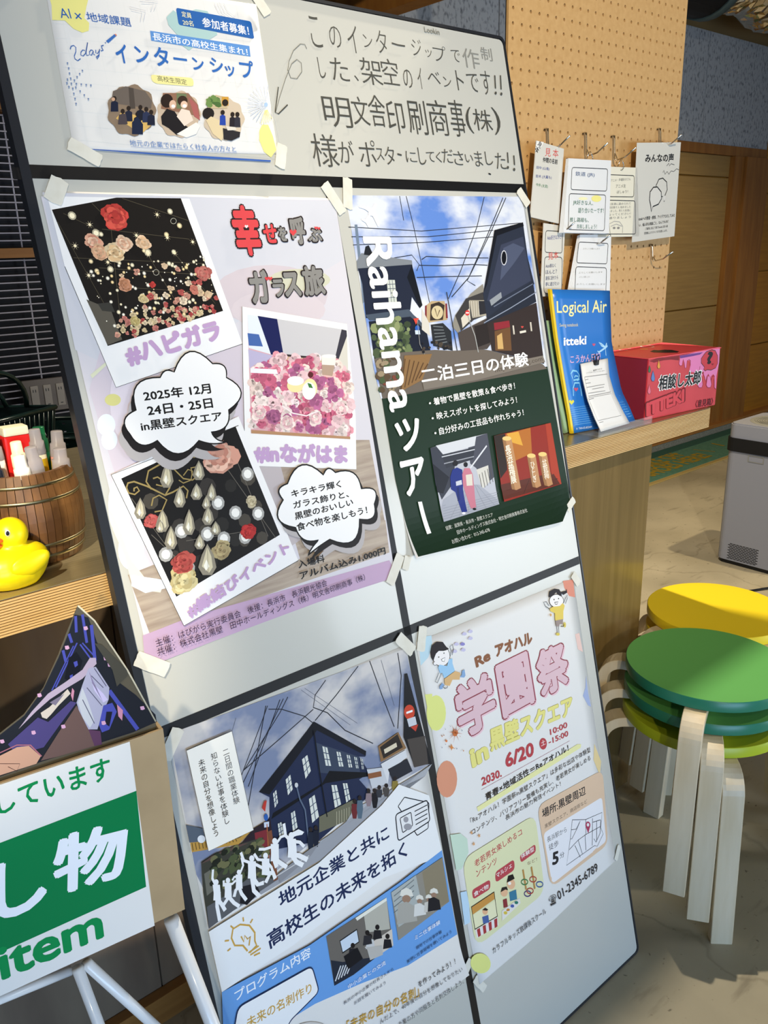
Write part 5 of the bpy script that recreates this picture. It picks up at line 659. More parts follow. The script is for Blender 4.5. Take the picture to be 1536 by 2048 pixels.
D['poster_festival']=[
('p','b9d6e2',-4738,8356,-4461,8295,-4488,8108,-4617,7960,-4807,7882),('o','dfe489',20,-4650,6996,208,-80,-67,-290),('o','d99678',20,-4670,5818,222,-98,-70,-304),
('p','dfe489',-4825,7388,-4666,7341,-4807,6730,-4820,6808),('p','d98c76',-947,8262,-639,8205,-657,7849,-833,7928,-937,8123),('p','e6c6bc',-822,7145,-694,7132,-669,6729,-808,6832),
('p','a4b2d6',-680,6249,-698,5883,-669,5585,-754,5646,-867,5889,-756,6019),('p','e6cf98',-742,4831,-615,4397,-720,4148,-838,4522),('t','Re','8a5a3c',.05,-3579,7410,388,25,-13,196),
('t','アオハル','8a5a3c',.055,-3065,7431,1008,-63,14,233),('t','学','e6c3cc',.06,-4208,6256,988,0,0,1005),('t','学','8f3a48',.058,-4240,6286,1005,0,0,1018),
('t','学','dcbcc4',.042,-4213,6304,952,0,0,980),('t','園','e6c3cc',.06,-3127,6228,931,0,0,1038),('t','園','8f3a48',.058,-3161,6259,950,0,0,1051),
('t','園','dcbcc4',.042,-3132,6279,892,0,0,1012),('t','祭','e6c3cc',.06,-2080,6211,961,0,0,931),('t','祭','8f3a48',.058,-2118,6244,981,0,0,945),
('t','祭','dcbcc4',.042,-2087,6264,919,0,0,904),('t','in','b5a94a',.06,-4077,5741,458,8,-6,348),('t','in','e6df86',.045,-4069,5746,445,9,-7,339),
('t','黒壁スクエア','b5a94a',.055,-3581,5837,2358,-210,38,425),('t','黒壁スクエア','e6df86',.04,-3569,5842,2334,-211,37,415),('t','2030.','b8434a',.03,-3917,5351,514,-47,14,148),
('t','6/20','b8434a',.035,-3269,5403,775,-78,27,266),('o','b8434a',20,-2209,5437,100,-41,-25,-105),('t','土','f4ecea',.01,-2274,5415,131,-10,8,101),
('t','10:00','b8434a',.02,-1979,5514,517,-47,10,113),('t','-15:00','b8434a',.02,-2058,5353,585,-56,10,108),('l','c9a4b0',7,0,-3939,5295,-1458,5188),
('p','e9e7a8',-4119,5048,-1256,5034,-1143,4987,-1171,4927,-1453,4931,-4105,4959),('t','青春×地域活性＝Reアオハル！','26262a',.014,-3882,5054,2353,-43,2,135),
('t','「Reアオハル！学園祭in黒壁スクエア」は多彩な出店や体験型','4a4a4e',0,-4320,4823,3427,-99,3,109),('t','コンテンツ、バリアフリー整備も充実し、老若男女が楽しめる','4a4a4e',0,-4332,4624,3402,-58,2,104),
('t','長浜市の魅力発信イベント！','4a4a4e',0,-3485,4486,1578,-36,2,99),('r','e0c2a4',0,.14,-2638,4383,-612,4223,-788,2682,-2627,2706),
('r','ecebee',0,.1,-2592,3808,-759,3698,-838,2767,-2573,2762),('t','場所:黒壁周辺','26262a',.018,-2549,4079,1318,-106,15,181),('t','黒壁スクエア、商店街など','5a4c44',0,-2530,3867,1301,-78,5,83),
('t','長浜駅から','4a4a4e',0,-2525,3580,577,-60,11,108),('t','徒歩','4a4a4e',0,-2516,3408,281,-35,15,123),('t','5','26262a',.04,-2495,3093,184,-45,58,239),
('t','分','4a4a4e',0,-2255,3111,135,-18,14,108),('l','2a2a30',11,0,-1741,3672,-1353,3492,-830,3396,-942,3117,-896,2960,-1130,2809,-1208,2863,-2102,2898,-1878,3343,-1741,3672),
('l','2a2a30',11,0,-1812,3497,-1673,3443,-1518,3542,-1628,3450,-1832,3320,-1879,3338),('l','2a2a30',11,0,-1957,3153,-1663,3207,-1421,3204,-958,3148),
('l','2a2a30',12,0,-1353,3492,-1413,3200),('l','2a2a30',11,0,-1783,3158,-1680,2853),('l','2a2a30',11,0,-1663,3207,-1606,2888),('l','2a2a30',12,0,-1441,3214,-1484,2899),
('l','2a2a30',12,0,-1145,3421,-1277,2898),('l','2a2a30',12,0,-1164,3342,-914,3275),('l','2a2a30',12,0,-1198,3005,-1152,2909,-988,3020,-908,3263),
('l','2a2a30',12,0,-1035,3310,-1128,2912),('o','b03a5c',20,-1314,3356,73,-35,-16,-68),('p','b03a5c',-1385,3356,-1257,3293,-1343,3195),('o','ecebee',20,-1312,3361,36,-18,-8,-34),
('t','☎','26262a',.01,-2777,2415,208,-39,33,177),('t','01-2345-6789','26262a',.01,-2513,2402,1273,-57,7,162),('r','dfe0b4',0,.16,-4660,4341,-2727,4259,-2807,2719,-4700,2696),
('t','老若男女楽しめるコ','b8434a',.012,-4402,4054,1257,-1,0,130),('t','ンテンツ','b8434a',.012,-4404,3868,530,-10,2,122),('r','b84850',0,.4,-4567,3714,-4104,3674,-4135,3507,-4574,3537),
('t','食べ物','f4f0ec',.012,-4542,3571,371,-32,7,85),('r','b84850',0,.4,-3964,3733,-3450,3725,-3476,3530,-3990,3543),('t','マルシェ','f4f0ec',.012,-3946,3609,414,4,-1,86),
('r','b84850',0,.4,-3301,3711,-2852,3724,-2867,3572,-3296,3572),('t','体験型','f4f0ec',.012,-3270,3632,361,-20,5,89),('t','など！','8a6a50',0,-3145,3440,265,-41,10,65),
('t','カラフルキッズ放課後スクール','3a3a3e',.002,-4353,2370,1453,-15,1,111),('p','c9934a',-4642,3437,-4065,3408,-4081,3279,-4648,3292),
('p','e9e6be',-4648,3292,-4042,3244,-4085,2948,-4649,3019),('l','2e2a20',21,1,-4642,3437,-4065,3408,-4085,2948,-4649,3019),
('p','e9e4e0',-4646,3004,-4088,2937,-4095,2780,-4641,2845),('p','a83a3c',-4608,2990,-4534,2979,-4539,2837,-4607,2843),('p','a83a3c',-4465,2971,-4391,2960,-4403,2816,-4472,2822),
('p','a83a3c',-4321,2952,-4246,2941,-4265,2795,-4335,2801),('p','a83a3c',-4176,2933,-4099,2921,-4126,2774,-4197,2780),('o','e4b48c',20,-4351,3191,63,-35,-13,-56),
('p','2a2220',-4414,3252,-4336,3256,-4271,3185,-4308,3180),('p','4a64a0',-4441,3136,-4293,3092,-4300,2951,-4443,3006),('o','e6b890',20,-3827,3273,85,-46,-18,-76),
('p','2a2220',-3915,3321,-3863,3386,-3745,3341,-3727,3259,-3790,3307),('p','8a3438',-3890,3160,-3793,3134,-3800,2976,-3904,3007),('o','e6b890',20,-3629,3328,100,-54,-21,-91),
('p','1c1818',-3729,3408,-3668,3510,-3545,3477,-3519,3377,-3585,3385),('p','3c7a98',-3709,3209,-3531,3167,-3543,2983,-3722,3041),('o','f4f0e8',20,-3666,3361,40,-21,-7,-29),
('p','e6e2da',-3957,2983,-3474,2972,-3479,2866,-3997,2810),('o','c98a3c',10,-3807,2913,46,-26,-7,-29),('o','4a5ca8',10,-3692,2929,47,-26,-7,-29),
('o','2c7a6a',10,-3578,2934,47,-26,-7,-29),('o','d8c04a',10,-3884,2902,46,-26,-7,-29),('l','b98a4a',39,0,-3279,3427,-3280,3031),('l','b98a4a',39,0,-3054,3364,-3058,2925),
('l','3c7a4a',20,1,-3207,3143,-3224,3124,-3258,3123,-3301,3138,-3340,3167,-3366,3201,-3371,3231,-3355,3249,-3320,3251,-3278,3235,-3238,3207,-3212,3173),
('l','b0443c',20,1,-2979,3077,-2996,3058,-3032,3056,-3075,3072,-3115,3101,-3142,3136,-3147,3166,-3130,3184,-3095,3186,-3052,3170,-3011,3141,-2985,3107),
('l','4a3c78',20,1,-3179,2894,-3196,2875,-3231,2874,-3274,2890,-3314,2919,-3339,2954,-3345,2984,-3328,3002,-3293,3004,-3251,2988,-3211,2959,-3185,2924),
('l','3c5ca0',20,1,-2831,2894,-2848,2875,-2883,2874,-2928,2891,-2968,2920,-2995,2955,-3001,2986,-2983,3004,-2948,3005,-2904,2989,-2863,2960,-2836,2925),
('l','b0443c',20,1,-3105,2909,-3122,2890,-3157,2889,-3200,2905,-3240,2934,-3266,2969,-3272,2999,-3255,3017,-3220,3019,-3177,3003,-3137,2974,-3111,2939),
('p','c6dcc8',-4833,4883,-4604,4796,-4474,4630,-4497,4386,-4712,4190,-4836,4229),('p','bcd8ec',-4831,3819,-4691,3769,-4684,3507,-4738,3200,-4868,3223),
('o','e4e78c',20,-4677,2393,216,-131,-39,-166),('s',1,'star5','d9a06a',222,40,40,-4352,4685,-4352,4685,-4352,4685,-4352,4685),
('s',1,'star5','d9a06a',278,40,40,-4190,4549,-4190,4549,-4190,4549,-4190,4549),('s',1,'star5','d9a06a',238,40,40,-4346,4472,-4346,4472,-4346,4472,-4346,4472),
('p','c3c0dc',-3799,8114,-3748,8132,-3694,8100,-3688,8068,-3737,8060,-3786,8085),('p','c3c0dc',-3651,8111,-3598,8129,-3544,8097,-3538,8065,-3588,8056,-3637,8082),
('p','c3c0dc',-3677,7996,-3625,8013,-3571,7981,-3565,7949,-3615,7940,-3664,7966),('p','8a86c4',-3880,7955,-3829,7973,-3775,7941,-3769,7909,-3818,7901,-3866,7926),
('p','c3c0dc',-4019,8001,-3969,8019,-3916,7987,-3910,7955,-3959,7947,-4006,7973),('p','c3c0dc',-3886,7854,-3835,7872,-3782,7839,-3776,7807,-3825,7799,-3873,7825),
('p','c3c0dc',-4084,7896,-4033,7913,-3981,7881,-3975,7849,-4023,7841,-4070,7867),
('p','f2eeec',-4158,7833,-4183,7779,-4228,7740,-4289,7721,-4356,7723,-4423,7747,-4480,7788,-4522,7843,-4543,7904,-4540,7964,-4515,8016,-4471,8054,-4411,8074,-4344,8072,-4277,8049,-4219,8008,-4177,7953,-4156,7891),
('l','2a2628',10,1,-4158,7833,-4183,7779,-4228,7740,-4289,7721,-4356,7723,-4423,7747,-4480,7788,-4522,7843,-4543,7904,-4540,7964,-4515,8016,-4471,8054,-4411,8074,-4344,8072,-4277,8049,-4219,8008,-4177,7953,-4156,7891),
('o','f2eeec',20,-4516,7824,35,-12,-8,-36),('l','2a2628',9,0,-4507,7860,-4556,7843,-4530,7791,-4491,7792),
('p','241d20',-4568,8039,-4512,8140,-4395,8168,-4261,8117,-4204,8014,-4151,7960,-4217,7957,-4280,7966,-4385,8001,-4455,7977,-4506,7922,-4542,7874,-4573,7945),
('o','332',20,-4279,7927,12,-4,-3,-11),('o','332',20,-4408,7901,12,-4,-3,-11),('p','fff',-4350,7845,-4276,7844,-4304,7792,-4336,7796),
('l','2a2628',9,0,-4363,7844,-4272,7847,-4306,7786,-4352,7811,-4363,7844),('l','2a2628',10,0,-4170,7807,-4107,7908,-4128,7988,-4057,8009,-4050,7926,-4105,7834),
('p','9cc8e8',-4462,7738,-4422,7773,-4262,7693,-4190,7790,-4112,7775,-4130,7696,-4104,7552,-4369,7511,-4393,7617,-4441,7622),
('l','2a2628',9,0,-4468,7644,-4553,7553,-4583,7535,-4536,7489,-4474,7549,-4409,7618),('p','d9b27c',-4372,7500,-4105,7545,-3988,7474,-4033,7366,-4193,7424,-4277,7344,-4380,7394),
('p','86a8d0',-4505,7415,-4431,7456,-4394,7404,-4455,7353,-4507,7362),('p','86a8d0',-3943,7495,-3881,7498,-3883,7387,-3923,7364,-4023,7412,-3965,7429),
('l','2a2628',10,0,-4396,7395,-4430,7387,-4393,7337,-4339,7334,-4323,7360),
('p','f2eeec',-1046,7893,-1069,7855,-1113,7828,-1174,7817,-1244,7822,-1315,7844,-1377,7878,-1424,7921,-1450,7968,-1451,8013,-1429,8051,-1385,8077,-1325,8088,-1255,8083,-1185,8062,-1122,8028,-1074,7984,-1048,7937),
('l','2a2628',12,1,-1046,7893,-1069,7855,-1113,7828,-1174,7817,-1244,7822,-1315,7844,-1377,7878,-1424,7921,-1450,7968,-1451,8013,-1429,8051,-1385,8077,-1325,8088,-1255,8083,-1185,8062,-1122,8028,-1074,7984,-1048,7937),
('p','241d20',-1456,8081,-1410,8189,-1255,8199,-1122,8147,-1086,8083,-930,8065,-900,8098,-907,8018,-1028,8006,-1081,8054,-1076,7984,-1156,8035,-1212,8119,-1324,8083),
('o','332',20,-1315,7999,16,-5,-3,-13),('o','332',20,-1182,7979,16,-5,-3,-13),('l','2a2628',12,0,-1311,7944,-1208,7922,-1250,7885,-1297,7899,-1311,7944),
('p','e2c95e',-1479,7858,-1393,7878,-1175,7830,-1083,7863,-1036,7794,-1099,7703,-1127,7588,-1137,7544,-1375,7601,-1351,7738,-1469,7815),
('l','2a2628',12,0,-1472,7856,-1582,7943,-1621,8035,-1542,8025,-1485,7922),('l','2a2628',12,0,-1055,7855,-983,7930,-908,7977,-923,7912,-1007,7827),
('p','9a8a84',-1367,7599,-1142,7557,-1176,7465,-1266,7494,-1283,7458,-1370,7480),('l','2a2628',12,0,-1354,7475,-1368,7348),('l','2a2628',12,0,-1299,7463,-1321,7333),
('o','d9c45a',20,-1357,7322,54,-17,-7,-28),('o','d9c45a',20,-1120,7434,36,-11,-12,-51),('l','2a2628',12,0,-1244,7446,-1167,7416,-1125,7449),
('s',1,'star','c9703c',61,120,120,-4336,6521,-4336,6521,-4336,6521,-4336,6521),
('p','d98a4a',-4463,6374,-4450,6314,-4424,6284,-4462,6290,-4489,6261,-4497,6309,-4534,6349,-4485,6334),('o','d9804a',20,-4565,6468,24,-10,-5,-20),
('s',14,'blob','#9a9aa6 #c98a5c',62,8,15,-4611,6749,-4127,6556,-4222,6144,-4704,6346),('s',1,'star5','d9a04a',63,40,40,-1474,7740,-1474,7740,-1474,7740,-1474,7740),]
D['sign']=[
('p','0b7a46',527,1740,3175,1788,3140,542,288,472),('t','お預かりしています','0f8a4c',.02,879,2087,2062,-56,8,277),('t','物','e9eef6',.034,2181,900,765,-117,108,704),
('t','し','e9eef6',.034,1624,879,496,-62,83,662),('t','lost','0f8a4c',.03,727,172,671,-50,31,418),('t','item','0f8a4c',.03,1571,154,1053,-28,11,413),]
D['redbox_front']=[

('p','dc7cae',1160,1332,2019,1396,2735,1405,2764,1039,2693,680,2638,715,2563,779,2488,740,2482,675,2408,740,2349,802,2293,752,2279,642,2196,763,2136,844,2089,737,2008,857,1880,871,1560,951,1600,1101,1554,1205,1447,1206,1440,1045,1380,1042,1333,1164,1289,1257,1264,1117,1189,1115,1138,1165),
('p','7c1c24',23,1337,411,1386,586,1360,1127,1353,1127,1246,826,1293,535,1304,197,1286),('p','6a3c86',1127,1353,2058,1347,1940,1303,1663,1293,1181,1286),
('l','8a2038',15,0,1160,1332,1138,1165,1189,1115,1264,1117,1289,1257,1348,1162,1380,1042,1440,1045,1447,1206,1520,1226,1586,1192,1574,1067),
('l','8a2038',16,0,1982,1025,1960,862,2136,844,2196,763,2269,643,2310,750,2349,802,2430,700,2498,617,2523,727,2585,739,2661,674),
('p','dc7cae',1961,585,1978,787,2074,776,2157,581,2130,509,2018,522),('l','8a2038',16,0,1962,788,1935,588,2019,513,2132,500,2170,579,2083,775),
('p','dc7cae',2316,544,2332,748,2430,737,2517,540,2490,467,2375,481),('l','8a2038',16,0,2316,750,2290,547,2376,471,2491,457,2530,538,2440,736),
('p','dc7cae',2622,716,2698,708,2729,401,2666,447),('l','8a2038',13,0,2618,641,2649,448,2724,392),
('p','c23a44',2099,1288,2184,1344,2403,1370,2552,1338,2673,1198,2701,1027,2637,921,2449,885,2284,911,2208,891,2137,936,2161,989,2019,1095,2002,1206),
('l','2a2628',16,1,2099,1288,2184,1344,2403,1370,2552,1338,2673,1198,2701,1027,2637,921,2449,885,2284,911,2208,891,2137,936,2161,989,2019,1095,2002,1206),
('t','?','1c1216',.06,2249,1035,223,5,-7,300),('p','8a1a2c',2490,990,2432,1029,2434,1047,2457,1050,2483,1033,2504,1046,2529,1037,2537,1018),('o','a02838',20,2118,855,42,-4,4,-28),
('o','8a1a2c',20,2045,779,32,-4,4,-26),('p','3f6a48',40,1244,81,1171,102,1117,81,1081,35,1086,5,1130,19,1181),
('l','2a2628',8,1,40,1244,81,1171,102,1117,81,1081,35,1086,5,1130,19,1181),('p','5a7ab4',178,1114,242,1003,272,920,241,866,172,874,126,942,147,1018),
('l','2a2628',9,1,178,1114,242,1003,272,920,241,866,172,874,126,942,147,1018),('p','d9943c',361,1330,413,1241,438,1176,412,1132,357,1138,320,1192,336,1253),
('l','2a2628',9,1,361,1330,413,1241,438,1176,412,1132,357,1138,320,1192,336,1253),('p','d96a80',78,811,133,713,159,641,132,594,72,601,33,661,51,727),
('l','2a2628',9,1,78,811,133,713,159,641,132,594,72,601,33,661,51,727),('t','相談し太郎','e6e4e2',.075,390,615,1692,-35,8,375),('t','相談し太郎','141214',.034,422,635,1626,-41,9,338),
('t','ITTEKI','6a1018',.085,12,66,1495,174,-42,359),('t','ITTEKI','cc444c',.052,53,82,1408,164,-37,317),('t','〈意見箱〉','4a0e14',.012,1926,41,728,-23,6,183),]
D['redbox_side']=[
]
D['redbox_top']=[
('p','0e0a0a',1040,736,1342,849,1351,723,1543,688,1611,541,1473,244,1264,150,1057,340,944,556),('l','f0dcc8',40,0,1210,1401,1227,1576,1068,1638,884,1538,774,1336,893,1247),
('l','f0e6da',41,0,1983,1318,2071,1521,1947,1615,1739,1527,1605,1335,1673,1158,1857,1215),('p','f0a060',1322,1224,1466,1107,1291,977,1173,1112),
('l','e67884',7,0,2151,1123,2239,1096,2341,1078),]
D['book']=[
('t','Logical Air','efe6a4',.012,268,8228,8868,184,219,1022),('t','Swing notebook','e6ddb0',0,496,7501,3272,109,78,290),('t','itteki','f2f4f6',.03,761,6293,4201,230,233,611),
('t','こうかん日記','efb9d0',.01,1384,5068,5716,392,271,576),('p','c85a78',6308,6439,6071,6551,6135,6618,6281,6644,6388,6593,6552,6652,6676,6634,6671,6569),
('l','a9d4f0',120,0,8306,5861,8484,6406,7791,6520,7406,6733,7866,6657,8509,6452,8923,6733,8949,6554,8484,6406,7039,6046,6836,6130),
('l','8ccdf0',120,0,1373,3949,1187,4315,1628,4567,2300,4548,2643,4283,2250,3894,1448,3858,2521,3999),('l','8ccdf0',100,0,1685,4056,1929,4207,2370,4179),
('l','8ccdf0',120,0,933,2695,1131,3275,1598,3678,2400,3714,2444,3223,2327,2705),('p','c85a78',1529,3034,1251,3198,1331,3294,1509,3332,1634,3258,1835,3345,1984,3320,1974,3222),
('p','d8d24a',325,2059,-15,2269,75,2378,285,2413,438,2318,674,2410,852,2370,844,2256),('l','6aa8dc',40,0,-98,1823,3664,1937),('l','6aa8dc',40,0,-75,1675,3664,1759),
('l','6aa8dc',40,0,-53,1527,3664,1580),('l','6aa8dc',40,0,-30,1378,3663,1402),('l','6aa8dc',40,0,-8,1229,3663,1223),('l','6aa8dc',40,0,23,1075,3669,1056),
('l','6aa8dc',40,0,57,920,3676,890),('l','6aa8dc',40,0,90,764,3683,724),('l','6aa8dc',40,0,124,608,3690,557),('l','6aa8dc',40,0,8389,2011,9356,2049),
('l','6aa8dc',40,0,8495,1733,9398,1754),('l','6aa8dc',40,0,8597,1451,9439,1458),('l','6aa8dc',40,0,8698,1174,9482,1171),('l','6aa8dc',40,0,8815,955,9546,953),
('l','6aa8dc',40,0,8928,736,9608,734),('l','6aa8dc',40,0,9039,515,9669,515),('t','A  TAN-ES-8SSNM','d6e4f2',0,372,230,2457,-78,58,154),]
D['slip']=[
('t','・・・\u3000本日のアンケート','333',.01,2411,8481,4884,109,75,273),('t','いつもありがとうございます','777',0,1417,8332,6796,-18,43,156),
('l','777',80,0,648,7802,9093,7864,8610,5046,470,5106,648,7802),('l','888',80,0,603,7342,1831,7401),('l','888',80,0,536,6861,2371,6897),('l','888',80,0,573,6320,7261,6388),
('l','888',80,0,2354,5970,6742,5977),('l','888',80,0,629,5507,6858,5403),('l','888',80,0,337,4669,2114,4692),('l','999',70,0,341,4902,8688,4788,8563,1500,606,1555,341,4902),
('l','e8e6e0',10,0,981,3816,8302,2156),('l','999',80,0,717,1256,2034,1246),]
D['card_members']=[
('t','見 本','d24a40',0,604,15883,411,-12,4,149),('t','仲間の名前','2a2a2a',.02,542,15771,456,-27,6,95),('t','田中 (山島)','2f3f8a',0,358,15636,395,-17,3,63),
('t','鈴木 (大翼も)','2f3f8a',0,346,15476,485,-13,2,68),('t','今井 (太宮)','2c7a4a',0,353,15323,367,-28,5,68),('p','e9e6de',301,15948,341,16139,557,16127,495,16045),
('e','見','222',.02,435,16077,91,-78),('e','本','222',.02,357,15985,91,-78),]
D['card_trains']=[
('r','2a2a2a',14,.14,1336,15696,2540,15709,2542,15277,1329,15284),('r','2a2a2a',14,.09,1280,15207,2518,15201,2532,14493,1290,14524),
('t','鉄道 (JR)','34507c',0,1456,15532,636,-2,0,94),('o','f0e68a',20,2195,15126,173,2,6,-65),('o','f0ecb8',20,1743,15120,149,2,2,-30),
('t','JR好きな人、','2f6a50',0,1414,14989,678,-11,2,102),('t','語り合いたーです！','2f6a50',0,1597,14843,876,-1,0,103),('t','推し路線も、','2f6a50',0,1327,14672,639,-12,2,90),
('t','共有しましょう！','2f6a50',0,1571,14537,683,-5,1,91),]
D['card_anime']=[
('r','2a2a2a',15,.15,2402,15613,3747,15628,3776,15192,2420,15181),('r','2a2a2a',16,.09,2407,15111,3837,15112,3939,14415,2466,14430),
('t','アニメ・声優好きさん','8a8a84',0,2886,15475,733,53,-4,58),('t','アニメ友','77776f',0,3079,15359,369,15,-3,76),('t','ぼしゅう！','77776f',0,3131,15249,412,19,-3,63),
('t','お友達に進められて','8a8a84',0,2851,15011,824,19,-1,50),('t','最近推す人 始めました','8a8a84',0,2858,14940,825,22,-1,50),('t','しました。見たら友達に','8a8a84',0,2864,14868,826,25,-1,50),
('t','なってください！','8a8a84',0,2871,14796,827,27,-2,50),('t','語りましょう','8a8a84',0,2878,14725,828,30,-2,50),
('l','b0aca4',16,0,2967,14437,2907,14630,3085,14686,3293,14674,3420,14582,3422,14444),('l','b0aca4',16,0,2973,14584,3173,14629,3386,14582),('o','8a8680',20,3099,14550,49,0,2,-23),
('o','8a8680',20,3256,14549,50,0,2,-23),]
D['card_voice']=[
('t','みんなの声','232323',.03,4130,15905,1153,61,-9,178),('l','555',14,0,5005,15869,5088,15931,5120,15874,5182,15923,5325,15905),
('l','555',14,0,4865,15725,4904,15773,4961,15693,5044,15754,5122,15698,5204,15771,5322,15763,5431,15826,5529,15806),
('l','222',23,0,4997,15108,5021,15199,4880,15221,4671,15311,4630,15450,4726,15581,4881,15609,5053,15531,5099,15367,5024,15247,5019,15116),
('p','d6d2c8',4913,15209,5019,15116,5061,15247),('p','d6d2c8',4510,14890,4461,15027,4401,15143,4403,15306,4524,15406,4680,15417,4853,15315,4886,15173,4774,15053,4554,14999),
('l','222',27,1,4510,14890,4461,15027,4401,15143,4403,15306,4524,15406,4680,15417,4853,15315,4886,15173,4774,15053,4554,14999),
('t','ittekiへの要望・感想、アイデア○○してみた','232323',.012,4024,14696,1482,84,-4,77),('t','い、個人的な相談ごと、なんでもOK！','232323',.01,4052,14567,1196,84,-5,67),
('t','ご意見に応じて紙でittekiに記入後','3a3a3a',.006,4304,14495,934,59,-3,53),('t','回答箱によりスタッフまでお渡しします。','3a3a3a',.006,4280,14400,948,56,-3,53),]
D['card_favourite']=[
('r','2a2a2a',14,.16,762,14515,1307,14490,1316,14070,759,14098),('r','2a2a2a',14,.15,753,14013,1328,13987,1348,13255,765,13298),('t','Ado好きなひと！','2f3f8a',0,817,14331,474,15,-3,90),
('t','見本','d24a40',.005,873,13945,322,23,-10,140),('t','Ado様なく','2f3f6a',0,792,13791,329,6,-1,78),('t','ほんと？','2f3f6a',0,799,13671,366,5,-1,79),
('t','夏前に話せたら','2f3f6a',0,805,13551,403,5,-1,79),('t','夢に遊びたい','2f3f6a',0,811,13431,441,3,-1,80),]
D['card_blank']=[
('r','2a2a2a',15,.14,1867,14278,2913,14232,2904,13806,1822,13862),('r','2a2a2a',15,.09,1801,13785,2899,13724,2937,12884,1803,12956),
('t','よろしくお願いします','b0aca4',0,2024,14125,590,-17,1,36),('t','よろしくお願いします','b0aca4',0,1907,13639,851,-19,1,37),('t','よろしくお願いします','b0aca4',0,1932,13554,372,-16,2,36),
('t','よろしくお願いします','b0aca4',0,1847,13411,1038,-53,2,37),]
D['mat']=[
('t','TAKE OFF','a58c2c',.04,33608,16835,5228,508,-131,1345),('t','SHOES HERE!','a58c2c',.04,32307,15839,7416,36,-6,1270),('l','a58c2c',125,0,40454,17769,40894,16388),
('l','a58c2c',232,0,43060,17817,42930,16796),]
D['file']=[

('p','23262e',1986,2864,2238,2995,2451,3220,2633,3506,2765,3743,2845,3914,2967,3848,3017,3554,3132,3266,3168,3065,3276,2923,3331,2852,3508,2555,3514,2462,3250,2431,2312,2439,1919,2427),
('l','4a50a8',26,0,2685,3572,2695,3438),('l','4a50a8',26,0,2763,3728,2778,3626),('l','4a50a8',26,0,2850,3896,2834,3723),('l','4a50a8',26,0,2915,3895,2918,3584),
('l','4a50a8',32,0,2985,3761,2971,3367),('l','4a50a8',15,0,2826,3611,2562,3199),('l','4a50a8',15,0,2852,3587,2960,3337),('l','4a50a8',12,0,2788,3590,2523,3179),
('l','4a50a8',13,0,2875,3596,2982,3398),('l','4a50a8',41,0,3067,2994,3301,2449),('p','181a22',2657,3267,2729,3476,2807,3518,2850,3405,2805,3286,2708,3217),
('p','4a50a8',2764,3416,2801,3421,2802,3371,2771,3356),('p','4a50a8',2710,3283,2740,3290,2733,3242,2708,3234),
('p','b4a4b8',2164,2872,2311,3019,2485,3158,2667,3231,2837,3309,2925,3415,2982,3398,2981,3331,2825,3212,2672,3162,2490,3090,2350,3005),
('p','cfc4b8',2395,2922,2388,2975,2478,3010,2670,3146,2691,3088,2562,2997,2481,2925,2433,2891),('p','7c7488',2485,3058,2635,3107,2535,3007),
('p','a8a8c0',2896,3307,2970,3300,3072,3028,3048,2897,2979,2781,2895,2600,2808,2632,2754,2792,2734,2971,2816,3147),
('p','c4bce0',2894,3291,2906,3152,3005,2981,3040,2899,2992,2881,2922,3044),('p','c0c4cc',2812,3115,2847,2932,2879,2712,2825,2644,2769,2787,2748,2966),
('l','5a5870',8,0,2914,3217,3013,3047),('l','5a5870',8,0,2854,3101,2973,2853),('l','5a5870',8,0,2795,2984,2875,2678),('l','5a5870',8,0,2953,3289,3044,3054),
('p','4c4478',2049,2748,2355,2936,2442,2854,2680,3007,2734,2971,2531,2770,2362,2593,2111,2606),('p','4a50a8',2988,2848,3080,2850,3112,2733,3013,2556,2935,2550,2916,2645),
('p','20222c',3009,2770,3068,2749,3017,2590,2977,2640),('p','6a5450',2522,2704,2729,2939,2808,2632,2842,2424,2485,2440,2314,2456),
('p','5a3c58',2808,2632,2922,2572,2918,2413,2842,2424),('p','c89c84',1953,2651,2123,2686,2230,2661,2321,2505,2269,2439,1921,2443),
('l','a86a78',12,0,1958,2683,2126,2710,2245,2664,2328,2502),('l','4a2c2c',6,0,1941,2571,2122,2498,2084,2428,2013,2508),
('p','d2a4c4',3057,3388,3093,3383,3101,3347,3079,3340,3059,3350),('p','d2a4c4',3088,3305,3124,3301,3131,3264,3109,3258,3089,3267),
('p','d2a4c4',2555,2778,2590,2772,2596,2735,2575,2730,2556,2740),('p','d2a4c4',3356,2709,3394,2703,3403,2664,3380,2658,3358,2669),
('p','d2a4c4',2945,2679,2981,2673,2989,2634,2966,2628,2946,2639),('p','d2a4c4',2706,3615,2740,3611,2747,3576,2726,3569,2707,3578),
('p','d2a4c4',2907,3767,2941,3764,2948,3729,2927,3722,2908,3731),('p','d2a4c4',2386,3192,2419,3188,2425,3152,2404,3146,2386,3156),
('p','d2a4c4',1987,2822,2019,2816,2024,2781,2005,2775,1987,2785),('p','d2a4c4',2275,2814,2308,2808,2314,2772,2293,2766,2275,2777),
('p','c88aa4',3123,2818,3175,2729,3153,2612,3121,2677),('p','c88aa4',2714,3148,2730,3109,2701,3000,2691,3071),
('p','4a4840',3058,3525,2989,3563,3126,3216,3147,3019,3266,3102,3274,3169),]
TUBES = [((.337, .015, .69), (.454, -.046, 0), .0088), ((.228, .02, .69), (.320, .02, 0), .0062), ((.238, .02, .69), (.53, .17, 0), .0062), ((.03, .05, .700), (.225, .035, .678), .0055), ((-.15, .045, .69), (-.27, .02, 0), .0088)]
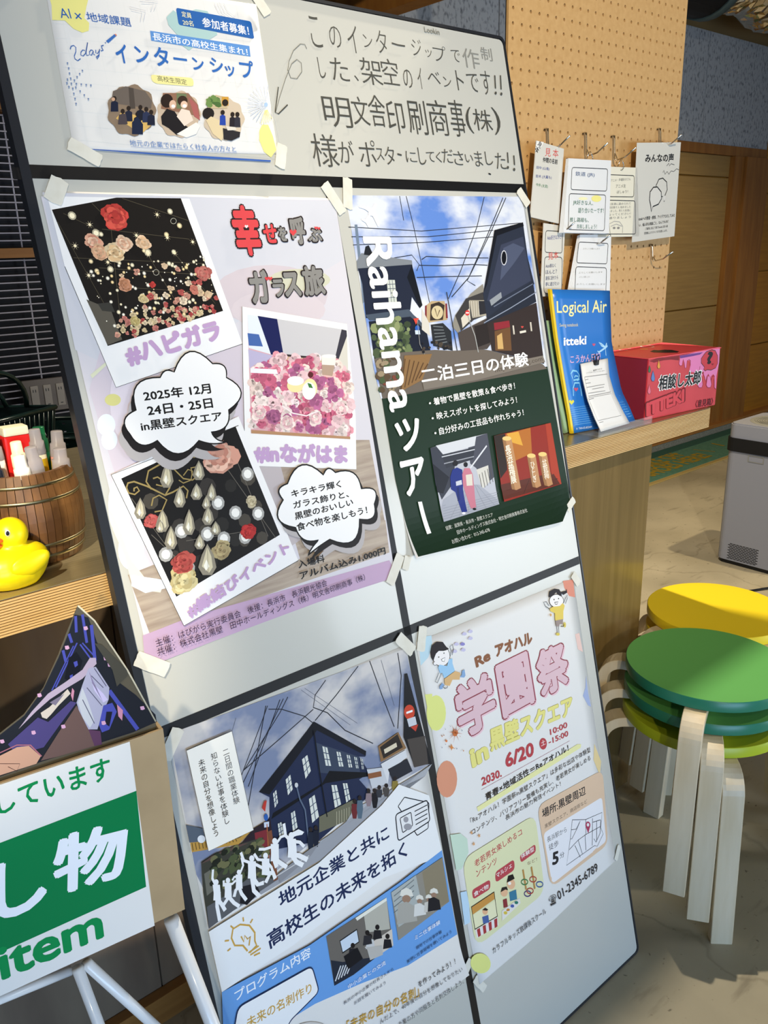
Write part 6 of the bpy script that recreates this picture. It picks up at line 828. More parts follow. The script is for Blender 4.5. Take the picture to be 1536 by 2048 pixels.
# ------------------------------------------------------------------ materials
M['print'] = attr_mat('printed_paper', .42)
M['print_gloss'] = attr_mat('printed_gloss', .18)
M['cloudpr'] = mat('printed_cloud_sky', '#5f86cf', .4, h2='#d8dde6', scale=(9, 14, 1), detail=5, lo=.38, hi=.58)
M['cloudpr2'] = mat('printed_dusk_sky', '#76829f', .4, h2='#cdc9c6', scale=(10, 13, 1), detail=4, lo=.40, hi=.62)
M['woodpr'] = mat('printed_wood_grain', '#9c8a7a', .4, h2='#b8a896', scale=(9, 120, 1), detail=4)
M['white'] = mat('whiteboard_enamel', '#c2c2ba', .28, coat=.3)
M['blackframe'] = mat('black_frame', '#23262c', .35)
M['blacktape'] = mat('black_vinyl_tape', '#0d0d0f', .45)
M['paper'] = mat('paper', '#e4e3e0', .5)
M['tape'] = mat('masking_tape', '#e9e6d8', .5, alpha=.82, h2='#f0eee2', scale=(60, 60, 60))
M['peg'] = mat('pegboard_mdf', '#c59a60', .55, h2='#cda36a', scale=(90, 90, 90), detail=6)
M['dark'] = mat('hole_shade_dark', '#0c0a09', .8)
M['chrome'] = mat('chrome_wire', '#c9c6bf', .18, 1)
M['ply'] = mat('plywood_layer', '#d8b67c', .5, h2='#caa468', scale=(3, 3, 90))
M['plydark'] = mat('plywood_glue_layer', '#6a4824', .6)
M['steel'] = mat('brushed_steel', '#c0b28c', .34, .75, h2='#ac9f7c', scale=(2, 260, 2))
M['veneer'] = mat('veneer_panel', '#6e5a34', .2, h2='#7a643c', scale=(60, 60, 2.5), coat=.3)
M['kitchen'] = mat('kitchen_panel', '#8a7864', .45, h2='#786656', scale=(14, 14, 3))
M['skirt'] = mat('skirting_wood', '#a8743a', .5, h2='#94622e', scale=(3, 30, 60))
M['navywall'] = mat('navy_wall', '#0c1018', .7, h2='#10151f', scale=(40, 40, 40))
M['bluewool'] = mat('blue_wood_wool_board', '#a2a8b0', .9, h2='#5a6068', scale=(60, 60, 34), detail=8, lo=.50, hi=.72, bump=.6)
M['panelwood'] = mat('light_wood_panel', '#9a7c48', .5, h2='#8f7242', scale=(3, 3, 60))
M['frame'] = mat('brown_wood_frame', '#94642c', .5, h2='#845624', scale=(30, 30, 3))
M['honey'] = mat('honey_wood_panel', '#a8741f', .5, h2='#9a681a', scale=(3, 3, 50))
M['carpet'] = mat('grey_carpet', '#6c6f68', .95, h2='#8a8c84', scale=(160, 160, 160), detail=3, bump=.5)
M['matgreen'] = mat('teal_mat', '#4a7a68', .9, h2='#5a8874', scale=(60, 60, 60))
M['matdark'] = mat('teal_mat_border', '#2e5a50', .9)
M['beige'] = mat('beige_upper_wall', '#8a7148', .8)
M['black'] = mat('black_plastic', '#101113', .4)
M['blackm'] = mat('matt_black', '#0b0b0c', .7)
M['foil'] = mat('foil_duct', '#cfc6b4', .16, 1, bump=1.0, scale=(28, 28, 28))
M['teal'] = mat('dull_teal_band', '#4a5c5c', .5)
M['birch'] = mat('birch_leg', '#e0d2b6', .42, h2='#d2c09e', scale=(26, 26, 3), detail=5)
M['green'] = mat('green_lacquer', '#62ac5c', .45)
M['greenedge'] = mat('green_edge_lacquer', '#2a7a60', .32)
M['lime'] = mat('lime_lacquer', '#b4c428', .38)
M['yellow'] = mat('yellow_lacquer', '#f6da26', .42)
M['duck'] = mat('yellow_rubber', '#f0d80e', .34, ior=1.4)
M['beak'] = mat('orange_rubber', '#e8611a', .35)
M['cask'] = mat('cask_stave', '#80582f', .45, h2='#4e3218', scale=(40, 40, 14), detail=5)
M['hoop'] = mat('brass_hoop', '#8c8468', .38, 1)
M['basket'] = mat('dark_green_plastic', '#0c201e', .25)
M['bluebin'] = mat('blue_bin_plastic', '#1a2a9c', .4)
M['wiregrey'] = mat('grey_coated_wire', '#c8c6d2', .4)
M['plate'] = mat('taupe_outlet_plate', '#6b6158', .35, .3)
M['outlet'] = mat('ivory_outlet', '#b9b0a4', .4)
M['cardboard'] = mat('cardboard', '#a08a68', .75, h2='#b19a76', scale=(9, 9, 9), detail=6)
M['tube'] = mat('white_painted_tube', '#dfe3e6', .35, coat=.3)
M['greenbook'] = mat('pale_green_cover', '#8fae84', .5)
M['bluecover'] = mat('blue_cover', '#2a74c4', .28)
M['spine'] = mat('yellow_spine', '#ecc822', .4)
M['acrylic'] = mat('clear_acrylic', '#eef4f8', .06, alpha=.09)
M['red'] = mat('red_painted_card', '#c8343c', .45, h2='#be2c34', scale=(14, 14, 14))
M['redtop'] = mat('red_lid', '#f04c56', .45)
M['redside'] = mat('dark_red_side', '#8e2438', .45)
M['greyplastic'] = mat('pale_grey_plastic', '#8e9098', .42)
M['greytop'] = mat('grey_top_plastic', '#8b8a80', .45)
M['lam'] = mat('laminated_card', '#dbd7cb', .12, coat=.8)
M['clearcap'] = mat('frosted_cap', '#b4aeb0', .3, trans=.4, ior=1.2)
M['tanduct'] = mat('dark_beam', '#0a0908', .6)
def concrete():
    m = mat('concrete_floor', '#a39a82', .55, h2='#bab096', scale=(2.2, 2.2, 2.2), detail=8, lo=.38, hi=.62)
    nt = m.node_tree; b = nt.nodes['Principled BSDF']; base = b.inputs['Base Color'].links[0].from_socket
    tc = nt.nodes.new('ShaderNodeTexCoord')
    def layer(inp, scale, lo, hi, colr, fac, tex='noise'):
        mp = nt.nodes.new('ShaderNodeMapping'); mp.inputs['Scale'].default_value = scale; nt.links.new(tc.outputs['Object'], mp.inputs[0])
        if tex == 'noise': t = nt.nodes.new('ShaderNodeTexNoise'); t.inputs['Scale'].default_value = 1; t.inputs['Detail'].default_value = 7; o = t.outputs[0]
        else:
            t = nt.nodes.new('ShaderNodeTexVoronoi'); t.feature = 'DISTANCE_TO_EDGE'; t.inputs['Scale'].default_value = 1; o = t.outputs['Distance']
            n2 = nt.nodes.new('ShaderNodeTexNoise'); n2.inputs['Scale'].default_value = 3; n2.inputs['Detail'].default_value = 5; nt.links.new(mp.outputs[0], n2.inputs['Vector'])
            ad = nt.nodes.new('ShaderNodeMixRGB'); ad.blend_type = 'ADD'; ad.inputs[0].default_value = .35; nt.links.new(mp.outputs[0], ad.inputs[1]); nt.links.new(n2.outputs[1], ad.inputs[2]); nt.links.new(ad.outputs[0], t.inputs['Vector'])
        if tex == 'noise': nt.links.new(mp.outputs[0], t.inputs['Vector'])
        r = nt.nodes.new('ShaderNodeValToRGB'); r.color_ramp.elements[0].position = lo; r.color_ramp.elements[1].position = hi; nt.links.new(o, r.inputs[0])
        if tex != 'noise': r.color_ramp.elements[0].color = (1,1,1,1); r.color_ramp.elements[1].color = (0,0,0,1)
        mu = nt.nodes.new('ShaderNodeMath'); mu.operation = 'MULTIPLY'; mu.inputs[1].default_value = fac; nt.links.new(r.outputs[0], mu.inputs[0])
        mx = nt.nodes.new('ShaderNodeMixRGB'); nt.links.new(mu.outputs[0], mx.inputs[0]); nt.links.new(inp, mx.inputs[1]); mx.inputs[2].default_value = lin(colr); return mx.outputs[0]
    s = layer(base, (5, 22, 5), .60, .74, '#5c5342', .55)
    s = layer(s, (60, 60, 60), .66, .72, '#4a4234', .7)
    s = layer(s, (.55, .55, .55), .0, .0025, '#5c523e', .28, 'vor')
    nt.links.new(s, b.inputs['Base Color'])
    return m
M['floor'] = concrete()
# ------------------------------------------------------------------ setting
struct('floor', box((-4.5, -5, -.06), (7, 2.1, 0)), M['floor'])
bw = struct('wall_back', box((-3.2, 2.06, 0), (7, 2.2, 3.2)), M['beige'])
struct('wall_left', box((-2.4, 2.0, 0), (1.0, 2.055, 2.5)), M['navywall'])
# blue wood-wool boards above the door head, as separate boards
bwr = struct('trim_1', box((.9, 2.0, 2.03), (.93, 2.05, 2.685)), M['bluewool'])
for i, (x0, x1) in enumerate(((.935, 2.19), (2.2, 3.15), (3.155, 4.2), (4.205, 5.12))):
    struct('board', box((x0, 1.998, 2.03), (x1, 2.05, 2.685), .002), M['bluewool'], bwr)
# wood-panel wall under them
pw = struct('wall_right', box((1.0, 2.03, .06), (4.66, 2.055, 1.975)), M['honey'])
for z0, z1 in ((.08, .952), (.962, 1.822), (1.832, 1.965)):
    for x0, x1 in ((1.05, 2.8), (2.806, 4.62)): struct('panel', box((x0, 2.008, z0), (x1, 2.029, z1), .001), M['panelwood'], pw)
dr = struct('door_1', box((5.12, 2.03, .05), (6.9, 2.055, 2.9)), M['honey'])
for i in range(5): struct('panel', box((5.16, 2.012, .06 + i*.56), (6.88, 2.029, .06 + i*.56 + .55), .001), M['honey'], dr)
t2 = struct('trim_2', box((1.0, 1.985, 1.967), (5.1, 2.029, 2.028), .002), M['frame'])
struct('trim_3', box((4.63, 1.975, .06), (4.76, 2.04, 1.966), .002), M['frame'])
struct('trim_4', box((4.765, 1.955, .06), (5.1, 2.03, 1.966), .003), M['frame'])
struct('trim_5', box((1.0, 1.93, .055), (7, 2.03, .08), .003), M['skirt'])
struct('baseboard_right', box((1.0, 1.935, 0), (7, 2.029, .053)), M['carpet'])
struct('baseboard_left', box((-2.6, .096, 0), (.30, .119, .062), .001), M['skirt'])
struct('ceiling', box((-4.5, -5, 3.2), (7, 2.2, 3.26)), M['beige'])
sf = struct('trim_6', box((-2.4, .75, 2.34), (.82, 1.99, 2.40)), M['tanduct'])
bmx = box((.82, .5, 2.20), (.90, 1.99, 2.40), .003); t = thing('ceiling_beam', 'brown wooden beam running overhead beside the blue wall above the whiteboard', 'beam', (0, 0, 0)); obj('beam', bmx, M['frame'], t); obj('bracket', box((.84, .9, 2.4), (.88, .94, 3.2)), M['black'], t); obj('bracket', box((.84, 1.7, 2.4), (.88, 1.74, 3.2)), M['black'], t)
# ducts at upper right
t = thing('round_duct', 'fat black round duct under the ceiling above the blue wall', 'duct', (2.64, 1.74, 2.87))
bm = bmesh.new(); add_tube(bm, [(-.9, 0, 0), (1.0, 0, 0)], .235, 28); obj('duct', bm, M['blackm'], t); bm = bmesh.new(); add_tube(bm, [(1.0, 0, 0), (1.07, 0, 0)], .242, 28); obj('end_band', bm, M['teal'], t)
for x in (-.5, .6): bm = bmesh.new(); add_tube(bm, [(x, 0, .2), (x, 0, .34)], .008, 6); obj('hanger', bm, M['black'], t)
rn = random.Random(4); bm = bmesh.new(); P_ = []; R_ = []
for i in range(70): P_.append((i*.022, .02*math.sin(i*.3), .02*math.sin(i*.17))); R_.append(.155 + .012*(i % 2) + .006*rn.random())
add_tube(bm, P_, R_, 30)
for v in bm.verts: v.co += Vector((rn.uniform(-.006, .006), rn.uniform(-.006, .006), rn.uniform(-.006, .006)))
t = thing('foil_duct', 'crinkled silver foil duct hanging under the ceiling beside the black duct', 'duct', (3.76, 1.7, 2.84)); o = obj('foil_hose', bm, M['foil'], t)
for f in o.data.polygons: f.use_smooth = False
for x in (.3, 1.1): bm = bmesh.new(); add_tube(bm, [(x, 0, .1), (x, 0, .34)], .008, 6); obj('hanger', bm, M['black'], t)
# floor mat
t = thing('floor_mat', 'teal entrance mat with yellow lettering lying along the far wall', 'mat', (0, 0, 0))
obj('rubber_edge', box((1.0, 1.50, .0005), (6.2, 1.535, .009), .002), mat('yellowish_mat_edge', '#b0985c', .8), t)
obj('mat', box((1.0, 1.53, .0005), (6.2, 1.86, .011), .002), M['matgreen'], t)
obj('border', box((1.0, 1.84, .0006), (6.2, 1.93, .0125), .002), M['matdark'], t)
build_print('lettering', D['mat'], t, z0=.012)
# ------------------------------------------------------------------ wire grid, rails and outlet on the far-left wall
def grid(z0, z1, lab):
    t = thing('wire_grid', lab, 'wire panel', (-.36, 1.96, 0), group='wire panels on the navy wall')
    first = None; n = int((z1 - z0)/.0247)
    for i in range(n + 1):
        z = z1 - i*.0247
        bm = bmesh.new(); add_tube(bm, [(-1.5, 0, z), (.72, 0, z)], .0026, 6); o = obj('wire', bm, M['wiregrey'], t) if i == 0 else None
        if i == 0: first = (o, z)
        else:
            bm.free(); c = first[0].copy(); C.objects.link(c); c.parent = t; c.location = (0, 0, z - first[1])
    f2 = None
    for x in (-1.32, -.92, -.42, .075, .57):
        if f2 is None: bm = bmesh.new(); add_tube(bm, [(x, .0055, z0 - .004), (x, .0055, z1 + .004)], .003, 6); f2 = (obj('upright_wire', bm, M['wiregrey'], t), x)
        else: c = f2[0].copy(); C.objects.link(c); c.parent = t; c.location = (x - f2[1], 0, 0)
grid(1.968, 2.32, 'grey wire panel on the navy wall, above the upper wooden rail'); grid(1.462, 1.876, 'grey wire panel on the navy wall between the two wooden rails'); grid(.72, 1.416, 'tall grey wire panel on the navy wall, below the lower wooden rail')
for z0, z1, lab in ((1.884, 1.956, 'upper brown wooden rail across the navy wall at the left edge'), (1.424, 1.456, 'lower thin wooden rail across the navy wall between wire panels')):
    t = thing('wooden_rail', lab, 'rail', (-1.8, 1.9, z0), group='wooden rails on the navy wall')
    obj('rail', box((0, 0, 0), (2.5, .099, z1 - z0), .002), M['frame'] if z0 > 1.6 else M['skirt'], t)
t = thing('outlet_plate', 'taupe wall plate with three power outlets on the wire-panelled wall', 'outlet', (-.366, 1.94, .886))
obj('plate', box((0, 0, 0), (.168, .012, .12), .002), M['plate'], t)
for i in range(3):
    x = .026 + i*.046; o = obj('outlet', box((x, -.003, .018), (x + .027, .002, .098), .001), M['outlet'], t)
    for dx in (.007, .016): obj('slot', box((x + dx, -.0036, .075), (x + dx + .0025, -.0028, .085)), M['black'], o)
    obj('earth_hole', box((x + .009, -.0036, .026), (x + .018, -.0028, .029)), M['black'], o)
# shelf under, baskets and blue bin
t = thing('back_table', 'dark back counter behind the wooden cask, under the baskets', 'counter', (-1.62, .75, 0)); obj('top', box((0, 0, .70), (1.42, .64, .73), .003), mat('dark_worktop', '#1c1916', .25), t)
for x, y in ((.03, .03), (1.29, .03), (.03, .49), (1.29, .49)): obj('leg', box((x, y, 0), (x + .03, y + .03, .70)), M['black'], t)
def basket(lab, loc, rz, ry, tilt, H=.17):
    t = thing('shopping_basket', lab, 'basket', loc, rz, 'dark green baskets behind the cask'); t.rotation_euler = (tilt, ry, rz)
    W, L, tp = .15, .105, .82
    def corner(sx, sy, h): s = tp + (1 - tp)*h; return Vector((sx*W*s, sy*L*s, h*H))
    obj('base', box((-W*tp, -L*tp, 0), (W*tp, L*tp, .004)), M['basket'], t)
    bm = bmesh.new(); add_tube(bm, [corner(-1, -1, 1), corner(1, -1, 1), corner(1, 1, 1), corner(-1, 1, 1)], .006, 6, close=True); add_tube(bm, [corner(-1, -1, .55), corner(1, -1, .55), corner(1, 1, .55), corner(-1, 1, .55)], .0028, 5, close=True); obj('rim', bm, M['basket'], t, True)
    for sy in (-1, 1):   # slatted long sides
        for i in range(19):
            x = -.94 + i*.104; a = Vector((x*W*tp, sy*L*tp, 0)); b_ = Vector((x*W, sy*L, H)); bm = bmesh.new(); add_tube(bm, [a, b_], .0026, 5); obj('slat', bm, M['basket'], t)
    for sx in (-1, 1):   # perforated short sides
        bm = bmesh.new(); ny, nz = 11, 9
        for i in range(ny):
            for j in range(nz):
                def P(u, v): s = tp + (1-tp)*v; return Vector((sx*W*s, (u*2-1)*L*s, v*H))
                u0, u1, v0, v1 = i/ny, (i+1)/ny, j/nz, (j+1)/nz
                if i % 2 and j % 2:
                    um, vm = (u0+u1)/2, (v0+v1)/2; o_ = [P(u0, v0), P(u1, v0), P(u1, v1), P(u0, v1)]; q = [P(um + (u-um)*.45, vm + (v-vm)*.45) for u, v in ((u0, v0), (u1, v0), (u1, v1), (u0, v1))]
                    ov = [bm.verts.new(p) for p in o_]; qv = [bm.verts.new(p) for p in q]
                    for k_ in range(4): bm.faces.new((ov[k_], ov[(k_+1) % 4], qv[(k_+1) % 4], qv[k_]))
                else: bm.faces.new([bm.verts.new(p) for p in (P(u0, v0), P(u1, v0), P(u1, v1), P(u0, v1))])
        bmesh.ops.remove_doubles(bm, verts=bm.verts, dist=1e-5); o = obj('end_wall', bm, M['basket'], t); sm = o.modifiers.new('s', 'SOLIDIFY'); sm.thickness = .003
    for sy in (-1, 1):
        if H < .15: continue
        bm = bmesh.new(); add_tube(bm, [Vector((W*.9*math.cos(a), sy*(L*.3 + .03*math.sin(a)), H + .004 + .10*math.sin(a))) for a in (math.pi*i/14 for i in range(15))], .006, 8); obj('handle', bm, M['basket'], t, True)
basket('dark green shopping basket at the left edge, handle raised, behind the cask', (-.80, .90, .905), .5, 0, -.05)
basket('dark green shopping basket tipped with its dotted end towards the whiteboard', (-.475, 1.215, .86), -2.27, .0, 0, .10)
t = thing('storage_crate', 'black ribbed crate under the two green baskets behind the cask', 'crate', (-.85, .95, .731)); obj('body', box((-.25, -.13, 0), (.2, .2, .12), .006), M['black'], t)
for i in range(9): obj('rib', box((-.26, -.14, .006 + i*.0125), (.21, .205, .011 + i*.0125)), M['basket'], t)
t = thing('blue_bin', 'royal blue plastic bin in the dark between the cask and the whiteboard', 'bin', (-.61, .81, .731)); obj('body', box((-.02, -.03, 0), (.16, .1, .165), .006), M['bluebin'], t); obj('rim', box((-.024, -.034, .165), (.164, .104, .18), .004), M['wiregrey'], t)
# ------------------------------------------------------------------ counter
ZT = 1.0383; ct = thing('counter', 'long plywood-edged counter with brushed metal top behind the whiteboard', 'counter', (0, 0, 0))
X0, X1, Y0, Y1 = -2.6, .575, -.150, .60
n = 13; th = .0465; hh = th/n
bm = bmesh.new(); bm2 = bmesh.new()
for i in range(n):
    z = ZT - .0012 - th + i*hh
    add_box(bm, (X0, Y0, z), (X1, Y1, z + hh*.64)); add_box(bm2, (X0, Y0 + .0012, z + hh*.64), (X1 - .0012, Y1, z + hh))
obj('plywood_core', bm, M['ply'], ct); obj('glue_lines', bm2, M['plydark'], ct)
obj('metal_top', box((X0, Y0, ZT - .0012), (X1, Y1, ZT), .0004), M['steel'], ct)
for x0, x1 in ((-2.6, -1.7), (-1.697, -.845), (-.842, .3)): obj('front_panel', box((x0, .12, .0), (x1, .14, ZT - .0478)), M['kitchen'], ct)
obj('end_support', box((-.02, -.075, 0), (.452, -.05, ZT - .048), .001), M['veneer'], ct)
# ------------------------------------------------------------------ pegboard
t = thing('pegboard', 'tall light brown pegboard panel standing above the counter', 'pegboard', (0, 0, 0))
bm = bmesh.new(); p_ = .025; r_ = .0031
oc = [(math.cos(math.pi*i/4), math.sin(math.pi*i/4)) for i in range(8)]; sq = [(1, 0), (1, 1), (0, 1), (-1, 1), (-1, 0), (-1, -1), (0, -1), (1, -1)]
for i in range(24):
    for j in range(-15, 27):
        x, z = i*p_, 1.84 - j*p_
        o_ = [bm.verts.new((x + a*p_/2, 0, z + b_*p_/2)) for a, b_ in sq]; h_ = [bm.verts.new((x + a*r_, 0, z + b_*r_)) for a, b_ in oc]; g_ = [bm.verts.new((x + a*r_, .0045, z + b_*r_)) for a, b_ in oc]
        for k_ in range(8): q = (k_+1) % 8; bm.faces.new((o_[k_], o_[q], h_[q], h_[k_])); bm.faces.new((h_[k_], h_[q], g_[q], g_[k_]))
xa, xb, za, zb = -p_/2, 23.5*p_, 1.84 - 26.5*p_, 1.84 + 15.5*p_
za += .005
for v in bm.verts: v.co.z = max(v.co.z, za)
bmesh.ops.remove_doubles(bm, verts=bm.verts, dist=1e-5); bmesh.ops.recalc_face_normals(bm, faces=bm.faces)
obj('perforated_panel', bm, M['peg'], t)
bm = bmesh.new()
for lo, hi in (((xa, .0001, za), (xa + .001, .0055, zb)), ((xb - .001, .0001, za), (xb, .0055, zb)), ((xa, .0001, za), (xb, .0055, za + .001)), ((xa, .0001, zb - .001), (xb, .0055, zb))): add_box(bm, lo, hi)
obj('panel_edge', bm, M['peg'], t); obj('hole_shade_sheet', box((xa + .002, .0056, za + .002), (xb - .002, .009, zb - .002)), M['dark'], t)  # dark sheet added behind the holes, standing in for the shade beyond them
for x in (.015, .262): obj('post', box((x, .0095, ZT), (x + .03, .032, zb)), M['frame'], t)
def hook(x, z, lab, drop=.036, reach=.062, lift=.02, shift=0):
    t = thing('peg_hook', lab, 'hook', (x, -.0005, z), group='chrome hooks on the pegboard')
    bm = bmesh.new(); add_tube(bm, [(0, .004, .002), (0, -.004, .003), (0, -.008, -.004), (0, -.010, -drop*.7), (shift*.3, -.018, -drop), (shift*.6, -reach*.6, -drop + .004), (shift, -reach, -drop + lift)], .0016, 7); obj('prong', bm, M['chrome'], t, True)
    bm = bmesh.new(); add_tube(bm, [(.004, .002, .004), (.004, -.005, .003), (.003, -.0075, -drop*.9), (0, -.013, -drop)], .0013, 6); obj('stay', bm, M['chrome'], t, True)
def ring(x, y, z, lab, r=.011):
    bm = bmesh.new(); add_tube(bm, [(.003*math.sin(a*2), r*math.cos(a)*.6, r*math.sin(a)) for a in (2*math.pi*i/18 for i in range(18))], .0009, 6, close=True)
    o = obj('binder_ring', bm, M['chrome'], None, True); o.location = (x, y, z); tag(o, lab, 'ring')
hook(.10, 1.640, 'chrome hook carrying the leftmost laminated name card'); hook(.225, 1.640, 'chrome hook above the front card about trains', drop=.042); hook(.325, 1.640, 'chrome hook holding the cream card stack beside the train card', drop=.046)
hook(.500, 1.665, 'chrome hook holding the large laminated sheet with speech bubbles'); hook(.500, 1.415, 'empty chrome hook at the lower right of the pegboard', drop=.034); hook(.125, 1.465, 'chrome hook above the small lower-left laminated card', drop=.02); hook(.250, 1.440, 'chrome hook above the blank lower card stack', drop=.02)
ring(.2, -.038, 1.592, 'steel ring through the front train card stack'); ring(.322, -.030, 1.583, 'steel ring through the cream card stack beside the train card')
def hung(name, key, Y, quad, lab, cat, m, pages=1, dx=.0, thick=.0006, grp=None, bend=0):
    mw = Matrix(((1, 0, 0, 0), (0, 0, -1, Y), (0, 1, 0, 0), (0, 0, 0, 1)))
    cx = sum(q[0] for q in quad)/4; cz = sum(q[1] for q in quad)/4; mw.translation = Vector((cx, Y, cz)); t = thing(name, lab, cat, group=grp, mw=mw)
    q = [(x - cx, z - cz) for x, z in quad]
    zc = max(a[1] for a in q)
    def dz(x, y): return bend*((zc - y)/.15)**2*math.sin(3*x/.1)
    for i in range(pages):
        bm = bmesh.new(); s = i*dx; ps = [(x - s*(1 if y < 0 else .15), y - s*.12) for x, y in q]
        add_prism(bm, ps, -thick*(i+1)*1.4, -thick*(i*1.4 + .3)); obj('card' if pages == 1 else 'page', bm, m, t)
    if key: build_print('lettering', D[key], t, org=(cx, cz), z0=.0001)
    return t
hung('name_card', 'card_members', -.035, ((.034, 1.6145), (.119, 1.604), (.111, 1.4645), (.0236, 1.477)), 'laminated name card with red and blue writing, leftmost on the pegboard', 'card', M['lam'], 2, .002)
hung('card_bundle', 'card_trains', -.045, ((.1218, 1.586), (.265, 1.5877), (.2706, 1.4435), (.114, 1.447)), 'white card stack about trains with two outlined boxes and green writing', 'card stack', M['paper'], 7, .0012)
hung('card_bundle', 'card_anime', -.030, ((.245, 1.577), (.3844, 1.5793), (.4097, 1.4366), (.252, 1.4372)), 'cream card stack with faint pencil writing, between the train card and the bubble sheet', 'card stack', mat('cream_card', '#e6dfc8', .5), 8, .0007)
hung('notice_sheet', 'card_voice', -.030, ((.3776, 1.629), (.5532, 1.6393), (.5558, 1.4349), (.3816, 1.424)), 'laminated sheet with two speech bubbles at the right of the pegboard', 'sheet', M['lam'])
hung('small_card', 'card_favourite', -.030, ((.0695, 1.4657), (.139, 1.4592), (.1351, 1.321), (.0678, 1.3238)), 'small laminated card with two boxes below the leftmost name card', 'card', M['lam'], 2, .001)
hung('card_bundle', 'card_blank', -.030, ((.190, 1.4428), (.301, 1.4415), (.3089, 1.290), (.172, 1.296)), 'lower white card stack with nearly blank boxes, behind the blue notebook', 'card stack', M['paper'], 6, .004)
# ------------------------------------------------------------------ whiteboard leaning on the counter
K = .2343206; NN = math.hypot(1, K)
BW = Matrix(((1, 0, 0, 0), (0, K/NN, -1/NN, -.4231051), (0, 1/NN, K/NN, 0), (0, 0, 0, 1)))
wb = thing('whiteboard', 'tall white board with black tape cross leaning against the counter', 'whiteboard', mw=BW)
ux0, ux1, v1 = -.943, -.033, 1.832
bm = bmesh.new()
def rr2(x0, y0, x1, y1, r, n=5):
    out = []
    for cx, cy, a in ((x1-r, y1-r, 0), (x0+r, y1-r, 90), (x0+r, y0+r, 180), (x1-r, y0+r, 270)):
        for i in range(n + 1): t_ = math.radians(a + 90*i/n); out.append((cx + r*math.cos(t_), cy + r*math.sin(t_)))
    return out
add_prism(bm, rr2(ux0 + .002, .004, ux1 - .002, v1 - .002, .010), -.012, 0); obj('white_panel', bm, M['white'], wb)
add = bmesh.new(); o_ = rr2(ux0 - .008, 0, ux1 + .003, v1 + .004, .012); i_ = rr2(ux0 + .004, .004, ux1 - .001, v1 - .001, .009)
def frame_mesh(bm, o_, i_, z0, z1):
    n = len(o_); A = [[bm.verts.new((x, y, z)) for x, y in P] for P in (o_, i_) for z in (z0, z1)]
    for k_ in range(n):
        q = (k_+1) % n; bm.faces.new((A[1][k_], A[1][q], A[3][q], A[3][k_])); bm.faces.new((A[0][q], A[0][k_], A[2][k_], A[2][q])); bm.faces.new((A[0][k_], A[0][q], A[1][q], A[1][k_])); bm.faces.new((A[3][k_], A[3][q], A[2][q], A[2][k_]))
frame_mesh(add, o_, i_, -.0145, .0015); obj('edge_frame', add, M['blackframe'], wb)
def strip(x0, y0, x1, y1): return box((x0, y0, .0001), (x1, y1, .0005))
o = obj('tape_strip', strip(ux0 + .002, 1.5585, ux1, 1.5745), M['blacktape'], wb); obj('tape_strip', strip(ux0 + .002, .845, -.036, .8605), M['blacktape'], wb); obj('tape_strip', strip(-.5025, .02, -.4875, 1.558), M['blacktape'], wb)
obj('tape_end', box((ux0 - .016, 1.558, -.004), (ux0 - .0075, 1.572, -.0035)), M['blacktape'], wb)
build_print('handwriting', D['hand'], wb, z0=.0004)
def tape_piece(parent, x, y, rot, l=.036, wd=.017, z=.0012, tear=1):
    bm = bmesh.new(); rn = random.Random(int(abs(x*1000) + abs(y*777))); n = 6; a = [(-l/2 + l*i/n, -wd/2 + rn.uniform(-.0004, .0004)) for i in range(n+1)]; b_ = [(l/2 + .002*rn.random()*tear, -wd/2 + wd*(i+1)/4) for i in range(3)]; c_ = [(l/2 - l*i/n, wd/2) for i in range(n+1)]; d_ = [(-l/2 - .002*rn.random(), wd/2 - wd*(i+1)/4) for i in range(3)]
    add_prism(bm, a + b_ + c_ + d_, -.0002, 0)
    bm.transform(Matrix.Translation((x, y, z)) @ Matrix.Rotation(math.radians(rot), 4, 'Z') @ Matrix.Rotation(rn.uniform(-.03, .03), 4, 'Y'))
    obj('masking_tape', bm, M['tape'], parent)
def poster(key, quad, lab, tapes, deform=None, cuts=None, z=.0012):
    ox, oy = quad[0]; mw = BW @ Matrix.Translation((ox, oy, .0007)); t = thing('poster', lab, 'poster', mw=mw, group='posters taped to the whiteboard')
    bm = bmesh.new(); nx, ny = 14, 40; Q = [Vector(q) - Vector((ox, oy)) for q in quad]; g = []
    for j in range(ny + 1):
        v = (j/ny)**1.5 if deform else j/ny; row = []
        for i in range(nx + 1):
            u = i/nx; p = (Q[0]*(1-u) + Q[1]*u)*(1-v) + (Q[3]*(1-u) + Q[2]*u)*v; row.append(bm.verts.new((p.x, p.y, deform(p.x, p.y) if deform else 0)))
        g.append(row)
    for j in range(ny):
        for i in range(nx): bm.faces.new((g[j][i], g[j][i+1], g[j+1][i+1], g[j+1][i])).smooth = True
    o = obj('paper', bm, M['paper'], t); s = o.modifiers.new('thickness', 'SOLIDIFY'); s.thickness = .0003; s.offset = -1
    o = build_print('printed_design', D[key], t, org=(ox, oy), z0=.0002, cuts=cuts, deform=deform)
    for tp in tapes: tape_piece(t, tp[0] - ox, tp[1] - oy, *tp[2:], z=.0030)
    return t
poster('poster_internship', ((-.8805, 1.594), (-.577, 1.603), (-.567, 1.811), (-.872, 1.802)), 'landscape internship poster with three round photos, at the top left of the whiteboard', ((-.868, 1.591, -30, .040), (-.574, 1.600, 70, .034), (-.561, 1.812, -55, .032), (-.875, 1.805, 40, .034)), z=.001)
poster('poster_glass', ((-.926, .947), (-.503, .961), (-.486, 1.542), (-.930, 1.544)), 'lilac poster with three instant photos of flowers and chandelier, middle left of the whiteboard', ((-.914, 1.544, 60, .030, .022), (-.491, 1.541, -58, .050, .018), (-.925, .945, -38, .046, .02), (-.500, .958, 52, .05, .018)))
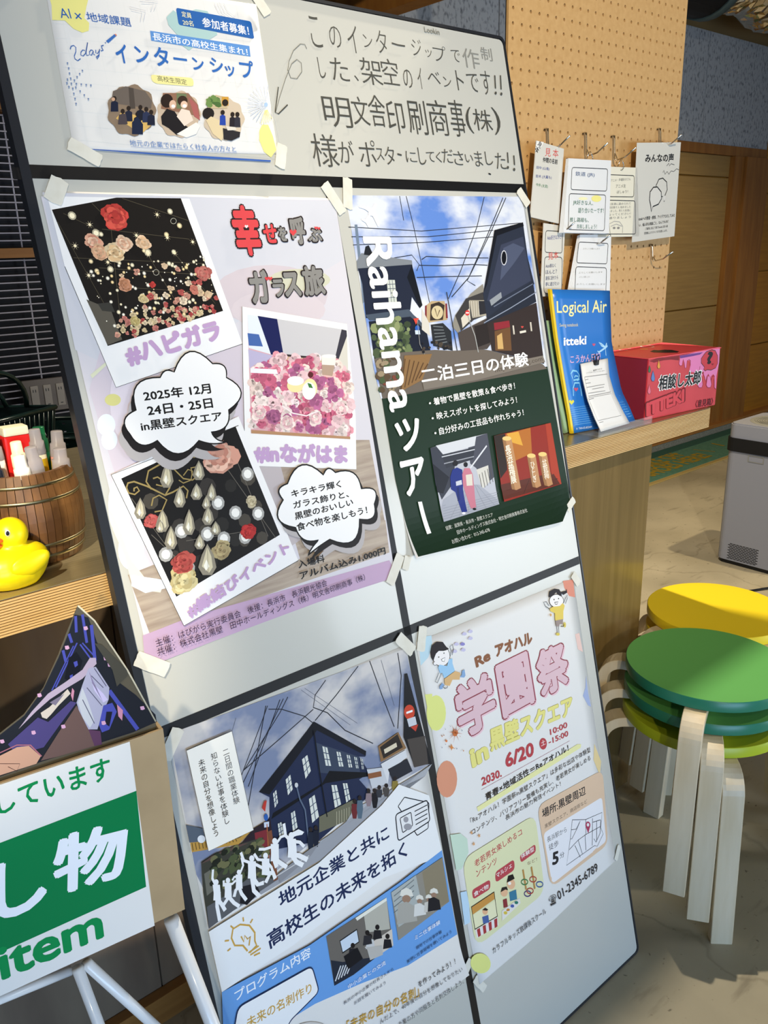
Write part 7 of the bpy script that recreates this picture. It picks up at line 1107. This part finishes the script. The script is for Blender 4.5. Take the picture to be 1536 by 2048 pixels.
D3 = lambda x, y: (.013*((.075 - y)/.075)**2*(1 - max(0, (x - .33)/.09)**2) if y < .075 and x < .42 else 0) if y < .075 else 0
cut3 = [('y', .005 + i*.01) for i in range(8)] + [('x', .34 + i*.02) for i in range(5)]
poster('poster_tour', ((-.4605, .9655), (-.043, .9685), (-.0415, 1.552), (-.4655, 1.546)), 'street photo poster with dark green lower half, middle right of the whiteboard', ((-.462, 1.549, 78, .046, .018), (-.045, 1.549, -52, .034, .018), (-.041, .966, 30, .03, .015), (-.474, .962, 60, .022, .014)), deform=D3, cuts=cut3)
D4 = lambda x, y: .006*((.05 - y)/.05)**2 if y < .05 else 0
poster('poster_job', ((-.929, .245), (-.502, .245), (-.508, .832), (-.926, .836)), 'poster with dark corner building and leaping figures, lower left of the whiteboard', ((-.922, .834, 50, .040, .018), (-.506, .834, -52, .042, .020), (-.498, .248, 35, .03, .016)), deform=D4, cuts=[('y', .01), ('y', .02), ('y', .03), ('y', .04), ('y', .05)])
D5 = lambda x, y: (.011*((.09 - y)/.09)**2*(.35 + .65*math.sin(min(1, max(0, x/.40))*math.pi*.9 + .25)**2)) if y < .09 else 0
poster('poster_festival', ((-.478, .205), (-.063, .225), (-.062, .823), (-.482, .829)), 'white festival poster with two drawn children, lower right of the whiteboard', ((-.470, .832, 68, .040, .018), (-.058, .820, -58, .028, .016), (-.056, .238, 50, .028, .012), (-.476, .204, -60, .036, .014)), deform=D5, cuts=[('y', .005 + i*.012) for i in range(8)] + [('x', .04 + i*.05) for i in range(8)])
# ------------------------------------------------------------------ red suggestion box on the counter
def basis(ex, ey, o):
    ex = Vector(ex).normalized(); ey = Vector(ey).normalized(); ez = ex.cross(ey); m = Matrix((ex, ey, ez)).transposed().to_4x4(); m.translation = Vector(o); return m
FW = basis((.277, -.0205, 0), (0, 0, 1), (.333, -.1225, ZT + .0004)); W_, H_, DP = .277, .1395, .185
t = thing('suggestion_box', 'red painted cardboard box with a slot in the lid, on the counter end', 'box', mw=FW)
bm = bmesh.new(); add_box(bm, (0, 0, -DP), (W_, H_ - .002, 0)); bmesh.ops.bevel(bm, geom=bm.edges[:], offset=.0012, segments=2, affect='EDGES'); obj('carton', bm, M['red'], t)
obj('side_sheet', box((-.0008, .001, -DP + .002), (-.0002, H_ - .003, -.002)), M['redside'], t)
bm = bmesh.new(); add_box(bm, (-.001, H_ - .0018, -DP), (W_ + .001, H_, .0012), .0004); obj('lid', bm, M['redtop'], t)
build_print('front_drawing', D['redbox_front'], t, z0=.0003)
TM = Matrix.Translation((0, H_ + .0001, 0)) @ Matrix.Rotation(-math.pi/2, 4, 'X')
o = build_print('lid_drawing', D['redbox_top'], t, z0=.0002); o.matrix_parent_inverse = Matrix(); o.matrix_local = TM
obj('side_mark', add_tube(bmesh.new(), [(-.0012, .045 + .03*math.cos(a), -.085 - .03*math.sin(a)) for a in (math.pi*(.1 + .8*i/8) for i in range(9))], .0016, 6), mat('gold_paint', '#d8a860', .5), t)
# ------------------------------------------------------------------ notebooks, slip, clip and acrylic stand
def surf_pt(rows, s, tt):
    for i in range(len(rows) - 1):
        if tt <= rows[i+1][0] or i == len(rows) - 2:
            w_ = (tt - rows[i][0])/(rows[i+1][0] - rows[i][0]); L = Vector(rows[i][1]).lerp(Vector(rows[i+1][1]), w_); R = Vector(rows[i][2]).lerp(Vector(rows[i+1][2]), w_); return L.lerp(R, s)
def surf_sheet(rows, off0, off1, s0=0, s1=1, nx=6, ny=16, back=(0.0, 1.0, 0.0)):
    bm = bmesh.new(); bv = Vector(back); G = []
    for off in (off0, off1): G.append([[bm.verts.new(surf_pt(rows, s0 + (s1-s0)*i/nx, j/ny) + bv*off) for i in range(nx + 1)] for j in range(ny + 1)])
    for j in range(ny):
        for i in range(nx): bm.faces.new((G[0][j][i], G[0][j][i+1], G[0][j+1][i+1], G[0][j+1][i])).smooth = True; bm.faces.new((G[1][j][i+1], G[1][j][i], G[1][j+1][i], G[1][j+1][i+1]))
    for j in range(ny): bm.faces.new((G[0][j+1][0], G[1][j+1][0], G[1][j][0], G[0][j][0])); bm.faces.new((G[0][j][nx], G[1][j][nx], G[1][j+1][nx], G[0][j+1][nx]))
    for i in range(nx): bm.faces.new((G[0][0][i+1], G[0][0][i], G[1][0][i], G[1][0][i+1])); bm.faces.new((G[0][ny][i], G[0][ny][i+1], G[1][ny][i+1], G[1][ny][i]))
    return bm
brows = [(0,(.1146,-.092,1.0405),(.2883,-.128,1.0455)),(.12,(.1092,-.088,1.0759),(.2811,-.117,1.0744)),(.35,(.100,-.076,1.145),(.2804,-.093,1.1108)),(.68,(.088,-.061,1.24),(.278,-.062,1.214)),(1,(.077,-.05,1.338),(.278,-.05,1.325))]
def sm(rows, n=10):
    out = []
    for i in range(n + 1): out.append((i/n, surf_pt(rows, 0, i/n), surf_pt(rows, 1, i/n)))
    return out
t = thing('notebook', 'blue notebook with yellow spine sagging open on its clear stand', 'notebook')
obj('front_cover', surf_sheet(brows, 0, .0006), M['bluecover'], t); obj('pages', surf_sheet(brows, .0008, .0045), M['paper'], t); obj('back_cover', surf_sheet(brows, .0047, .0053), M['bluecover'], t)
obj('spine', surf_sheet(brows, -.0004, .0058, -.035, .0), M['spine'], t)
S4 = 1e-4
def wrap(rows, lift): return lambda co: surf_pt(rows, co.x, co.y) + Vector((0, -lift - co.z*.6, 0))
cutb = [('y', i/10) for i in range(1, 10)] + [('y', .12), ('y', .35), ('y', .68)]
build_print('cover_lettering', D['book'], t, cuts=cutb, mp=wrap(brows, .0004))
srows = [(0,(.1567,-.131,1.0429),(.2626,-.131,1.0449)),(.2,(.1451,-.121,1.0728),(.2499,-.121,1.0716)),(.45,(.1374,-.108,1.1085),(.2333,-.108,1.1097)),(.75,(.1377,-.092,1.1531),(.2335,-.092,1.1476)),(1,(.1448,-.080,1.1827),(.2412,-.080,1.1844))]
t = thing('paper_slips', 'pad of white form slips clipped on the blue notebook, curling forward', 'slips')
for i in range(4): obj('page', surf_sheet(srows, .0002 + i*.0008, .0007 + i*.0008, 0 + i*.004, 1 - i*.003), M['paper'], t)
build_print('form_print', D['slip'], t, cuts=[('y', .2), ('y', .45), ('y', .75)], mp=wrap(srows, .0002))
t = thing('binder_clip', 'small black binder clip at the top of the white slips', 'clip', (.193, -.084, 1.176))
bm = bmesh.new(); add_prism(bm, [(-.006, -.003), (.006, -.003), (.006, .004), (-.006, .004)], 0, .010); obj('jaw', bm, M['black'], t)
for s_ in (-1, 1): bm = bmesh.new(); add_tube(bm, [(-.004, s_*.003, .006), (-.005, s_*.004, .018), (0, s_*.004, .022), (.005, s_*.004, .018), (.004, s_*.003, .006)], .0009, 6); obj('arm', bm, M['black'], t)
for k_, (lab, off, dz, m) in enumerate((('pale green notebook standing behind the blue one', .014, -.062, M['greenbook']), ('dark green notebook standing rearmost behind the pale green one', .024, -.066, mat('dark_green_cover', '#1f5a3c', .5)))):
    t = thing('notebook', lab, 'notebook'); rows = [(a, Vector(l) + Vector((-.010 - .006*k_, off, dz*a)), Vector(r) + Vector((-.03, off + .03*(1-a)*0 + (.045 if a < .2 else .03)*(1-a), dz*a))) for a, l, r in brows]
    obj('front_cover', surf_sheet(rows, 0, .0006), m, t); obj('pages', surf_sheet(rows, .0007, .005), M['paper'], t); obj('back_cover', surf_sheet(rows, .0052, .0058), m, t); obj('spine', surf_sheet(rows, -.0002, .006, -.02, 0), m, t)
t = thing('acrylic_stand', 'clear acrylic display stand under the notebooks', 'stand', (.125, -.13, ZT + .0003))
obj('base', box((0, -.0155, 0), (.198, .105, .002), .0005), M['acrylic'], t); obj('front_lip', box((0, -.0185, .0), (.198, -.0158, .016), .0005), M['acrylic'], t); obj('back_rest', box((.0, .108, 0), (.2, .111, .14), .0005), M['acrylic'], t)
# ------------------------------------------------------------------ stools
def stool(lab, cx, cy, z0, h, base, ms, me, first):
    t = thing('stool', lab, 'stool', (cx, cy, z0), math.radians(base), 'round stools stacked beside the counter')
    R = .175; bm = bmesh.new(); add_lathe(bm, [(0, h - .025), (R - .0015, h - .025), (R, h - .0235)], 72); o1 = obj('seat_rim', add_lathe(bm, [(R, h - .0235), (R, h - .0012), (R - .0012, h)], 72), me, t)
    bm = bmesh.new(); add_lathe(bm, [(R - .0012, h), (0, h)], 72); obj('seat', bm, ms, t)
    w_ = .0225; th_ = .0115; zc = h - .025 - th_ - .0006; path = [(.095, zc), (.178, zc)] + [(.178 + .047*math.sin(a), zc - .047 + .047*math.cos(a)) for a in (math.pi/2*i/8 for i in range(1, 9))] + [(.252, .0)]
    for q in range(4):
        bm = bmesh.new(); ang = q*math.pi/2; er = Vector((math.cos(ang), math.sin(ang), 0)); et = Vector((-er.y, er.x, 0)); rings = []
        for i, (r, z) in enumerate(path):
            a = path[max(i-1, 0)]; b_ = path[min(i+1, len(path)-1)]; d = Vector((b_[0]-a[0], b_[1]-a[1])).normalized(); nrm = Vector((-d.y, d.x))
            if i == len(path)-1: nrm = Vector((1, 0))
            pts = [er*(r + s*nrm.x*th_) + Vector((0, 0, z + s*nrm.y*th_)) + et*(k_*w_) for s, k_ in ((1, -1), (1, 1), (-1, 1), (-1, -1))]; rings.append([bm.verts.new(p) for p in pts])
        for i in range(len(rings)-1):
            for j in range(4): f = bm.faces.new((rings[i][j], rings[i][(j+1) % 4], rings[i+1][(j+1) % 4], rings[i+1][j])); f.smooth = False
        bm.faces.new(rings[0][::-1]); bm.faces.new(rings[-1]); bmesh.ops.recalc_face_normals(bm, faces=bm.faces)
        bmesh.ops.bevel(bm, geom=[e for e in bm.edges if abs((e.verts[0].co - e.verts[1].co).normalized().dot(et)) < .2 and len(e.link_faces) == 2 and e.calc_face_angle(0) > 1], offset=.0012, segments=1, affect='EDGES')
        obj('leg', bm, M['birch'], t)
GC = (.300, -.344); YC = (.636, -.188)
stool('lime green stool, lowest of the front stack', *GC, 0, .421, 225, M['lime'], M['lime'], 0)
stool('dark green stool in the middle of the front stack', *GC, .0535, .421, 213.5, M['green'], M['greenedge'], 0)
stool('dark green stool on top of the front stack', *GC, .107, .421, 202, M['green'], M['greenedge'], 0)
stool('lower stool of the rear stack, mostly hidden under the yellow ones', *YC, 0, .395, 182, M['yellow'], M['yellow'], 0)
stool('middle stool of the rear stack, hidden under the top yellow one', *YC, .0535, .395, 171, M['yellow'], M['yellow'], 0)
stool('bright yellow stool on top of the rear stack', *YC, .107, .395, 160, M['yellow'], M['yellow'], 0)
# ------------------------------------------------------------------ air purifier
t = thing('air_purifier', 'tall pale grey air purifier with a black band, standing on the concrete floor', 'air purifier', (2.355, .445, 0))
bm = bmesh.new(); add_prism(bm, rr2(-.165, -.165, .165, .165, .035, 6), .018, .65); bmesh.ops.bevel(bm, geom=[e for e in bm.edges if all(v.co.z > .64 for v in e.verts) and len(e.link_faces) == 2 and e.calc_face_angle(0) > .5], offset=.006, segments=2, affect='EDGES'); obj('body', bm, M['greyplastic'], t)
bm = bmesh.new(); add_prism(bm, rr2(-.160, -.160, .160, .160, .033, 6), .0, .018); obj('base', bm, M['black'], t)
bm = bmesh.new(); frame_mesh(bm, rr2(-.172, -.172, .172, .172, .040, 6), rr2(-.1652, -.1652, .1652, .1652, .035, 6), .527, .586); obj('black_band', bm, M['blackm'], t)
bm = bmesh.new(); add_lathe(bm, [(.135, .6505), (.128, .653), (.105, .651), (.06, .6512), (.05, .656), (.03, .656), (0, .6515)], 48); obj('top_grille', bm, M['greytop'], t)
for i in range(7): bm = bmesh.new(); add_tube(bm, [(.055 + i*.010)*Vector((math.cos(a), math.sin(a), 0)) + Vector((0, 0, .6525)) for a in (2*math.pi*j/36 for j in range(36))], .0012, 4, close=True); obj('grille_ring', bm, M['greytop'], t)
bm = bmesh.new()
for i in range(12):
    for j in range(9): add_box(bm, (-.1656, -.025 + j*.0152 - (i % 2)*.0076, .026 + i*.0064), (-.1648, -.025 + j*.0152 - (i % 2)*.0076 + .0125, .026 + i*.0064 + .0036))
obj('side_vent', bm, M['black'], t, kind='stuff')
bm = bmesh.new(); frame_mesh(bm, [(0, 0), (.07, 0), (.07, .03), (0, .03)], [(.003, .003), (.067, .003), (.067, .027), (.003, .027)], 0, .002)
o = obj('grip_recess', bm, M['greytop'], t); o.matrix_local = Matrix(((0, 0, -1, -.1655), (-1, 0, 0, .06), (0, 1, 0, .49), (0, 0, 0, 1)))
bm = bmesh.new(); add_tube(bm, [(2.19, .15, .006), (2.05, .12, .006), (1.9, .2, .006), (1.83, .3, .006), (1.9, .34, .006), (2.1, .25, .006), (2.3, .1, .006), (2.6, -.1, .006)], .005, 8)
tag(obj('power_cable', bm, M['black'], None, True), 'black power cable lying on the floor in front of the air purifier', 'cable')
# ------------------------------------------------------------------ cask, markers, duck
CX, CY = -.988, -.004
t = thing('wooden_cask', 'small wooden cask with brass hoops holding markers on the counter', 'cask', (CX, CY, ZT + .0004))
def cr(z): s = z/.122; return .0635 + .0105*math.sin(math.pi*min(1, max(0, s)))**.9 + .002*(1-s)
NS = 44
for i in range(NS):
    bm = bmesh.new(); a0 = 2*math.pi*i/NS + .006; a1 = 2*math.pi*(i+1)/NS - .006; G = []
    for j in range(9):
        z = .122*j/8; r = cr(z); G.append([bm.verts.new((rr*math.cos(a), rr*math.sin(a), z)) for rr, a in ((r - .006, a0), (r, a0), (r, a1), (r - .006, a1))])
    for j in range(8):
        for k_ in range(4): bm.faces.new((G[j][k_], G[j][(k_+1) % 4], G[j+1][(k_+1) % 4], G[j+1][k_]))
    bm.faces.new(G[0][::-1]); bm.faces.new(G[8]); bmesh.ops.recalc_face_normals(bm, faces=bm.faces); obj('stave', bm, M['cask'], t)
bm = bmesh.new(); add_lathe(bm, [(0, .001), (.058, .001), (.058, .006), (0, .006)], 32); obj('bottom', bm, M['cask'], t)
for z in (.012, .028, .088, .108):
    bm = bmesh.new(); r = cr(z + .002); add_lathe(bm, [(r - .0002, z - .0018), (r + .0012, z - .0018), (r + .0012, z + .0022), (r - .0002, z + .0022)], 64); obj('hoop', bm, M['hoop'], t)
def marker(lab, x, y, tx, ty, L, r, body, cap, capl=.035, m_lab=None):
    t = thing('marker', lab, 'marker', (x, y, ZT + .0085), group='markers standing in the wooden cask'); t.rotation_euler = (tx, ty, 0)
    bm = bmesh.new(); add_lathe(bm, [(0, 0), (r*.92, 0), (r, .002), (r, L - capl), (r*.8, L - capl + .002), (0, L - capl + .002)], 20); obj('barrel', bm, body, t)
    bm = bmesh.new(); add_lathe(bm, [(r*1.02, L - capl), (r*1.04, L - capl + .003), (r*.98, L - capl*.5), (r*.78, L - capl*.45), (r*.74, L - .001), (r*.68, L), (0, L)], 20); obj('cap', bm, cap, t)
    if m_lab: bm = bmesh.new(); add_lathe(bm, [(r*1.012, L - capl - .035), (r*1.012, L - capl - .006)], 20); obj('sticker', bm, m_lab, t)
mw_, my, mn, mr, mg = mat('white_plastic', '#e9e6dc', .35), mat('yellow_label', '#d8b41c', .5), mat('navy_plastic', '#10182c', .3), mat('red_plastic', '#d8201c', .35), mat('dark_green_plastic_cap', '#12603a', .3)
mblk = mat('gloss_black_plastic', '#0c0c0e', .2); mlab = mat('pale_label', '#c9cfd8', .5, h2='#7f8a9a', scale=(90, 90, 200), lo=.55, hi=.6); mpk = mat('pink_ink_body', '#c98f86', .4); mcr = mat('cream_plastic', '#ece4c4', .4)
marker('glossy navy marker at the left edge of the cask', -1.017, -.018, .02, -.05, .135, .0095, mn, mn)
marker('thick white marker with white cap at the front of the cask', -0.985, -.038, .05, -.10, .138, .0105, mw_, mw_, m_lab=mw_)
marker('cream marker just behind the thick white one', -0.982, -.012, .02, -.06, .150, .0095, mcr, mcr)
marker('marker with frosted cap and pale printed label, front middle of the cask', -0.967, -.036, .04, -.10, .146, .0105, mlab, M['clearcap'], m_lab=mlab)
marker('frosted marker with yellow stripe behind the printed label one', -0.954, .006, -.02, -.02, .158, .0100, mcr, M['clearcap'], m_lab=my)
marker('white labelled marker with black inner cap at the right of the cask', -0.944, -.028, .03, .02, .135, .0115, mw_, M['clearcap'], .03, mw_); 
bm = bmesh.new()
marker('pinkish frosted marker with yellow label at the far right of the cask', -0.937, .004, 0, .05, .152, .0105, mpk, M['clearcap'], m_lab=my)
marker('green capped marker at the back right of the cask', -0.947, .026, -.04, .02, .156, .0105, mg, mg)
marker('clear capped blue ink marker at the back left of the cask', -1.004, .012, -.02, -.05, .158, .0105, mw_, M['clearcap'])
t = thing('glue_bottle', 'red square bottle with pale top, tallest in the cask', 'bottle', (-.980, .024, ZT + .0085)); obj('body', box((-.017, -.013, 0), (.017, .013, .152), .003), mr, t); obj('top', box((-.0165, -.0125, .152), (.0165, .0125, .164), .003), mcr, t)
# duck (faces left): body and head one skin, beak, eyes
t = thing('rubber_duck', 'yellow rubber duck with orange beak at the counter edge', 'duck', (-1.049, -.108, ZT + .0006), math.radians(8))
bm = bmesh.new()
def blob(bm, c, rx, ry, rz, seg=28, rings=18, fn=None):
    g = bmesh.ops.create_uvsphere(bm, u_segments=seg, v_segments=rings, radius=1)['verts']
    for v in g:
        x, y, z = v.co; s = fn(x, y, z) if fn else (x, y, z); v.co = Vector((c[0] + s[0]*rx, c[1] + s[1]*ry, c[2] + s[2]*rz))
def bodyf(x, y, z):
    if z < -.75: z = -.75 - (z + .75)*.0
    if x > .35: z += (x - .35)*.28; y *= 1 - (x - .35)*.5
    return x, y, z
blob(bm, (.004, 0, .0225), .047, .037, .030, fn=bodyf); blob(bm, (.008, 0, .064), .0208, .0200, .0212); blob(bm, (.006, 0, .044), .021, .020, .016)
o = obj('body', bm, M['duck'], t, True); rm = o.modifiers.new('remesh', 'REMESH'); rm.mode = 'VOXEL'; rm.voxel_size = .0012; rm.use_smooth_shade = True; s = o.modifiers.new('smooth', 'SMOOTH'); s.iterations = 12; s.factor = .6
for sy in (-1, 1):
    bm = bmesh.new(); blob(bm, (.012, sy*.033, .030), .026, .006, .014, 18, 12, lambda x, y, z: (x, y, z + max(0, x)*.5)); obj('wing', bm, M['duck'], t, True)
bm = bmesh.new(); blob(bm, (-.015, 0, .0625), .015, .0155, .0050, 20, 12, lambda x, y, z: (x, y*(1 - .25*max(0, -x)), z + .55*x*x*(1 if x < 0 else 0))); blob(bm, (-.013, 0, .0555), .012, .0115, .0036, 20, 12); obj('beak', bm, M['beak'], t, True)
for sy in (-1, 1):
    bm = bmesh.new(); blob(bm, (-.0025, sy*.0170, .0715), .0032, .0022, .0042, 14, 10); e = obj('eye', bm, mat('white_eye', '#f2f2ee', .3), t, True); bm = bmesh.new(); blob(bm, (-.0032, sy*.0186, .0717), .0022, .0012, .0030, 12, 8); obj('pupil', bm, M['black'], e, True)
# ------------------------------------------------------------------ lost-property box, its sign, file and stand
SB = basis((.992, -.128, 0), (0, 0, 1), (-1.35, -.3485, .70))
t = thing('cardboard_box', 'open cardboard box with a green and white sign on its front, lower left', 'box', mw=SB)
DB = .13
obj('front_wall', box((-.06, .0, -.0045), (.3545, .2405, -.0008), .001), M['cardboard'], t); obj('side_wall', box((.3505, .0, -DB), (.3545, .2405, -.0048), .001), M['cardboard'], t); obj('side_wall', box((-.06, 0, -DB), (-.056, .2405, -.0048), .001), M['cardboard'], t)
obj('back_wall', box((-.0555, 0, -DB), (.35, .10, -DB + .004), .001), M['cardboard'], t); obj('base', box((-.0555, 0, -DB + .0042), (.35, .004, -.0048)), M['cardboard'], t)
s_ = obj('sign_sheet', box((-.025, -.002, -.0004), (.3175, .2395, .0004)), M['paper'], t); build_print('sign_lettering', D['sign'], s_, z0=.0005, mats=[M['print_gloss'], M['cloudpr'], M['cloudpr2'], M['woodpr']])
FB = basis((.992, -.128, 0), (0, 0, 1), (-1.35, -.3450, .70)); t = thing('clear_file', 'clear plastic file with dark blue patterned print standing in the cardboard box', 'file', mw=FB @ Matrix.Translation((0, 0, -.006)))
outl = [(.10, .255), (.1988, .288), (.224, .3011), (.2454, .3235), (.2637, .3538), (.2745, .3749), (.2885, .3999), (.3019, .3801), (.3274, .3169), (.3500, .2475), (.349, .01), (.0, .01), (.0, .225)]
bm = bmesh.new(); add_prism(bm, outl, -.0007, 0); obj('backing_sheet', bm, mat('smoky_clear_sheet', '#5c5648', .15), t); build_print('printed_pattern', D['file'], t, z0=.0002, mats=[M['print_gloss'], M['cloudpr'], M['cloudpr2'], M['woodpr']])
bm = bmesh.new(); add_tube(bm, [(.2885, .3999, .0005), (.3019, .3801, .0005), (.3274, .3169, .0005), (.350, .2475, .0005)], .0009, 6); obj('file_edge', bm, mat('bright_plastic_edge', '#cfc8b0', .2), t)
# stand of white tubes
t = thing('tube_stand', 'white tubular metal stand carrying the cardboard box', 'stand', (-1.35, -.40, 0))
def leg(a, b_, r=.0105): bm = bmesh.new(); add_tube(bm, [a, b_], r, 14); obj('leg', bm, M['tube'], t, True)
for a, b_, r0 in TUBES: leg(a, b_, r0)
for y in (.075, .125): bm = bmesh.new(); add_tube(bm, [(-.15, y + .045, .689), (.345, y - .005, .689)], .009, 12); obj('top_bar', bm, M['tube'], t, True)
